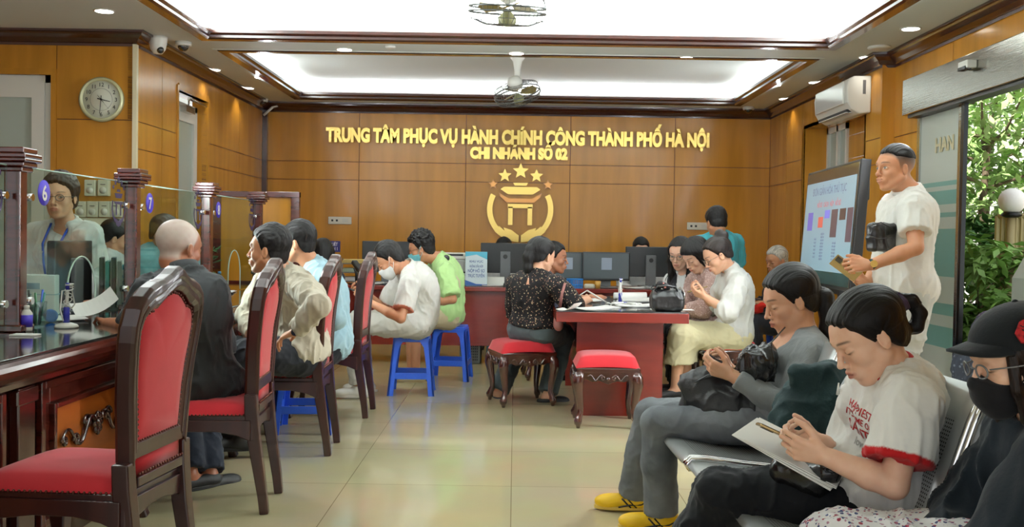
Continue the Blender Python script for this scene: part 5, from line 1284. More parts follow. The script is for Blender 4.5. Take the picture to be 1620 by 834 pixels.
def cap_hat(c):
    H = c['H']; m = fabric('black_cap_cloth', (24, 28, 32), .9, .3); F = Field(); k = H.sc
    F.ell(H.p(-.016, 0, .044), tuple(x * k for x in (.112, .095, .083)), H.M, .02); F.cut(H.p(0, 0, .034), (H.u * -1 + H.f * .0)); o = cloth('cap', F, .004, m, c['body'], c['org'], 0)
    mb = MB(); N = 16; rows = []
    for i in range(N + 1):
        a = R_(-72) + R_(144) * i / N; row = []
        for j in range(6):
            t = j / 5; y_ = .078 * math.sin(a) / math.sin(R_(72)); x_ = .088 * math.sqrt(max(0, 1 - (y_ / .086) ** 2)) + t * .062 * math.sqrt(max(0.02, 1 - (y_ / .0785) ** 4)); row.append(H.p(x_ - .002, y_, .058 - .006 * t - 3.6 * y_ * y_ * (.35 + .65 * t)) - c['org'])
        rows.append(row)
    V0 = [[mb.bm.verts.new(q) for q in r] for r in rows]; V1 = [[mb.bm.verts.new(q - H.u * .006) for q in r] for r in rows]
    for i in range(N):
        for j in range(5):
            mb.bm.faces.new((V0[i][j], V0[i + 1][j], V0[i + 1][j + 1], V0[i][j + 1])); mb.bm.faces.new((V1[i][j], V1[i][j + 1], V1[i + 1][j + 1], V1[i + 1][j]))
        mb.bm.faces.new((V0[i][5], V0[i + 1][5], V1[i + 1][5], V1[i][5]))
    mb.build('brim', m, o, smooth=True)
    mb = MB(); mb.ball(H.p(-.018, 0, .124) - c['org'], .008); mb.build('button', m, o)
    # red embroidered guitar-pick shaped badge on the side facing the camera
    mb = MB(); pts = [(0, .034), (.026, .020), (.030, -.004), (.012, -.026), (-.014, -.030), (-.030, -.012), (-.026, .016)]
    cpt = H.p(.010, .087, .072); n = nz(H.r * .86 + H.u * .42 + H.f * .2); u1 = nz(H.f - n * H.f.dot(n)); u2 = n.cross(u1)
    Mx = Matrix((u1, u2, n)).transposed().to_4x4(); Mx.translation = cpt - c['org'] + n * .004; mb.prism(pts, -.004, .004, Mx)
    mb.build('badge', mat('red_embroidery', (176, 26, 34), .8, var=.5, scale=(120, 120, 120), bump=.8), o)
    mb = MB()
    for z in (.008, -.004, -.014): mb.tube([Mx @ V((-.018 + .004 * i, z + .003 * math.sin(i * 2.1), .0045)) for i in range(9)], .0014, 5)
    mb.build('badge_script', blackm, o)
cap_hat(W3); face_mask(W3, fabric('black_mask', (24, 24, 28), .8, .2)); glasses(W3, mat('clear_grey_frame', (110, 112, 114), .2), .019)
# --- standing man
M1 = person('standing man in white tee and pale jeans holding a phone beside the big screen',
    dict(pel=P(1428, 462, 5.32), neck=P(1440, 304, 5.30), head=P(1416, 266, 5.28), face=(-1, -.28, -.02), side=(.35, -1, 0), pside=(.25, -1, 0), bend=-.01, crop='fade',
         shL=P(1446, 332, 5.12), shR=P(1412, 330, 5.46), elL=P(1449, 392, 5.02), wrL=P(1376, 420, 5.02), elR=P(1398, 405, 5.55), wrR=P(1372, 447, 5.32), hdL=((-1, .1, .02), (.2, .9, -.3), 'hold'), hdR=((-.9, -.3, .15), (.1, -.7, .7), 'relax'),
         knL=P(1418, 595, 5.22), knR=P(1408, 590, 5.42), anL=P(1428, 727, 5.28), anR=P(1418, 716, 5.52), ft=(-1, -.2, 0)),
    SK_M, False, b=1.05, h=.007, hf=.003, hs=1.01, eyes='open', smile=.004, belly=.03,
    top=dict(m=fabric('white_tee_cotton', (236, 236, 230), .85, .15), ease=.022, sr=.022, sleeve=.62, hem=-.06, amp=.008, collar='crew', name='tshirt'),
    bottom=dict(m=fabric('pale_bleached_denim', (212, 216, 214), .85, .2), ease=.02, flare=.02, amp=.008, name='jeans'),
    hairs=dict(style='fade', m=HB, top=.012, side=.004, back=.002), shoes=dict(m=whitep))
# --- grey haired man seen from behind
M2 = person('bald grey-haired man in black polo on a red chair, reading a sheet at window six',
    dict(crop='bald', pel=P(312, 612, 4.42), neck=P(291, 432, 4.36), head=P(283, 392, 4.42), face=(.50, .85, -.12), side=(-.88, -.40, 0), pside=(-.9, -.45, 0), bend=.05,
         shL=P(240, 462, 4.28), shR=P(332, 468, 4.52), elL=P(214, 520, 4.28), wrL=P(170, 512, 4.50), elR=P(345, 560, 4.62), wrR=P(322, 566, 4.86), hdL=((-.55, .8, .1), (-.3, -.2, -1), 'hold'),
         knL=P(282, 612, 4.80), knR=P(312, 612, 4.92), anL=P(300, 750, 4.62), anR=P(332, 752, 4.72), ft=(.55, .7, 0)),
    SK_T, False, b=1.08, h=.007, hf=.004, hs=1.06, brow=.4,
    top=dict(m=fabric('charcoal_polo_pique', (44, 46, 48), .85, .3), ease=.022, sr=.022, sleeve=.95, hem=-.10, amp=.012, collar='polo', name='polo_shirt'),
    bottom=dict(m=fabric('dark_navy_denim', (30, 36, 48), .85, .2), ease=.02, amp=.008) , shoes=dict(m=blackm, low=True))
# --- man in beige shirt
M3 = person('man in light beige long-sleeved shirt and wristwatch sitting sideways on a red chair',
    dict(pel=P(478, 560, 5.50), neck=P(449, 432, 5.42), head=P(426, 396, 5.36), face=(-1, .10, .05), side=(.30, -1, 0), pside=(.2, -1, 0), bend=.04,
         shL=P(478, 455, 5.20), shR=P(420, 450, 5.62), elL=P(503, 482, 5.0), wrL=P(468, 524, 5.08), elR=P(392, 500, 5.62), wrR=P(400, 530, 5.40), hdL=((-.8, .35, -.35), (.1, .3, -.9), 'relax'), hdR=((-.3, -.6, -.6), (.5, -.3, -.7), 'relax'),
         knL=P(392, 560, 5.22), knR=P(372, 556, 5.55), anL=P(378, 690, 5.3), anR=P(365, 680, 5.6), ft=(-1, -.1, 0)),
    SK_M, False, b=1.05, h=.007, hf=.0035, hs=1.06, eyes='open',
    top=dict(m=fabric('beige_shirting', (196, 188, 170), .8, .3), ease=.022, sr=.018, sleeve=1.94, hem=-.02, amp=.012, collar='shirt'),
    bottom=dict(m=fabric('black_trousers', (26, 28, 34), .8, .2), ease=.02, amp=.008), hairs=dict(style='short', m=HB, top=.024, side=.006, rough=.006), shoes=dict(m=blackm))
# --- man in light blue shirt
M4 = person('man in light blue shirt seated behind the beige-shirted man, seen in profile',
    dict(pel=P(518, 545, 6.15), neck=P(497, 420, 6.22), head=P(472, 384, 6.20), face=(-1, .12, -.08), side=(.1, -1, 0), bend=.05, shL=P(515, 446, 6.02), shR=P(490, 440, 6.40), elL=P(530, 505, 5.95), wrL=P(470, 520, 6.0), elR=P(480, 500, 6.5), wrR=P(440, 505, 6.35),
         knL=P(420, 545, 6.05), knR=P(415, 540, 6.3), anL=P(420, 650, 6.05), anR=P(412, 645, 6.3), ft=(-1, 0, 0)),
    SK_M, False, b=1.02, h=.008, hf=.004, hs=1.05,
    top=dict(m=fabric('light_blue_shirting', (158, 190, 202), .8, .3), ease=.022, sr=.020, sleeve=1.95, hem=-.10, amp=.012, collar='shirt'),
    bottom=dict(m=MATS['black_trousers'], ease=.02, amp=.008), hairs=dict(style='short', m=HB, top=.022, side=.006, rough=.005), shoes=dict(m=blackm))
# --- masked man in white polo
M5 = person('masked man in white polo and pale trousers bent over a phone on a blue stool',
    dict(pel=P(662, 512, 7.60), neck=P(646, 424, 7.42), head=P(617, 411, 7.35), face=(-.80, -.10, -.62), hup=(-.6, 0, 1), side=(.12, -1, 0), bend=.09, shL=P(648, 450, 7.18), shR=P(632, 442, 7.58), elL=P(634, 504, 7.05), wrL=P(584, 478, 7.12), elR=P(606, 490, 7.62), wrR=P(582, 466, 7.40),
         hdL=((-1, .25, .25), (.1, .75, .6), 'phone'), hdR=((-1, -.3, .2), (.1, -.6, .7), 'phone'), knL=P(560, 512, 7.38), knR=P(568, 506, 7.62), anL=P(566, 612, 7.35), anR=P(578, 604, 7.66), ft=(-1, -.1, 0)),
    SK_M, False, b=.95, h=.008, hf=.004, hs=1.05,
    top=dict(m=trim_cloth('white_polo_pique', (226, 226, 220), (210, 130, 110)), ease=.016, sr=.020, sleeve=.74, hem=.0, amp=.010, collar='polo', cuff=.006, name='polo_shirt'),
    bottom=dict(m=fabric('pale_grey_chino', (194, 192, 182), .85, .2), ease=.018, amp=.008), hairs=dict(style='short', m=HB, top=.024, side=.005, rough=.006), shoes=dict(m=mat('white_leather', (226, 224, 216), .5)))
face_mask(M5, fabric('white_mask', (226, 228, 226), .8, .2))
# --- masked man in green
M6 = person('curly-haired man in pale green tee and blue mask on the farther blue stool',
    dict(pel=P(708, 500, 8.42), neck=P(694, 408, 8.36), head=P(667, 393, 8.30), face=(-1, .05, -.30), hup=(-.3, 0, 1), side=(.1, -1, 0), bend=.07, shL=P(706, 432, 8.12), shR=P(690, 425, 8.56), elL=P(716, 474, 8.0), wrL=P(676, 480, 8.02), elR=P(690, 470, 8.7), wrR=P(664, 472, 8.5),
         knL=P(656, 500, 8.24), knR=P(650, 496, 8.52), anL=P(658, 592, 8.22), anR=P(650, 586, 8.52), ft=(-1, 0, 0)),
    SK_M, False, b=.95, h=.009, hf=.0045, hs=1.05,
    top=dict(m=fabric('pale_green_jersey', (184, 222, 150), .85, .2), ease=.018, sr=.024, sleeve=.9, hem=-.06, amp=.010, collar='crew', name='tshirt'),
    bottom=dict(m=fabric('beige_cotton', (204, 190, 156), .85, .2), ease=.02, length=-.15, amp=.006, name='shorts'), hairs=dict(style='short', m=HB, top=.036, side=.012, rough=.022, back=.01), shoes=dict(m=mat('sandal_tan', (200, 180, 140), .6), low=True))
face_mask(M6, fabric('blue_mask', (116, 190, 200), .8, .2)); glasses(M6)
# --- woman in dark dotted blouse seen from behind
def ponytail(F, H): F.path([H.p(-.09, 0, .035), H.p(-.120, 0, .02), H.p(-.125, 0, -.035), H.p(-.105, 0, -.11), H.p(-.10, 0, -.17)], [.030, .032, .036, .032, .014], .02)
W4 = person('woman in black dotted blouse and grey trousers seen from behind on a red stool',
    dict(pel=P(842, 522, 7.26), neck=P(846, 432, 7.20), head=P(857, 405, 7.25), face=(.72, .66, -.22), side=(-.85, .35, 0), pside=(-.8, .6, 0), bend=.02, shL=P(816, 450, 7.32), shR=P(880, 452, 7.05), elL=P(815, 500, 7.45), wrL=P(862, 492, 7.62), elR=P(908, 482, 7.06), wrR=P(930, 474, 7.34),
         hdR=((.2, .95, .1), (-.6, .1, -.6), 'relax'), knL=P(826, 530, 7.68), knR=P(892, 530, 7.50), anL=P(788, 622, 7.50), anR=P(866, 625, 7.34), ftL=(-.2, 1, 0), ftR=(.9, .3, 0)),
    SK_F, True, b=1.06, h=.008, hf=.004, hs=1.05,
    top=dict(m=spotted('dotted_black_chiffon', (22, 20, 22), [(196, 176, 140), (150, 110, 90)], 48, .20), ease=.012, sr=.024, sleeve=1.25, hem=.045, amp=.007, name='blouse'),
    bottom=dict(m=fabric('slate_grey_trousers', (74, 84, 88), .8, .2), ease=.016, flare=.01, amp=.006), hairs=dict(style='pulled', m=HB, top=.014, side=.012, back=.02, extra=ponytail), shoes=dict(m=blackm, low=True))
mb = MB(); c = W4; M_ = Matrix((c['lc'], c['up'], -c['fw'])).transposed().to_4x4(); M_.translation = c['sp'](.86) - c['fw'] * .112 - c['org']
mb.prism([(0, .045), (.008, .01), (.014, -.02), (.008, -.036), (-.008, -.036), (-.014, -.02), (-.008, .01)], -.004, .012, M_); mb.build('back_opening', SK_F, c['body'])
# --- dark man beyond her
M7 = person('tanned short-haired man in dark clothes facing right beyond the dotted blouse',
    dict(pel=P(866, 518, 8.55), neck=P(864, 434, 8.52), head=P(877, 408, 8.50), face=(1, -.15, -.08), side=(-.1, 1, 0), shL=P(868, 448, 8.75), shR=P(872, 452, 8.30), elL=P(884, 490, 8.8), wrL=P(912, 476, 8.5), elR=P(890, 492, 8.2), wrR=P(936, 470, 8.12), hdR=((1, .1, 0), (0, .3, -1), 'relax'),
         knL=P(930, 516, 8.75), knR=P(912, 516, 8.50), anL=P(905, 592, 8.75), anR=P(890, 594, 8.5), ft=(1, 0, 0)),
    skin('skin_sunned', (176, 122, 92)), False, h=.009, hf=.0045, hs=1.08, eyes='open',
    top=dict(m=fabric('navy_polo', (28, 34, 52), .85, .2), ease=.02, sr=.02, sleeve=1.0, hem=-.08, amp=.008, collar='polo', name='polo_shirt'), bottom=dict(m=MATS['black_trousers'], ease=.02, amp=.006), hairs=dict(style='short', m=HB, top=.014, side=.004, rough=.004), shoes=dict(m=blackm))
# --- three women at the right of the table
def long_locks(F, H):
    for s_ in (-1, 1): F.path([H.p(.02, s_ * .066, .04), H.p(.01, s_ * .078, -.06), H.p(.02, s_ * .075, -.16), H.p(.04, s_ * .07, -.27)], [.020, .024, .026, .016], .02)
W5 = person('woman in glasses, long black hair and black vest behind the pink lace blouse',
    dict(pel=P(1085, 520, 8.55), neck=P(1083, 432, 8.52), head=P(1075, 401, 8.45), face=(-.45, -.85, -.30), side=(.85, -.45, 0), shL=P(1105, 447, 8.40), shR=P(1062, 445, 8.62), elL=P(1112, 490, 8.3), wrL=P(1080, 490, 8.2), elR=P(1052, 488, 8.55), wrR=P(1060, 482, 8.3), knL=P(1078, 520, 8.15), knR=P(1066, 520, 8.2), anL=P(1075, 600, 8.2), anR=P(1066, 600, 8.2)),
    SK_P, True, h=.009, hf=.004, eyes='open', hs=1.08,
    top=dict(m=mat('white_blouse_black_front', (226, 226, 224), .8, bump=.2, bscale=(40, 40, 40)), ease=.014, sr=.018, sleeve=1.9, hem=-.06, amp=.008, collar='shirt', name='blouse'), bottom=dict(m=MATS['black_trousers'], ease=.02), hairs=dict(style='pulled', m=HB, top=.010, side=.010, back=.03, long=True, extra=long_locks))
vest = Field(); c_ = W5; c_['torso'](vest, .022); vest.cut(c_['pel'] + c_['up'] * .0, -c_['up']); vest.cap(c_['neck'] + c_['up'] * .05, c_['sp'](.55) + c_['fw'] * .16, .06, .03, .01, None, 's'); cloth('vest', vest, .009, fabric('black_vest', (22, 22, 26), .85, .2), c_['body'], c_['org'], .004)
glasses(W5, mat('silver_frame', (150, 140, 130), .2, metal=1))
W6 = person('woman in dusty pink lace blouse with a black bob at the right of the table',
    dict(pel=P(1122, 525, 8.02), neck=P(1115, 428, 7.98), head=P(1100, 404, 7.95), face=(-.75, -.42, -.62), hup=(-.4, -.2, 1), side=(.5, -.86, 0), bend=.05, shL=P(1130, 450, 7.82), shR=P(1100, 446, 8.12), elL=P(1112, 492, 7.70), wrL=P(1084, 488, 7.72), elR=P(1085, 490, 8.15), wrR=P(1074, 484, 7.98), knL=P(1072, 528, 7.85), knR=P(1066, 524, 8.05), anL=P(1072, 612, 7.9), anR=P(1068, 606, 8.05), ft=(-1, 0, 0)),
    SK_P, True, h=.009, hf=.004, hs=1.08,
    top=dict(m=spotted('pink_lace', (178, 148, 140), [(214, 192, 184), (150, 118, 112)], 70, .3), ease=.018, sr=.026, sleeve=1.9, hem=-.04, amp=.010, name='blouse'), bottom=dict(m=MATS['black_trousers'], ease=.02), hairs=dict(style='bob', m=HB, top=.016, side=.016, back=.02), shoes=dict(m=blackm))
def top_bun(F, H): F.ell(H.p(-.088, 0, .120), .040, None, .008); F.ell(H.p(-.11, .01, .10), .032, None, .01)
W7 = person('woman in white blouse and cream skirt with a hair bun, holding a phone',
    dict(pel=P(1158, 532, 7.60), neck=P(1155, 427, 7.52), head=P(1135, 404, 7.48), face=(-.90, -.10, -.52), hup=(-.4, 0, 1), side=(.15, -1, 0), bend=.05, shL=P(1168, 450, 7.34), shR=P(1148, 445, 7.68), elL=P(1152, 494, 7.22), wrL=P(1116, 470, 7.26), elR=P(1130, 485, 7.75), wrR=P(1112, 464, 7.5), hdL=((-.9, .2, .35), (.2, .6, .7), 'phone'), hdR=((-.9, -.3, .3), (.1, -.7, .6), 'phone'),
         knL=P(1078, 532, 7.38), knR=P(1080, 526, 7.62), anL=P(1068, 614, 7.40), anR=P(1088, 608, 7.62), ft=(-.9, -.4, 0)),
    SK_F, True, h=.008, hf=.004, hs=1.06,
    top=dict(m=fabric('white_silk', (214, 214, 208), .6, .3), ease=.022, sr=.030, sleeve=1.35, hem=-.02, amp=.010, collar='shirt', name='blouse'), bottom=dict(skirt=1, m=fabric('cream_skirt_cloth', (216, 208, 168), .8, .2), ease=.012, length=.52, flare=.03, amp=.007), hairs=dict(style='pulled', m=HBR, top=.014, side=.012, back=.016, extra=top_bun), shoes=dict(m=blackm, low=True))
glasses(W7, MATS['silver_frame'])
# --- people in the far background
P1 = person('person in teal shirt standing with back turned near the right of the back wall',
    dict(pel=P(1140, 432, 8.95), neck=P(1136, 373, 8.86), head=P(1133, 352, 8.80), face=(-.3, .9, -.35), side=(-.95, -.1, 0), shL=P(1106, 386, 8.85), shR=P(1164, 384, 8.95), elL=P(1100, 420, 8.9), wrL=P(1112, 430, 9.1), elR=P(1168, 418, 9.0), wrR=P(1158, 430, 9.2), knL=P(1128, 508, 9.1), knR=P(1150, 508, 9.1), anL=P(1128, 580, 8.95), anR=P(1150, 580, 8.95)),
    SK_M, False, h=.010, hf=.005, top=dict(m=fabric('teal_shirt', (72, 160, 172), .8, .2), ease=.02, sr=.02, sleeve=1.0, amp=.010), bottom=dict(m=MATS['black_trousers'], ease=.02), hairs=dict(style='short', m=HB, top=.022, side=.012, back=.01, rough=.005), shoes=dict(m=blackm))
P2 = person('old grey-haired man in dark clothes sitting by the right wall on a blue stool',
    dict(pel=P(1238, 508, 9.15), neck=P(1238, 437, 9.15), head=P(1229, 412, 9.12), face=(-.9, -.4, -.25), side=(.4, -.9, 0), shL=P(1250, 450, 9.0), shR=P(1224, 448, 9.3), elL=P(1240, 482, 8.9), wrL=P(1205, 480, 8.9), elR=P(1215, 480, 9.35), wrR=P(1196, 476, 9.15), knL=P(1190, 512, 8.95), knR=P(1186, 508, 9.2), anL=P(1192, 572, 8.95), anR=P(1186, 566, 9.2), ft=(-1, 0, 0)),
    SK_M, False, h=.010, hf=.005, brow=.4, top=dict(m=fabric('black_jacket', (26, 27, 30), .85, .2), ease=.024, sr=.024, sleeve=1.7, amp=.010, name='jacket'), bottom=dict(m=MATS['black_trousers'], ease=.03), hairs=dict(style='short', m=HG, top=.012, side=.006), shoes=dict(m=blackm))
for i, (px, lab) in enumerate(((797, 'person whose dark hair shows above the monitor left of the dotted blouse'), (1014, 'person whose dark hair shows above the right monitor on the back desk'))):
    person(lab, dict(pel=P(px, 480, 10.75), neck=P(px, 414, 10.75), head=P(px, 396, 10.68), face=(0, -1, -.25), side=(1, 0, 0), shL=P(px + 26, 424, 10.7), shR=P(px - 26, 424, 10.7), elL=P(px + 30, 458, 10.7), wrL=P(px + 15, 458, 10.4), elR=P(px - 30, 458, 10.7), wrR=P(px - 15, 458, 10.4), knL=P(px + 14, 482, 10.45), knR=P(px - 14, 482, 10.45), anL=P(px + 14, 545, 10.5), anR=P(px - 14, 545, 10.5)),
        SK_F, True, h=.012, hf=.006, top=dict(m=fabric('white_uniform', (214, 216, 216), .8, .2), ease=.02, sr=.02, sleeve=1.9, amp=.006), bottom=dict(m=MATS['black_trousers']), hairs=dict(style='short', m=HB, top=.02, side=.01))
person('dark-haired person in dark shirt behind the shoulder of the man in light blue',
    dict(pel=P(505, 500, 9.0), neck=P(506, 427, 9.0), head=P(510, 401, 8.95), face=(-.4, .8, -.3), side=(-.9, -.3, 0), shL=P(486, 440, 9.0), shR=P(532, 440, 9.05), elL=P(482, 474, 9.0), wrL=P(492, 480, 9.3), elR=P(532, 474, 9.1), wrR=P(520, 480, 9.35), knL=P(494, 505, 9.38), knR=P(518, 505, 9.38), anL=P(494, 575, 9.3), anR=P(518, 575, 9.3)),
    SK_F, True, h=.011, hf=.005, top=dict(m=MATS['navy_polo'], ease=.02, sr=.02, sleeve=1.0, amp=.008), bottom=dict(m=MATS['black_trousers']), hairs=dict(style='bob', m=HB, top=.012, side=.010))
# --- staff behind the counter
H_look[0] = .003
ST = person('staff woman in white shirt with glasses and blue lanyard behind window six',
    dict(pel=P(92, 492, 5.82), neck=P(106, 356, 5.72), head=P(95, 311, 5.65), face=(.10, -1, -.06), side=(.92, -.25, .0), bend=.03, shL=P(138, 374, 5.64), shR=P(62, 372, 5.82), elL=P(150, 440, 5.68), wrL=P(138, 482, 5.50), elR=P(46, 445, 5.82), wrR=P(58, 488, 5.62), knL=P(125, 600, 5.82), knR=P(75, 600, 5.82), anL=P(125, 690, 5.92), anR=P(75, 690, 5.92)),
    SK_F, True, h=.007, hf=.003, eyes='open', hs=1.04,
    top=dict(m=fabric('white_office_shirt', (230, 232, 232), .75, .3), ease=.026, sr=.028, sleeve=1.9, hem=-.08, amp=.014, collar='shirt', vneck=.04), bottom=dict(m=MATS['black_trousers']), hairs=dict(style='swept', m=HBR, top=.026, side=.018, back=.02, rough=.006))
glasses(ST); mb = MB(); c = ST
for s_ in (-1, 1): mb.tube([c['neck'] + c['lc'] * s_ * .058 + c['fw'] * .06 - c['org'] + c['up'] * .005, c['sp'](.80) + c['lc'] * s_ * .05 + c['fw'] * .142 - c['org'], c['sp'](.60) + c['lc'] * s_ * .022 + c['fw'] * .165 - c['org'], c['sp'](.40) + c['fw'] * .155 - c['org']], .008, 6, flat=.25, up=c['fw'])
mb.build('lanyard', mat('blue_lanyard', (44, 84, 190), .5), c['body'])
person('staff member in white shirt seated behind the dark document stand at window six',
    dict(pel=P(178, 470, 7.35), neck=P(178, 398, 7.32), head=P(184, 378, 7.28), face=(.85, .25, -.35), side=(-.3, .9, 0), shL=P(186, 414, 7.5), shR=P(166, 416, 7.15), elL=P(195, 450, 7.5), wrL=P(205, 455, 7.3), elR=P(168, 455, 7.1), wrR=P(190, 460, 7.1), knL=P(220, 490, 7.4), knR=P(215, 492, 7.2), anL=P(215, 570, 7.4), anR=P(210, 575, 7.2)),
    SK_F, True, h=.010, hf=.005, top=dict(m=MATS['white_uniform'], ease=.02, sr=.02, sleeve=1.9, amp=.008, collar='shirt'), bottom=dict(m=MATS['black_trousers']), hairs=dict(style='pulled', m=HB, top=.016, side=.012, back=.02))
person('staff member in teal uniform behind the glass left of the grey-haired man',
    dict(pel=P(238, 480, 6.9), neck=P(252, 398, 6.88), head=P(262, 372, 6.85), face=(.8, -.35, -.35), side=(.35, .8, 0), shL=P(262, 414, 7.05), shR=P(232, 416, 6.7), elL=P(270, 450, 7.0), wrL=P(290, 455, 6.9), elR=P(228, 455, 6.65), wrR=P(260, 462, 6.62), knL=P(260, 500, 7.0), knR=P(255, 502, 6.8), anL=P(260, 590, 7.0), anR=P(255, 592, 6.8)),
    SK_F, True, h=.010, hf=.005, top=dict(m=fabric('teal_uniform', (92, 142, 150), .8, .2), ease=.03, sr=.03, sleeve=1.9, amp=.010), bottom=dict(m=MATS['black_trousers']), hairs=dict(style='pulled', m=HBR, top=.016, side=.012, back=.02))
# --- person outside the door
person('person in checked dark shirt and patterned headscarf sitting outside the glass door',
    dict(pel=P(1558, 640, 6.7), neck=P(1556, 552, 6.7), head=P(1564, 527, 6.66), face=(.4, .8, -.3), side=(-.9, .3, 0), shL=P(1530, 566, 6.72), shR=P(1586, 566, 6.72), elL=P(1524, 612, 6.72), wrL=P(1540, 625, 7.0), elR=P(1592, 612, 6.72), wrR=P(1575, 625, 7.0), knL=P(1540, 650, 7.1), knR=P(1575, 650, 7.1), anL=P(1540, 660, 6.95), anR=P(1575, 660, 6.95)),
    SK_M, True, h=.011, hf=.005, top=dict(m=spotted('checked_grey_cloth', (52, 56, 66), [(100, 104, 116)], 30, .25), ease=.03, sr=.03, sleeve=1.9, amp=.012), bottom=dict(m=MATS['black_trousers']), hairs=dict(style='bob', m=spotted('patterned_scarf', (46, 44, 60), [(150, 140, 150), (90, 60, 80)], 60, .28), top=.02, side=.012))
# ================================================================= THINGS ON DESKS AND LAPS
def at_z(px, py, z):
    """point seen at a pixel, on the horizontal plane z"""
    d = CM @ V(((px - 810) / FOC, (417 - py) / FOC, -1)); t = (z - 1.2) / d.z; return CAMLOC + d * t
ZC = CT + .005
def monitor(name, loc, rz, w_, h_, lab, base=.12, front=None, logo=True, group=None):
    """back of the monitor faces local -y when front is None, else the screen faces -y"""
    e = empty(name, loc, rz, lab, 'monitor', group); m = MB()
    m.box((-w_ / 2, -.02, base), (w_ / 2, .02, base + h_)); m.build('casing', black, e, bevel=.006)
    y = -.021
    if front:
        MB().box((-w_ / 2 + .012, y - .002, base + .02), (w_ / 2 - .012, y, base + h_ - .012)).build('screen', front, e)
        MB().box((-w_ * .10, y - .003, base + h_ * .38), (w_ * .12, y - .002, base + h_ * .80)).build('document_window', mat('window_pale', (120, 130, 142), .4, em=((130, 142, 156), .22)), e)
        MB().box((-.05, .02, .015), (.05, .05, base + .12)).build('stand', graym, e)
    else:
        MB().box((-w_ / 2 + .004, y + .040, base + .012), (w_ / 2 - .004, y + .043, base + h_ - .008)).build('screen', mat('dark_screen', (18, 20, 22), .15), e)
        MB().box((-.052, -.048, .01), (.052, -.02, base + h_ * .72), None, .008).build('stand', graym, e)
        if logo:
            MB().lathe([(.020, 0), (.022, .0), (.022, .002), (.020, .002)], Matrix.Translation((0, -.048, base + h_ * .55)) @ Matrix.Rotation(pi / 2, 4, 'X'), 24).build('logo_ring', black, e)
            text_mesh('logo', 'DELL', .015, black, e, Matrix.Translation((0, -.0495, base + h_ * .55 - .006)) @ Matrix.Rotation(pi / 2, 4, 'X'), .0003)
    MB().box((-.11, -.09, 0), (.11, .09, .012), None, .004).build('stand_base', graym, e)
    return e
dsc = mat('dim_screen', (64, 72, 74), .18, em=((64, 72, 74), .16))
DT = .741
def dm(px, py, Y): p = P(px, py, Y); return (p.x, Y, DT)
monitor('monitor', dm(800, 400, 9.98), R_(-3), .50, .30, 'large monitor seen from behind on the back desk left of the dotted blouse', .115)
monitor('monitor', dm(1029, 400, 9.98), R_(3), .50, .30, 'large monitor seen from behind on the back desk beside the woman in glasses', .10)
monitor('monitor', dm(612, 400, 9.98), R_(4), .49, .31, 'dark monitor on the back desk behind the masked man in white polo', .105, None, False)
monitor('monitor', dm(899, 400, 9.66), R_(4), .36, .27, 'small monitor with a dim grey screen just right of the tanned man', .07, dsc)
monitor('monitor', dm(959, 400, 9.60), R_(0), .455, .275, 'monitor showing a small grey document window in the middle of the desk', .07, dsc)
# papers
def sheet(name, loc, rz, w_, d_, lab, n=1, curl=.0, tilt=(0, 0), cat='paper', group=None, m=None, rnd=1):
    rr = random.Random(rnd); mb = MB()
    for k in range(n):
        a = rr.uniform(-.12, .12) if n > 1 else 0; ox, oy = (rr.uniform(-.012, .012), rr.uniform(-.012, .012)) if n > 1 else (0, 0); z = k * .0022; N = 8
        T_ = Matrix.Translation((ox, oy, z)) @ Matrix.Rotation(a, 4, 'Z'); top = []; bot = []
        for i in range(N + 1):
            x = (i / N - .5) * w_; zc = curl * abs(i / N - .3) ** 2
            top.append([mb.bm.verts.new(T_ @ V((x, y, zc + .0012))) for y in (-d_ / 2, d_ / 2)]); bot.append([mb.bm.verts.new(T_ @ V((x, y, zc))) for y in (-d_ / 2, d_ / 2)])
        for i in range(N):
            mb.bm.faces.new((top[i][0], top[i + 1][0], top[i + 1][1], top[i][1])); mb.bm.faces.new((bot[i][0], bot[i][1], bot[i + 1][1], bot[i + 1][0]))
            for j in (0, 1): mb.bm.faces.new((top[i][j], bot[i][j], bot[i + 1][j], top[i + 1][j]))
        for i in (0, N): mb.bm.faces.new((top[i][0], top[i][1], bot[i][1], bot[i][0]))
    o = mb.build(name, m or paper, None, loc); o.rotation_euler = (tilt[0], tilt[1], rz); return tag(o, lab, cat, group)
def tz(px, py): p = at_z(px, py, TT + .002); return (p.x, p.y, TT + .002)
sheet('paper_sheet', tz(940, 489), .3, .28, .20, 'white sheets lying on the table in front of the woman in dotted blouse', 3, .03, rnd=2)
sheet('paper_sheet', tz(900, 491), -.4, .13, .14, 'crumpled white paper at the near left corner of the central table', 2, .10, rnd=3)
sheet('paper_sheet', tz(1010, 485), .1, .30, .21, 'white sheets between the pen stand and the black handbag', 4, .03, rnd=4)
sheet('paper_sheet', tz(1062, 490), .05, .30, .10, 'white paper lying under the black handbag on the table', 1, .0, rnd=5)
sheet('paper_sheet', tz(1010, 476), -.1, .30, .40, 'white papers farther back at the right side of the table', 5, .02, rnd=6)
sheet('paper_sheet', tz(925, 476), .2, .21, .30, 'white form under the hand of the tanned man', 2, .02, rnd=7)
r0 = tz(1003, 474); mb = MB(); mb.cyl((-.16, 0, .028), (.10, .03, .028), .026, .03, 18); o = mb.build('paper_roll', paper, None, r0); tag(o, 'loosely rolled white paper lying left of the black handbag', 'paper')
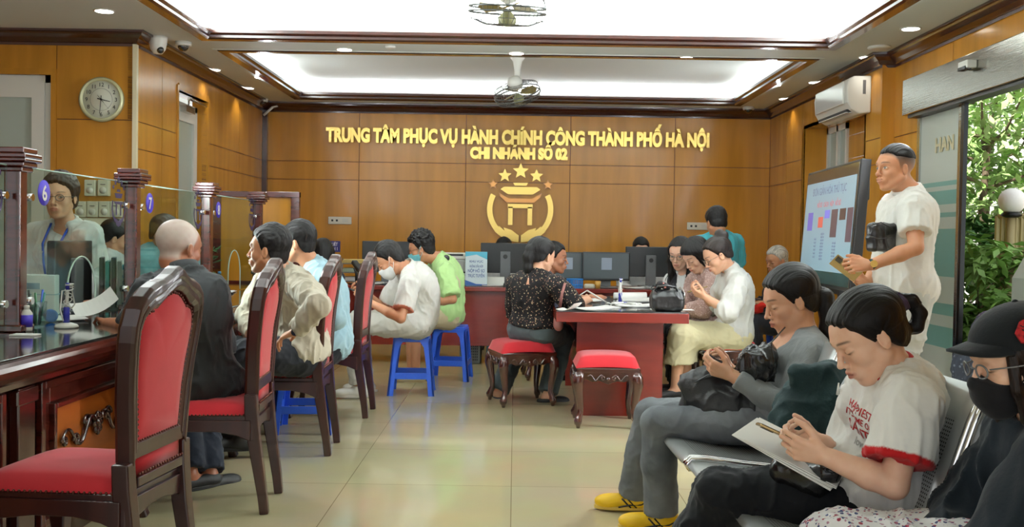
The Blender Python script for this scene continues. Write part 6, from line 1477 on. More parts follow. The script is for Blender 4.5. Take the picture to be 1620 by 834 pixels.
def phone(loc, M, lab, back=None):
    e = empty('smartphone', loc, 0, lab, 'phone'); e.matrix_world = Matrix.Translation(loc) @ M.to_4x4()
    MB().box((-.037, -.077, -.004), (.037, .077, .004), None, .003).build('body', back or black, e)
    MB().box((-.034, -.074, .0042), (.034, .074, .0052)).build('screen', mat('phone_glass', (30, 34, 40), .1, spec=.8), e)
    MB().box((-.032, .036, -.0065), (-.002, .070, -.004), None, .001).build('camera_block', mat('camera_glass', (40, 38, 36), .2), e); return e
def frame3(y, z):
    y = nz(y); z = V(z); z = nz(z - y * z.dot(y)); return Matrix((y.cross(z), y, z)).transposed()
goldp = mat('gold_phone', (176, 150, 104), .25, metal=.7)
phone(P(1240, 690, 2.76), frame3((-.96, .1, .42), (.35, .1, .9)), 'gold smartphone in both hands of the woman in the white tee', goldp)
phone(P(1136, 572, 3.90), frame3((-.9, .1, .5), (.5, .1, .85)), 'dark smartphone held by the woman in grey ribbed top', black)
phone(P(1338, 424, 5.12), frame3((-.75, .1, .55), (.5, .75, .4)), 'pale gold smartphone in the hand of the standing man', goldp)
phone(P(1103, 458, 7.38), frame3((-.92, .1, -.28), (-.3, .1, .9)), 'slim smartphone held by the woman in white blouse', goldp)
phone(P(567, 462, 7.2), frame3((-.9, .1, .3), (.35, .1, .9)), 'dark smartphone held by the masked man in white polo', black)
phone(P(1201, 474, 9.0), frame3((-.9, .1, .1), (.1, .1, .9)), 'dark phone in the hands of the old man by the right wall', black)
# pen stands with coiled white cord
def pen_stand(loc, rz, lab, s=1.0):
    e = empty('pen_stand', loc, rz, lab, 'pen stand'); vio = mat('violet_plastic', (44, 48, 150), .35)
    MB().lathe([(.048, 0), (.05, .006), (.044, .014), (.02, .022), (.001, .024)], None, 24).build('base', whitep, e)
    MB().lathe([(.014, .018), (.013, .085), (.010, .09)], None, 14).build('socket', vio, e)
    MB().tube([(0, 0, .07), (.002, 0, .12), (.004, 0, .17)], [.006, .0075, .006], 10).build('pen', whitep, e)
    MB().lathe([(.008, .165), (.009, .19), (.006, .195)], Matrix.Translation((.004, 0, 0)), 12).build('pen_cap', vio, e)
    m = MB(); pts = []
    for i in range(90):
        t = i / 89; pts.append((.016 * math.cos(t * 40) + .012 * math.sin(t * pi), .012 * math.sin(t * 40), .06 + .13 * math.sin(t * pi)))
    m.tube(pts, .0022, 5); m.tube([(0, .01, .06), (.03, .02, .10), (.02, .01, .165), (-.018, 0, .16), (-.024, -.01, .08), (-.01, -.02, .03)], .0035, 6); m.build('coiled_cord', whitep, e); return e
pA = at_z(105, 519, CT + .004); pen_stand((pA.x, pA.y, CT + .005), .3, 'white and violet pen stand with coiled cord on the counter beside post six')
pB = tz(981, 482); pen_stand((pB[0], pB[1], TT), 1.2, 'white and violet pen stand with coiled cord on the central table')
mb = MB(); rr = random.Random(5)
for k in range(6):
    cx, cy = rr.uniform(-.10, .10), rr.uniform(-.05, .05); mb.tube([(cx + .035 * math.cos(a * .5) + .01 * math.sin(a * 1.7), cy + .03 * math.sin(a * .5), .008 + .006 * (a % 3)) for a in range(16)], .004, 6)
o = mb.build('loose_cord', whitep, None, (pB[0] + .02, pB[1] - .10, TT)); tag(o, 'tangle of white cord lying before the pen stand on the central table', 'cord')
for dx, dy, r_ in ((-.03, -.11, .5), (.07, -.13, 2.2)):
    e = empty('ballpoint_pen', (pB[0] + dx, pB[1] + dy, TT + .022), r_, 'short white pen with violet clip among the cord, %s one' % ('left' if dx < 0 else 'right'), 'pen', 'loose pens on the table')
    MB().cyl((-.05, 0, 0), (.05, 0, 0), .006).build('barrel', whitep, e); MB().cyl((.05, 0, 0), (.075, 0, 0), .0062, .003).build('tip', mat('violet_plastic', (44, 48, 150), .35), e)
e = empty('ballpoint_pen', P(952, 474, 7.35), 0, 'long white corded pen leaning up near the hand of the woman in dotted blouse', 'pen')
MB().tube([(-.11, 0, .065), (.05, 0, -.03)], .006, 8).build('barrel', whitep, e); MB().tube([(-.11, 0, .065), (-.16, .02, .03), (-.20, .02, -.01)], .004, 6).build('cord', whitep, e)
# handbag on table
def handbag():
    p = at_z(1058, 494, TT); e = empty('handbag', (p.x, p.y + .08, TT), R_(8), 'black leather handbag with handles standing on the central table', 'handbag'); lea = mat('black_leather', (20, 20, 22), .32, bump=.3, bscale=(60, 60, 60))
    F = Field(); F.rbox((0, 0, .065), (.112, .06, .062), None, .035, .02); F.rbox((0, 0, .125), (.085, .03, .02), None, .018, .05)
    o = cloth('bag_body', F, .005, lea, e, (0, 0, 0), .006, (16, 16, 16))
    m = MB()
    for s_ in (-1, 1): m.tube([(-.07, s_ * .035, .125), (-.10, s_ * .05, .145), (-.085, s_ * .06, .17), (-.02, s_ * .05, .175), (.04, s_ * .045, .168), (.06, s_ * .035, .135)], .006, 8)
    m.build('handle', lea, e); MB().tube([(.085, .0, .16), (.10, -.03, .15), (.105, -.05, .12), (.098, -.06, .09)], .004, 6).build('buckle_strap', chrome, e)
    F = Field(); 
    for k in range(7): a = k * .9; F.ell((-.035 + .03 * math.cos(a), .02 * math.sin(a), .165 + .008 * (k % 3)), (.026, .02, .018), None, .008)
    cloth('scarf', F, .004, spotted('black_scarf_flower', (24, 22, 24), [(190, 120, 110)], 30, .22), e, (0, 0, 0), .004)
handbag()
# ---- bags
def bag(name, lab, prims, origin, m, amp=.012, h=.006, sc=(14, 14, 10), cat='bag', seed=2):
    F = Field(); prims(F); v, q = surface(*F.grid(h)); n = vnormals(v, q); v = folds(v, n, amp, sc, seed); o = mesh_np(name, v, q, m, None, origin); o.location = origin; return tag(o, lab, cat)
nylon = mat('black_nylon', (22, 23, 26), .55, bump=.35, bscale=(90, 90, 90))
c0 = P(1135, 640, 3.98)
def bp(F):
    F.path([P(1105, 612, 4.02), P(1140, 640, 3.98), P(1200, 652, 3.90)], [.075, .095, .075], .05); F.path([P(1098, 640, 4.05), P(1150, 662, 3.98), P(1210, 662, 3.90)], [.055, .06, .05], .04); F.ell(P(1125, 610, 4.0), .07, None, .04)
b1 = bag('backpack', 'black nylon backpack lying on the lap of the woman in grey ribbed top', bp, c0, nylon, .012)
mb = MB(); mb.tube([P(1098, 606, 3.93) - c0, P(1130, 588, 3.92) - c0, P(1160, 606, 3.86) - c0, P(1190, 635, 3.82) - c0], .006, 6, flat=.5); mb.build('zip', mat('dark_zip', (60, 62, 66), .3, metal=.5), b1)
mb = MB(); mb.tube([P(1135, 668, 3.93) - c0, P(1138, 690, 3.92) - c0, P(1136, 705, 3.91) - c0], .012, 6, flat=.3); mb.tube([P(1160, 662, 3.88) - c0, P(1164, 680, 3.88) - c0, P(1158, 694, 3.88) - c0], .006, 6, flat=.4); mb.tube([P(1120, 662, 3.93) - c0, P(1150, 660, 3.88) - c0, P(1190, 664, 3.84) - c0], .010, 6, flat=.4); mb.build('strap', nylon, b1)
mb = MB(); mb.box((-.02, -.006, -.014), (.02, .006, .014), Matrix.Translation(P(1127, 664, 3.90) - c0), .003); mb.build('buckle', black, b1)
c0 = P(1198, 580, 3.78)
def lb(F): F.path([P(1178, 590, 3.84), P(1200, 572, 3.80), P(1215, 562, 3.80)], [.042, .052, .038], .04); F.ell(P(1200, 590, 3.80), (.055, .045, .045), None, .03)
b2 = bag('shoulder_bag', 'small glossy black crossbody bag at the chest of the woman in grey top', lb, c0, mat('glossy_black_leather', (24, 24, 26), .25, bump=.5, bscale=(40, 40, 40)), .016, .005, (22, 22, 14))
mb = MB(); mb.tube([P(1205, 560, 3.76) - c0, P(1222, 540, 3.80) - c0, P(1242, 518, 3.84) - c0], .003, 5); mb.build('strap', black, b2)
c0 = P(1290, 640, 3.28); grn = mat('dark_green_cloth', (26, 48, 50), .75, var=.2, scale=(8, 8, 8), bump=.5, bscale=(70, 70, 70), spec=.25)
def gb(F):
    F.path([P(1248, 672, 3.30), P(1275, 650, 3.32), P(1318, 640, 3.30)], [.06, .09, .085], .05); F.path([P(1258, 680, 3.28), P(1300, 682, 3.28), P(1335, 680, 3.22)], [.05, .06, .05], .04); F.path([P(1285, 612, 3.32), P(1312, 605, 3.30), P(1328, 625, 3.26)], [.05, .055, .05], .04)
    for k in range(7): F.path([P(1260 + 9 * k, 590 - 1 * k, 3.27), P(1272 + 7 * k, 612, 3.28)], [.020, .034], .010)
b3 = bag('backpack', 'dark green cloth backpack with gathered top sitting on the bench between both women', gb, c0, grn, .012, .005)
mb = MB(); mb.tube([P(1340, 596, 3.16) - c0, P(1332, 610, 3.15) - c0, P(1328, 622, 3.14) - c0], .006, 6, flat=.5); mb.build('zip', mat('pale_zip', (150, 154, 156), .3, metal=.6), b3)
mb = MB(); mb.tube([P(1327, 606, 3.12) - c0, P(1326, 616, 3.12) - c0, P(1325, 625, 3.12) - c0], [.004, .007, .009], 8, flat=.5); mb.build('zip_pull', whitep, b3)
# papers and small bag on W2's lap
A4 = frame3(P(1318, 750, 2.66) - P(1178, 672, 2.78), (.42, -.32, .85))
def slab(name, c, M, w_, l_, t, lab, cat, m, parent=None, n=1):
    mb = MB()
    for k in range(n): mb.box((-w_ / 2 + .004 * (k % 3), -l_ / 2 + .006 * k, t * k * 1.6), (w_ / 2 + .003 * (k % 2), l_ / 2 - .004 * (k % 3), t * k * 1.6 + t), Matrix.Rotation(.03 * k, 4, 'Z'))
    o = mb.build(name, m, parent); o.matrix_world = Matrix.Translation(c) @ M.to_4x4(); return tag(o, lab, cat)
slab('paper_stack', P(1252, 716, 2.84), A4, .23, .30, .0018, 'sheaf of white papers on the lap of the woman in the white tee', 'paper', paper, None, 5)
c0 = P(1290, 745, 2.80)
def sb(F): F.path([P(1240, 742, 2.84), P(1290, 752, 2.80), P(1312, 748, 2.72)], [.04, .05, .035], .04)
b4 = bag('clutch_bag', 'small black bag with silver chain under the papers on her lap', sb, c0, MATS['glossy_black_leather'], .006, .005)
mb = MB()
pts = [P(1310 + 5.5 * i, 744 + 2.2 * math.sin(i * .8), 2.68 - .004 * i) - c0 for i in range(8)]
for i, q in enumerate(pts): mb.tube([q + V((.009 * math.cos(a * pi / 4), (.006 * math.sin(a * pi / 4) if i % 2 else 0), (0 if i % 2 else .006 * math.sin(a * pi / 4)))) for a in range(8)], .0022, 5, closed=True)
mb.build('chain_strap', mat('dark_chain', (70, 70, 74), .2, metal=1), b4)
# hair claw clip, belongs to the hair bun
H = W2['H']; mb = MB(); q = H.p(-.118, -.0, .075) - W2['org']
for k in range(5): mb.tube([H.p(-.100 - .005 * k, -.030, .062) - W2['org'], H.p(-.106 - .005 * k, -.036, .035) - W2['org'], H.p(-.105 - .005 * k, -.030, .01) - W2['org']], .004, 6); mb.tube([H.p(-.100 - .005 * k, .034, .062) - W2['org'], H.p(-.106 - .005 * k, .040, .035) - W2['org'], H.p(-.105 - .005 * k, .034, .01) - W2['org']], .004, 6)
mb.tube([H.p(-.105, .034, .062) - W2['org'], H.p(-.112, 0, .074) - W2['org'], H.p(-.105, -.034, .062) - W2['org']], .010, 8, flat=.6); mb.build('hair_clip', mat('plum_clip', (58, 44, 72), .3), W2['body'])
# W2 tee print and strap
c = W2; fwd = c['fw']; U = c['lc']; up = c['up']
def tee_text(s_, size, t, off, col):
    ctr = c['sp'](t); nrm = nz(fwd * .95 + U * .30); e1 = nz(U.cross(up) * 0 + (up.cross(nrm))); e1 = nz(up.cross(nrm)); Mx = Matrix((e1, up, nrm)).transposed().to_4x4(); Mx.translation = ctr + nrm * off + U * .0 - c['org']; return text_mesh('print_line', s_, size, col, c['body'], Mx, .0035, .0005)
redp = mat('red_print', (196, 44, 50), .7)
# projected print: lines are shrink-wrapped onto the shirt
from mathutils.bvhtree import BVHTree
def wrap(o, target, n):
    bm = bmesh.new(); bm.from_mesh(target.data); T_ = BVHTree.FromBMesh(bm); bm.free(); bt = bmesh.new(); bt.from_mesh(o.data); bmesh.ops.subdivide_edges(bt, edges=[e_ for e_ in bt.edges if e_.calc_length() > .008], cuts=2, use_grid_fill=False)
    for v in bt.verts:
        hit = T_.ray_cast(v.co + n * .2, -n)
        if hit[0] is not None: v.co = hit[0] + n * .0012
    bt.to_mesh(o.data); bt.free()
shirt2 = [o for o in c['body'].children if o.name.startswith('tshirt')][0]
for s_, size, t, mt in (('HAPPIEST', .030, .70, redp), ("IT'S TIME OF", .026, .63, redp), ('SANTI', .046, .52, redp), ('love', .030, .43, mat('faint_print', (190, 188, 184), .7))):
    o = tee_text(s_, size, t, .155, mt); wrap(o, shirt2, nz(fwd * .95 + U * .30))
# M1: crossbody pouch, watch, belt
c = M1; c0 = P(1394, 374, 5.20)
def mbag(F):
    M_ = Matrix((c['fw'], c['lc'], c['up'])).transposed(); F.rbox(P(1394, 376, 5.18), (.035, .085, .075), Matrix(((.5, .86, 0), (-.86, .5, 0), (0, 0, 1))), .02, .01)
b5 = bag('crossbody_pouch', 'black leather pouch tucked under the arm of the standing man', mbag, c0, MATS['black_leather'], .006, .005)
mb = MB(); mb.tube([P(1374, 358, 5.10) - c0, P(1394, 352, 5.06) - c0, P(1412, 362, 5.06) - c0], .006, 6, flat=.5); mb.tube([P(1372, 372, 5.09) - c0, P(1390, 378, 5.05) - c0, P(1412, 376, 5.05) - c0], .004, 6, flat=.5); mb.build('flap_edge', blackm, b5)
def watch(c, s, strap, face, r=.029):
    w_, e_ = V(c['J']['wr' + s]), V(c['J']['el' + s]); d = nz(w_ - e_); q = w_ - d * .012 - c['org']; mb = MB(); mb.tube([q - d * .008, q + d * .008], r, 18); o = mb.build('wristwatch', strap, c['body'], smooth=False)
    out = nz((CAMLOC - w_) - d * (CAMLOC - w_).dot(d)); mb = MB(); mb.cyl(q + out * (r - .004), q + out * (r + .008), .018); mb.build('watch_case', face, o)
watch(M1, 'L', MATS['dark_green_cloth'], gold); watch(M3, 'L', steel, chrome, .030)
# W4 shoulder bag, M6 sling, P2 red bag
c0 = P(884, 505, 6.98)
def br(F): F.path([P(884, 492, 6.96), P(883, 515, 6.96)], [.030, .038], .02, (V((.5, .8, 0)), .6))
b6 = bag('shoulder_bag', 'narrow dusty brown bag hanging at the right side of the dotted blouse', br, c0, mat('mauve_leather', (136, 84, 78), .5), .003, .005)
mb = MB(); mb.tube([P(886, 486, 6.94) - c0, P(889, 465, 6.93) - c0, P(894, 448, 6.96) - c0], .011, 6, flat=.25, up=(.5, .8, 0)); mb.build('strap', MATS['mauve_leather'], b6)
c = M6; mb = MB(); o0 = c['org']
mb.tube([c['neck'] + c['lc'] * .05 + c['up'] * .03 - o0, c['sp'](.85) - c['fw'] * .03 + c['lc'] * .178 - o0, c['sp'](.6) - c['fw'] * .06 + c['lc'] * .178 - o0, c['sp'](.35) - c['fw'] * .04 + c['lc'] * .180 - o0], .020, 6, flat=.2, up=c['lc']); st_ = mb.build('sling_strap', mat('beige_canvas', (214, 204, 170), .8), c['body'])
mb = MB(); mb.ball(c['neck'] + c['lc'] * .10 - c['fw'] * .06 + c['up'] * .0 - o0, (.028, .022, .028)); mb.build('strap_pad', blackm, c['body'])
c0 = P(1196, 490, 8.95)
def rb(F): F.ell(P(1196, 488, 8.95), (.07, .06, .05), None, .02); F.ell(P(1204, 482, 8.9), (.05, .04, .03), None, .02)
bag('cloth_bag', 'bright red cloth bag on the lap of the old man', rb, c0, fabric('bright_red_cloth', (214, 44, 34), .8, .2), .008, .006)
# sheet in M2's hand
p0 = P(150, 486, 4.60); o = sheet('paper_sheet', (p0.x, p0.y, p0.z), R_(30), .19, .20, 'white sheet held above the counter by the grey-haired man', 1, .10, (R_(14), R_(-12)))
# ================================================================= COUNTER THINGS
def cz(px, py): p = at_z(px, py, ZC); return V((p.x, p.y, ZC))
monitor('monitor', (-2.31, 5.17, ZC), R_(90), .44, .32, 'dark monitor behind the glass in front of the staff woman', .05, None, False)
def card(px, py, w_, h_, lab, rz, body, acry=True, tilt=.12, zb=ZC, parent=None):
    p = at_z(px, py, zb) if zb == ZC else P(px, py, 9.52); e = empty('card_stand', (p.x, p.y, zb), rz, lab, 'sign stand'); M = Matrix.Rotation(-tilt, 4, 'X')
    MB().box((-w_ / 2, .004, 0), (w_ / 2, .007, h_), M).build('acrylic_back', acryl, e); MB().box((-w_ / 2, -.04, 0), (w_ / 2, .05, .004)).build('acrylic_foot', acryl, e)
    MB().box((-w_ / 2 + .003, .001, .004), (w_ / 2 - .003, .003, h_ - .003), M).build('card', mat('card_pale_blue', (214, 230, 236), .35), e)
    blue = mat('card_sky_blue', (84, 180, 206), .35); navy = mat('card_navy', (36, 84, 150), .4)
    MB().prism([(-w_ / 2 + .003, 0), (w_ / 2 - .003, 0), (w_ / 2 - .003, -h_ * .22), (0, -h_ * .08), (-w_ / 2 + .003, -h_ * .14)], 0, .0008, M @ Matrix.Translation((0, .001, h_ - .004)) @ Matrix.Rotation(pi / 2, 4, 'X')).build('blue_wave', blue, e)
    MB().prism([(-w_ / 2 + .003, 0), (w_ / 2 - .003, 0), (w_ / 2 - .003, h_ * .04), (0, h_ * .05), (-w_ / 2 + .003, h_ * .16)], 0, .0008, M @ Matrix.Translation((0, .001, .005)) @ Matrix.Rotation(pi / 2, 4, 'X')).build('navy_wave', navy, e)
    for k, (s_, sz) in enumerate(body):
        text_mesh('card_text', s_, sz, navy, e, M @ Matrix.Translation((0, -.0005, h_ * (.68 - .14 * k))) @ Matrix.Rotation(pi / 2, 4, 'X'), .0003, .0004, width=w_ * (.74 if k > 1 else .6))
    return e
card(753, 456, .215, .335, 'pale blue acrylic sign stand with Vietnamese words on the back desk beside the printer', R_(2), (('KHU VỰC', .03), ('HƯỚNG DẪN NỘP', .03), ('NỘP HỒ SƠ', .04), ('TRỰC TUYẾN', .04)), zb=DT)
card(198, 486, .13, .24, 'narrow blue and white leaflet stand on the counter beside post seven', R_(-12), (('HƯỚNG DẪN', .02), ('NỘP HỒ SƠ', .02)))
card(326, 446, .09, .20, 'small blue leaflet stand on the counter right of the grey-haired man', R_(-10), (('HÀ NỘI', .02),))
# document stand / folders behind the glass
def folders(px, py, lab, cols, rz=0, h_=.28, n=4, zb=ZC):
    p = at_z(px, py, zb); e = empty('file_rack', (p.x, p.y, zb), rz, lab, 'file rack'); w_ = .03
    MB().box((-.02, -.11, 0), (n * w_ + .02, .11, .012)).build('tray', black, e)
    for k in range(n): MB().box((k * w_, -.10, .012), (k * w_ + w_ * .7, .10, h_ - .02 * (k % 2)), None, .003).build('folder', mat('folder_%d_%d_%d' % cols[k % len(cols)], cols[k % len(cols)], .4), e)
folders(158, 488, 'rack of teal and grey folders standing on the counter behind the arch cutout', [(30, 34, 36), (60, 130, 128), (36, 40, 42), (120, 124, 126)], R_(20))
# white box, pen cup, sanitiser, tape, card
p = cz(70, 502); e = empty('tissue_box', (p.x - .10, p.y + .15, ZC), R_(10), 'white carton box standing behind the pens at window six', 'box')
MB().box((-.09, -.05, 0), (.09, .05, .20), None, .004).build('carton', mat('carton_white', (214, 220, 220), .6), e); MB().box((-.092, -.051, .10), (.092, .051, .105)).build('carton_band', mat('carton_band', (150, 180, 190), .5), e); MB().box((-.08, -.052, .13), (.02, -.050, .16)).build('label', mat('carton_print', (110, 140, 160), .5), e)
p = cz(58, 517); e = empty('pen_cup', (p.x, p.y, ZC), 0, 'clear cup full of pens near the nearest post on the counter', 'pen cup'); MB().lathe([(.036, 0), (.042, .11), (.040, .11), (.034, .004)], None, 20).build('cup', acryl, e)
rr = random.Random(9)
for k, col in enumerate([(60, 140, 130), (40, 80, 180), (220, 220, 215), (60, 60, 64), (90, 150, 110)]):
    a = k * 1.25; MB().cyl((.012 * math.cos(a), .012 * math.sin(a), .008), (.034 * math.cos(a), .034 * math.sin(a), .15 + .01 * (k % 2)), .005, None, 8).build('pen', mat('pen_%d_%d_%d' % col, col, .4), e)
p = cz(42, 524); e = empty('sanitizer_bottle', (p.x, p.y, ZC), 0, 'small white bottle with violet label at the foot of the nearest post', 'bottle'); MB().lathe([(.022, 0), (.023, .01), (.023, .075), (.014, .088), (.010, .092)], None, 18).build('bottle', whitep, e, smooth=False); MB().lathe([(.0235, .018), (.0238, .068)], None, 18).build('label', violet, e); MB().lathe([(.011, .09), (.012, .105), (.008, .108)], None, 14).build('cap', whitep, e)
p = cz(80, 510); e = empty('tape_roll', (p.x, p.y, ZC), .6, 'blue tape roll standing beside the clear pen cup', 'tape'); MB().lathe([(.018, -.012), (.030, -.012), (.030, .012), (.018, .012)], Matrix.Translation((0, 0, .030)) @ Matrix.Rotation(pi / 2, 4, 'X'), 24).build('roll', mat('blue_tape', (40, 110, 200), .4), e)
p = cz(40, 531); o = MB().box((-.05, -.03, 0), (.05, .03, .006)).build('name_card', paper, None, (p.x, p.y, ZC)); tag(o, 'small white card lying before the foot of the nearest post', 'card')
for (px, py, rz, w_, d_, lab) in ((110, 505, .5, .21, .28, 'pale form lying on the glass beneath the arch cutout of window six'), (355, 463, .2, .21, .28, 'white papers lying on the counter before the beige-shirted man')):
    p = cz(px, py); sheet('paper_sheet', (p.x - .05, p.y, ZC), rz, w_, d_, lab, 3, .01)
# farther counter things
p = cz(347, 458); e = empty('water_bottle', (p.x, p.y, ZC), 0, 'small clear water bottle with blue cap on the counter', 'bottle'); MB().lathe([(.026, 0), (.028, .01), (.028, .09), (.012, .115), (.011, .12)], None, 18).build('bottle', acryl, e); MB().lathe([(.0285, .04), (.0285, .08)], None, 18).build('label', mat('blue_label', (60, 130, 200), .4), e); MB().lathe([(.013, .118), (.013, .135), (.001, .136)], None, 14).build('cap', mat('blue_cap', (60, 150, 210), .4), e)
monitor('monitor', (-2.66, 7.75, .745), R_(-40), .40, .30, 'dark monitor behind the farthest glass screen left of the green plant', .08, None, False)
p = V((-2.50, 8.0, .745)); e = empty('potted_plant', p, 0, 'small leafy green plant behind the glass beside the beige man\'s face', 'plant'); MB().lathe([(.04, 0), (.055, .09), (.05, .09), (.03, .085)], None, 18).build('pot', whitep, e)
mb = MB(); rr = random.Random(3)
for k in range(70):
    a, z, r_ = rr.uniform(0, 6.28), rr.uniform(.10, .36), rr.uniform(.01, .09) ; q = V((r_ * math.cos(a), r_ * math.sin(a), z)); M = Matrix.Translation(q) @ Matrix.Rotation(a, 4, 'Z') @ Matrix.Rotation(rr.uniform(-.9, .5), 4, 'Y') @ Matrix.Rotation(rr.uniform(-.5, .5), 4, 'X'); mb.prism([(0, 0), (.02, .013), (.045, .010), (.062, 0), (.045, -.010), (.02, -.013)], 0, .0012, M)
for k in range(7): a = k * .9; mb.tube([(0, 0, .08), (.02 * math.cos(a), .02 * math.sin(a), .2), (.05 * math.cos(a), .05 * math.sin(a), .33)], .003, 5)
mb.build('leaves', mat('leaf_green_dark', (44, 104, 52), .5, var=.3, scale=(20, 20, 20)), e)
o = empty('folder_box', (-2.45, 7.6, ZC), 0, 'pale blue document box beside the plant behind the glass', 'box'); MB().box((-.05, -.10, 0), (.05, .10, .25), None, .004).build('carton', mat('pale_blue_card', (150, 196, 214), .5), o)
# staff desk behind the counter
e = empty('staff_desk', (-2.8, 5.4, 0), 0, 'lower brown staff desk running behind the counter and glass screens', 'desk'); MB().box((-.40, -3.2, .70), (.38, 2.52, .745)).build('desktop', deskwood, e, bevel=.004)
for y in (-3.1, -1, 1.1, 2.4): MB().box((-.36, y, 0), (.36, y + .03, .70)).build('side_panel', deskwood, e)
# ---- back desk things
p = P(521, 390, 9.9); e = empty('desk_sign', (p.x, 9.92, DT), 0, 'small navy sign with white capital letters behind the light blue shirt', 'sign'); zs_ = p.z - DT
MB().box((-.105, -.004, zs_ - .055), (.105, .004, zs_ + .055)).build('board', mat('navy_board', (34, 34, 96), .4), e); MB().box((-.01, .004, 0), (.01, .012, zs_ + .02)).build('post', graym, e); MB().box((-.06, -.05, 0), (.06, .05, .008)).build('foot', graym, e)
for k, s_ in enumerate(('MÁY QUÉT', 'MÃ VẠCH 1')): text_mesh('sign_text', s_, .045, whitep, e, Matrix.Translation((0, -.005, zs_ + .008 - .045 * k)) @ Matrix.Rotation(pi / 2, 4, 'X'), .0005, .001, width=.16)
def printer():
    p = P(722, 456, 9.75); e = empty('printer', (p.x, 9.78, DT), R_(3), 'white and grey desktop printer on the back desk behind the green shirt', 'printer'); lg = mat('printer_grey', (170, 172, 168), .45)
    MB().box((-.20, -.18, 0), (.20, .18, .13), None, .01).build('body', mat('printer_white', (214, 216, 210), .45), e); MB().box((-.205, -.185, .13), (.205, .185, .25), None, .012).build('upper_body', lg, e); MB().box((-.20, -.19, .25), (.20, .17, .315), None, .015).build('scanner_lid', whitep, e)
    MB().box((-.12, -.192, .285), (.06, -.18, .305)).build('control_panel', black, e); MB().box((-.15, -.20, .12), (.15, -.17, .135)).build('output_slot', black, e); MB().box((-.14, -.26, .05), (.14, -.18, .06)).build('paper_tray', lg, e)
printer()
p = P(556, 430, 9.6); e = empty('letter_tray', (p.x, 9.72, DT), R_(5), 'stacked letter trays full of papers on the back desk left of the dark monitor', 'tray')
for k in range(3):
    MB().box((-.12, -.14, .02 + .085 * k), (.12, .14, .028 + .085 * k)).build('tray', graym, e); mb = MB()
    for q in range(5): mb.box((-.11 + .004 * q, -.135 + .003 * (q % 2), .030 + .085 * k + .007 * q), (.11 - .003 * q, .13, .036 + .085 * k + .007 * q), Matrix.Rotation(.02 * (q - 2), 4, 'Z'))
    mb.build('paper_pile', [paper, mat('pale_green_paper', (196, 214, 190), .7), mat('yellow_paper', (206, 180, 110), .7)][k], e)
for sx in (-.115, .115): MB().box((sx - .004, .12, 0), (sx + .004, .135, .24)).build('tray_post', graym, e)
p = P(548, 466, 8.95); e = empty('barcode_scanner', (p.x, 9.5, DT), R_(40), 'black barcode scanner tilted in its stand on the left of the back desk', 'scanner')
MB().box((-.05, -.05, 0), (.05, .05, .015), None, .005).build('stand_base', black, e); MB().tube([(0, 0, .01), (.0, .0, .10), (-.02, 0, .16)], [.014, .012, .014], 10).build('stand_neck', black, e)
MB().box((-.03, -.10, -.02), (.03, .05, .02), Matrix.Translation((-.01, -.01, .19)) @ Matrix.Rotation(R_(35), 4, 'X'), .01).build('scanner_head', black, e); MB().box((-.018, -.105, -.012), (.018, -.098, .012), Matrix.Translation((-.01, -.01, .19)) @ Matrix.Rotation(R_(35), 4, 'X')).build('scan_window', mat('dark_red_glass', (80, 20, 20), .1), e)
for px, y, lab, w_, n in ((585, 9.6, 'white papers on the back desk beside the barcode scanner', .30, 5), (790, 9.62, 'white sheets below the large monitor left of the dotted blouse', .34, 6), (1010, 9.55, 'white papers on the back desk below the large monitor at the right', .26, 5)):
    p = P(px, 450, y); sheet('paper_sheet', (p.x, y, DT), .1, w_, .22, lab, n, .02)
p = P(785, 450, 9.75); o = empty('paper_box', (p.x, 9.74, DT), 0, 'low white box under the large monitor left of the dotted blouse', 'box'); MB().box((-.12, -.06, 0), (.08, .05, .085), None, .004).build('carton', whitep, o)
p = P(806, 452, 9.55); e = empty('tape_dispenser', (p.x, 9.52, DT), .2, 'small black tape dispenser in front of the large left monitor', 'tape dispenser'); MB().prism([(-.06, 0), (.06, 0), (.055, .03), (.02, .04), (-.02, .055), (-.055, .03)], -.02, .02, Matrix.Rotation(pi / 2, 4, 'X')).build('body', black, e); MB().lathe([(.010, -.01), (.024, -.01), (.024, .01), (.010, .01)], Matrix.Translation((-.015, 0, .045)) @ Matrix.Rotation(pi / 2, 4, 'X'), 20).build('roll', acryl, e)
p = P(909, 452, 9.5); e = empty('plastic_basket', (p.x, 9.48, DT), 0, 'small blue plastic basket on the back desk behind the tanned man', 'basket'); mb = MB()
mb.box((-.07, -.05, 0), (.07, .05, .006))
for k in range(9):
    for y in (-.055, .055): x = -.068 + .017 * k; mb.box((x - .003, y - .003, 0), (x + .003, y + .003, .085))
for k in range(6):
    for x in (-.072, .072): y = -.05 + .02 * k; mb.box((x - .003, y - .003, 0), (x + .003, y + .003, .085))
for z in (.03, .085): mb.tube([(-.074, -.057, z), (.074, -.057, z), (.074, .057, z), (-.074, .057, z)], .005, 6, closed=True)
mb.build('basket', mat('basket_blue', (30, 120, 190), .4), e)
for px, col, lab in ((932, (210, 206, 190), 'crumpled cream plastic packet under the middle monitor'), (945, (196, 150, 70), 'small tan cup under the middle monitor')):
    p = P(px, 456, 9.45); e = empty('small_cup' if px == 945 else 'tissue_packet', (p.x, 9.40, DT), 0, lab, 'cup' if px == 945 else 'packet')
    (MB().lathe([(.022, 0), (.03, .07), (.028, .07), (.02, .004)], None, 16) if px == 945 else MB().box((-.05, -.03, 0), (.05, .03, .045), None, .015)).build('body', mat('tint_%d' % px, col, .5), e)
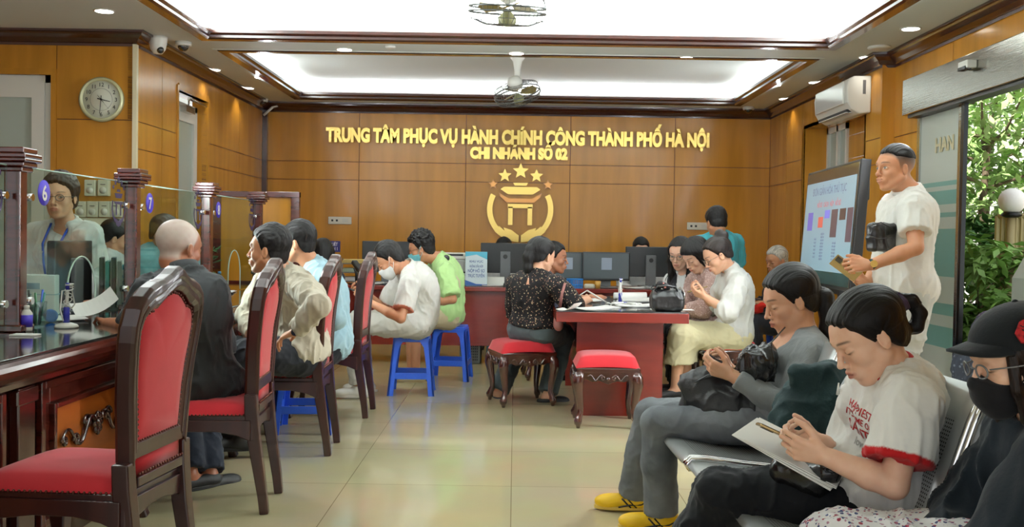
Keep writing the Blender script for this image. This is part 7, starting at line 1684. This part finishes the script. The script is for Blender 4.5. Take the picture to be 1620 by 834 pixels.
for px, lab in ((640, 'black keyboard on the back desk near the masked men'), (1052, 'black keyboard below the monitor beside the woman in glasses')):
    p = P(px, 455, 9.55); e = empty('keyboard', (p.x, 9.53, DT), R_(2), lab, 'keyboard'); MB().box((-.20, -.065, 0), (.20, .065, .016), None, .004).build('casing', black, e); mb = MB()
    for r_ in range(5):
        for q in range(14): mb.box((-.19 + .027 * q, -.058 + .024 * r_, .016), (-.167 + .027 * q, -.038 + .024 * r_, .020))
    mb.build('keys', graym, e)
# under the back desk
p = P(744, 570, 9.6); e = empty('computer_tower', (p.x, 9.72, 0), 0, 'grey perforated computer tower under the back desk', 'computer'); MB().box((-.10, -.22, 0), (.10, .22, .40), None, .006).build('case', mat('tower_grey', (112, 116, 112), .5, metal=.3), e); mb = MB()
for i in range(9):
    for j in range(12): mb.box((-.08 + .018 * i, -.224, .03 + .026 * j), (-.07 + .018 * i, -.219, .045 + .026 * j))
mb.build('vent_holes', black, e)
p = P(772, 570, 9.5); o = MB().box((-.02, -.15, 0), (.02, .15, .38), None, .006).build('document_case', mat('muted_blue', (60, 120, 170), .5), None, (p.x, 9.75, 0)); tag(o, 'flat blue case standing under the back desk beside the computer tower', 'case')
# chair shapes for people whose seat the photo hides
def office_chair(x, y, rz, lab):
    e = empty('office_chair', (x, y, 0), rz, lab, 'chair'); MB().box((-.22, -.22, .41), (.22, .22, .47), None, .02).build('seat', blackm, e); MB().box((-.20, .20, .55), (.20, .24, .95), None, .015).build('backrest', blackm, e); MB().box((-.03, .19, .40), (.03, .23, .60)).build('back_support', black, e); MB().cyl((0, 0, .08), (0, 0, .41), .025).build('column', chrome, e)
    for k in range(5): a = k * 2 * pi / 5; MB().tube([(0, 0, .09), (.26 * math.cos(a), .26 * math.sin(a), .05), (.28 * math.cos(a), .28 * math.sin(a), .0)], .018, 8).build('leg', black, e)
for k, (px, y, lab) in enumerate(((797, 10.85, 'black office chair behind the desk under the person left of the dotted blouse'), (1014, 10.85, 'black office chair behind the right part of the back desk'))): p = P(px, 480, y); office_chair(p.x, y, 0, lab)
for px, y, lab, rz in ((866, 8.62, 'red cushioned stool under the tanned man beyond the dotted blouse', .1), (1086, 8.66, 'red cushioned stool under the woman in glasses', .2), (1126, 8.10, 'red cushioned stool under the woman in pink lace', -.1)):
    p = P(px, 540, y); dup(st0, (p.x, y, 0), rz, lab)
# ================================================================= OUTSIDE THE DOOR
S(MB().box((XR2, -4, -.12), (16, 26, -.02)).build('ground', mat('outdoor_paving', (150, 146, 136), .8, var=.2, scale=(2, 2, 2))))
S(MB().box((XR2 + .05, 3, 2.75), (4.1, 13, 2.9)).build('porch_ceiling', mat('porch_paint', (206, 206, 200), .7)))
tag(MB().box((XR2 + 5.6, 2, 0), (XR2 + 5.8, 26, 4.5)).build('garden_wall', mat('pale_wall', (214, 214, 206), .8, var=.08, scale=(1, 1, 1))), 'pale plastered building wall beyond the garden trees', 'wall')
leafm = [mat('leaf_bright', (168, 202, 126), .55, var=.35, scale=(3, 3, 3)), mat('leaf_mid', (140, 184, 96), .5, var=.35, scale=(3, 3, 3)), mat('leaf_dark', (66, 112, 52), .5, var=.3, scale=(3, 3, 3))]
def tree(x, y, h0, h1, rad, n, mi, lab, seed, leaf=.10, trunk=.06, cat='tree', name='leafy_tree'):
    rr = random.Random(seed); e = empty(name, (x, y, -.02), 0, lab, cat)
    mb = MB(); br = []
    mb.tube([(0, 0, 0), (.05, .03, h0 * .6), (.0, .0, h0), (.05, -.05, (h0 + h1) / 2)], [trunk, trunk * .85, trunk * .7, trunk * .4], 8)
    for k in range(9):
        a = k * 2.4; z = h0 * .8 + (h1 - h0) * rr.random() * .7; q = V((rad * .8 * math.cos(a), rad * .8 * math.sin(a), z + (h1 - h0) * .25)); mb.tube([(0, 0, z - .1), (q.x * .5, q.y * .5, z + .05), q], [trunk * .4, trunk * .25, trunk * .1], 6); br.append(q)
    mb.build('trunk', mat('bark', (98, 84, 66), .8), e)
    cl = [(V((rr.gauss(0, rad * .5), rr.gauss(0, rad * .5), h0 + (h1 - h0) * rr.random()))) for _ in range(26)] + br
    vs, qs = [], []
    for i in range(n):
        c = cl[rr.randrange(len(cl))]; p = c + V((rr.gauss(0, .16), rr.gauss(0, .16), rr.gauss(0, .13))) * (rad / .8)
        if p.x + x < 3.75 or (p.x + x < 4.6 and p.z > 2.6): continue
        a, b_, l, w_ = rr.uniform(0, 6.28), rr.uniform(-1.1, .4), leaf * rr.uniform(.7, 1.3), leaf * .2
        d = V((math.cos(a) * math.cos(b_), math.sin(a) * math.cos(b_), math.sin(b_))); s_ = nz(d.cross(V((rr.gauss(0, .4), rr.gauss(0, .4), 1)))) * w_
        nn = nz(d.cross(s_)) * l * .08; o = len(vs); vs += [p, p + d * l * .5 + s_ - nn, p + d * l, p + d * l * .5 - s_ - nn]; qs.append((o, o + 1, o + 2, o + 3))
    mesh_np('foliage', np.array([tuple(v) for v in vs], np.float32), np.array(qs), leafm[mi], e); return e
tree(4.95, 10.6, 1.6, 3.6, 1.0, 2600, 0, 'bright green leafy tree just outside the glass door', 1, .15)
tree(5.6, 11.9, 1.4, 4.2, 1.2, 2600, 1, 'darker green tree behind the bright one outside the door', 2, .17)
tree(6.1, 11.0, 1.7, 4.4, 1.2, 2400, 0, 'pale green tree over the garden lamp at the right edge', 3, .15)
tree(4.15, 8.9, .2, 1.25, .38, 1500, 1, 'leafy garden shrub at the foot of the trees outside the door', 4, .15, .02, 'shrub', 'garden_shrub')
tree(4.55, 9.9, .3, 1.5, .45, 1500, 2, 'dark green shrub behind the first shrub outside the door', 5, .16, .02, 'shrub', 'garden_shrub')
# bamboo-coloured fence and lamp
fm = mat('fence_cream', (206, 190, 140), .6, var=.1, scale=(6, 6, 2))
e = empty('garden_fence', (5.1, 9.2, 0), 0, 'cream slatted garden fence outside under the round lamp', 'fence')
a0, a1 = P(1580, 300, 9.0), P(1700, 300, 8.6); zt_ = P(1600, 338, 9.0).z; d = a1 - a0
mb = MB()
for z in (.25, (zt_) * .55, zt_ - .03): mb.tube([V((a0.x, a0.y, z)) - V((5.1, 9.2, 0)), V((a1.x, a1.y, z)) - V((5.1, 9.2, 0))], .025, 6)
mb.build('rail', fm, e)
for k in range(16):
    q = a0 + d * (k / 15) - V((5.1, 9.2, 0)); MB().box((q.x - .018, q.y - .018, 0), (q.x + .018, q.y + .018, zt_ - .02 - (a0.z * 0))).build('slat', fm, e)
e = empty('garden_lamp', (P(1601, 320, 8.9).x, 8.9, 0), 0, 'round white globe lamp on a dark post above the cream fence', 'lamp'); zl = P(1601, 318, 8.9).z
MB().cyl((0, 0, 0), (0, 0, zl - .12), .045, .035, 14).build('post', mat('lamp_post_cream', (190, 176, 130), .5), e); MB().lathe([(.05, zl - .15), (.09, zl - .13), (.07, zl - .10)], None, 16).build('collar', black, e); MB().ball((0, 0, zl), .115, None, 24, 16).build('globe', mat('globe_white', (250, 250, 248), .5), e)
e = empty('utility_cabinet', (P(1622, 440, 7.6).x + .12, 7.6, -.02), R_(10), 'white metal cabinet with a dark screen cut by the right edge outside', 'cabinet')
zc_ = P(1610, 395, 7.6).z; MB().prism([(-.14, 0), (.3, 0), (.3, zc_), (-.02, zc_), (-.14, zc_ - .2)], -.15, .15, Matrix.Rotation(pi / 2, 4, 'X')).build('housing', whitep, e, bevel=.01); MB().box((-.11, -.156, zc_ - .42), (.2, -.149, zc_ - .26)).build('dark_panel', black, e)
e = empty('garden_stool', (P(1558, 640, 6.7).x, 6.72, -.02), 0, 'low dark stool under the person sitting outside the door', 'stool'); MB().box((-.16, -.16, .26), (.16, .16, .30), None, .01).build('seat', graym, e)
for sx in (-.13, .13):
    for sy in (-.13, .13): MB().cyl((sx, sy, 0), (sx * .9, sy * .9, .27), .015, None, 8).build('leg', graym, e)
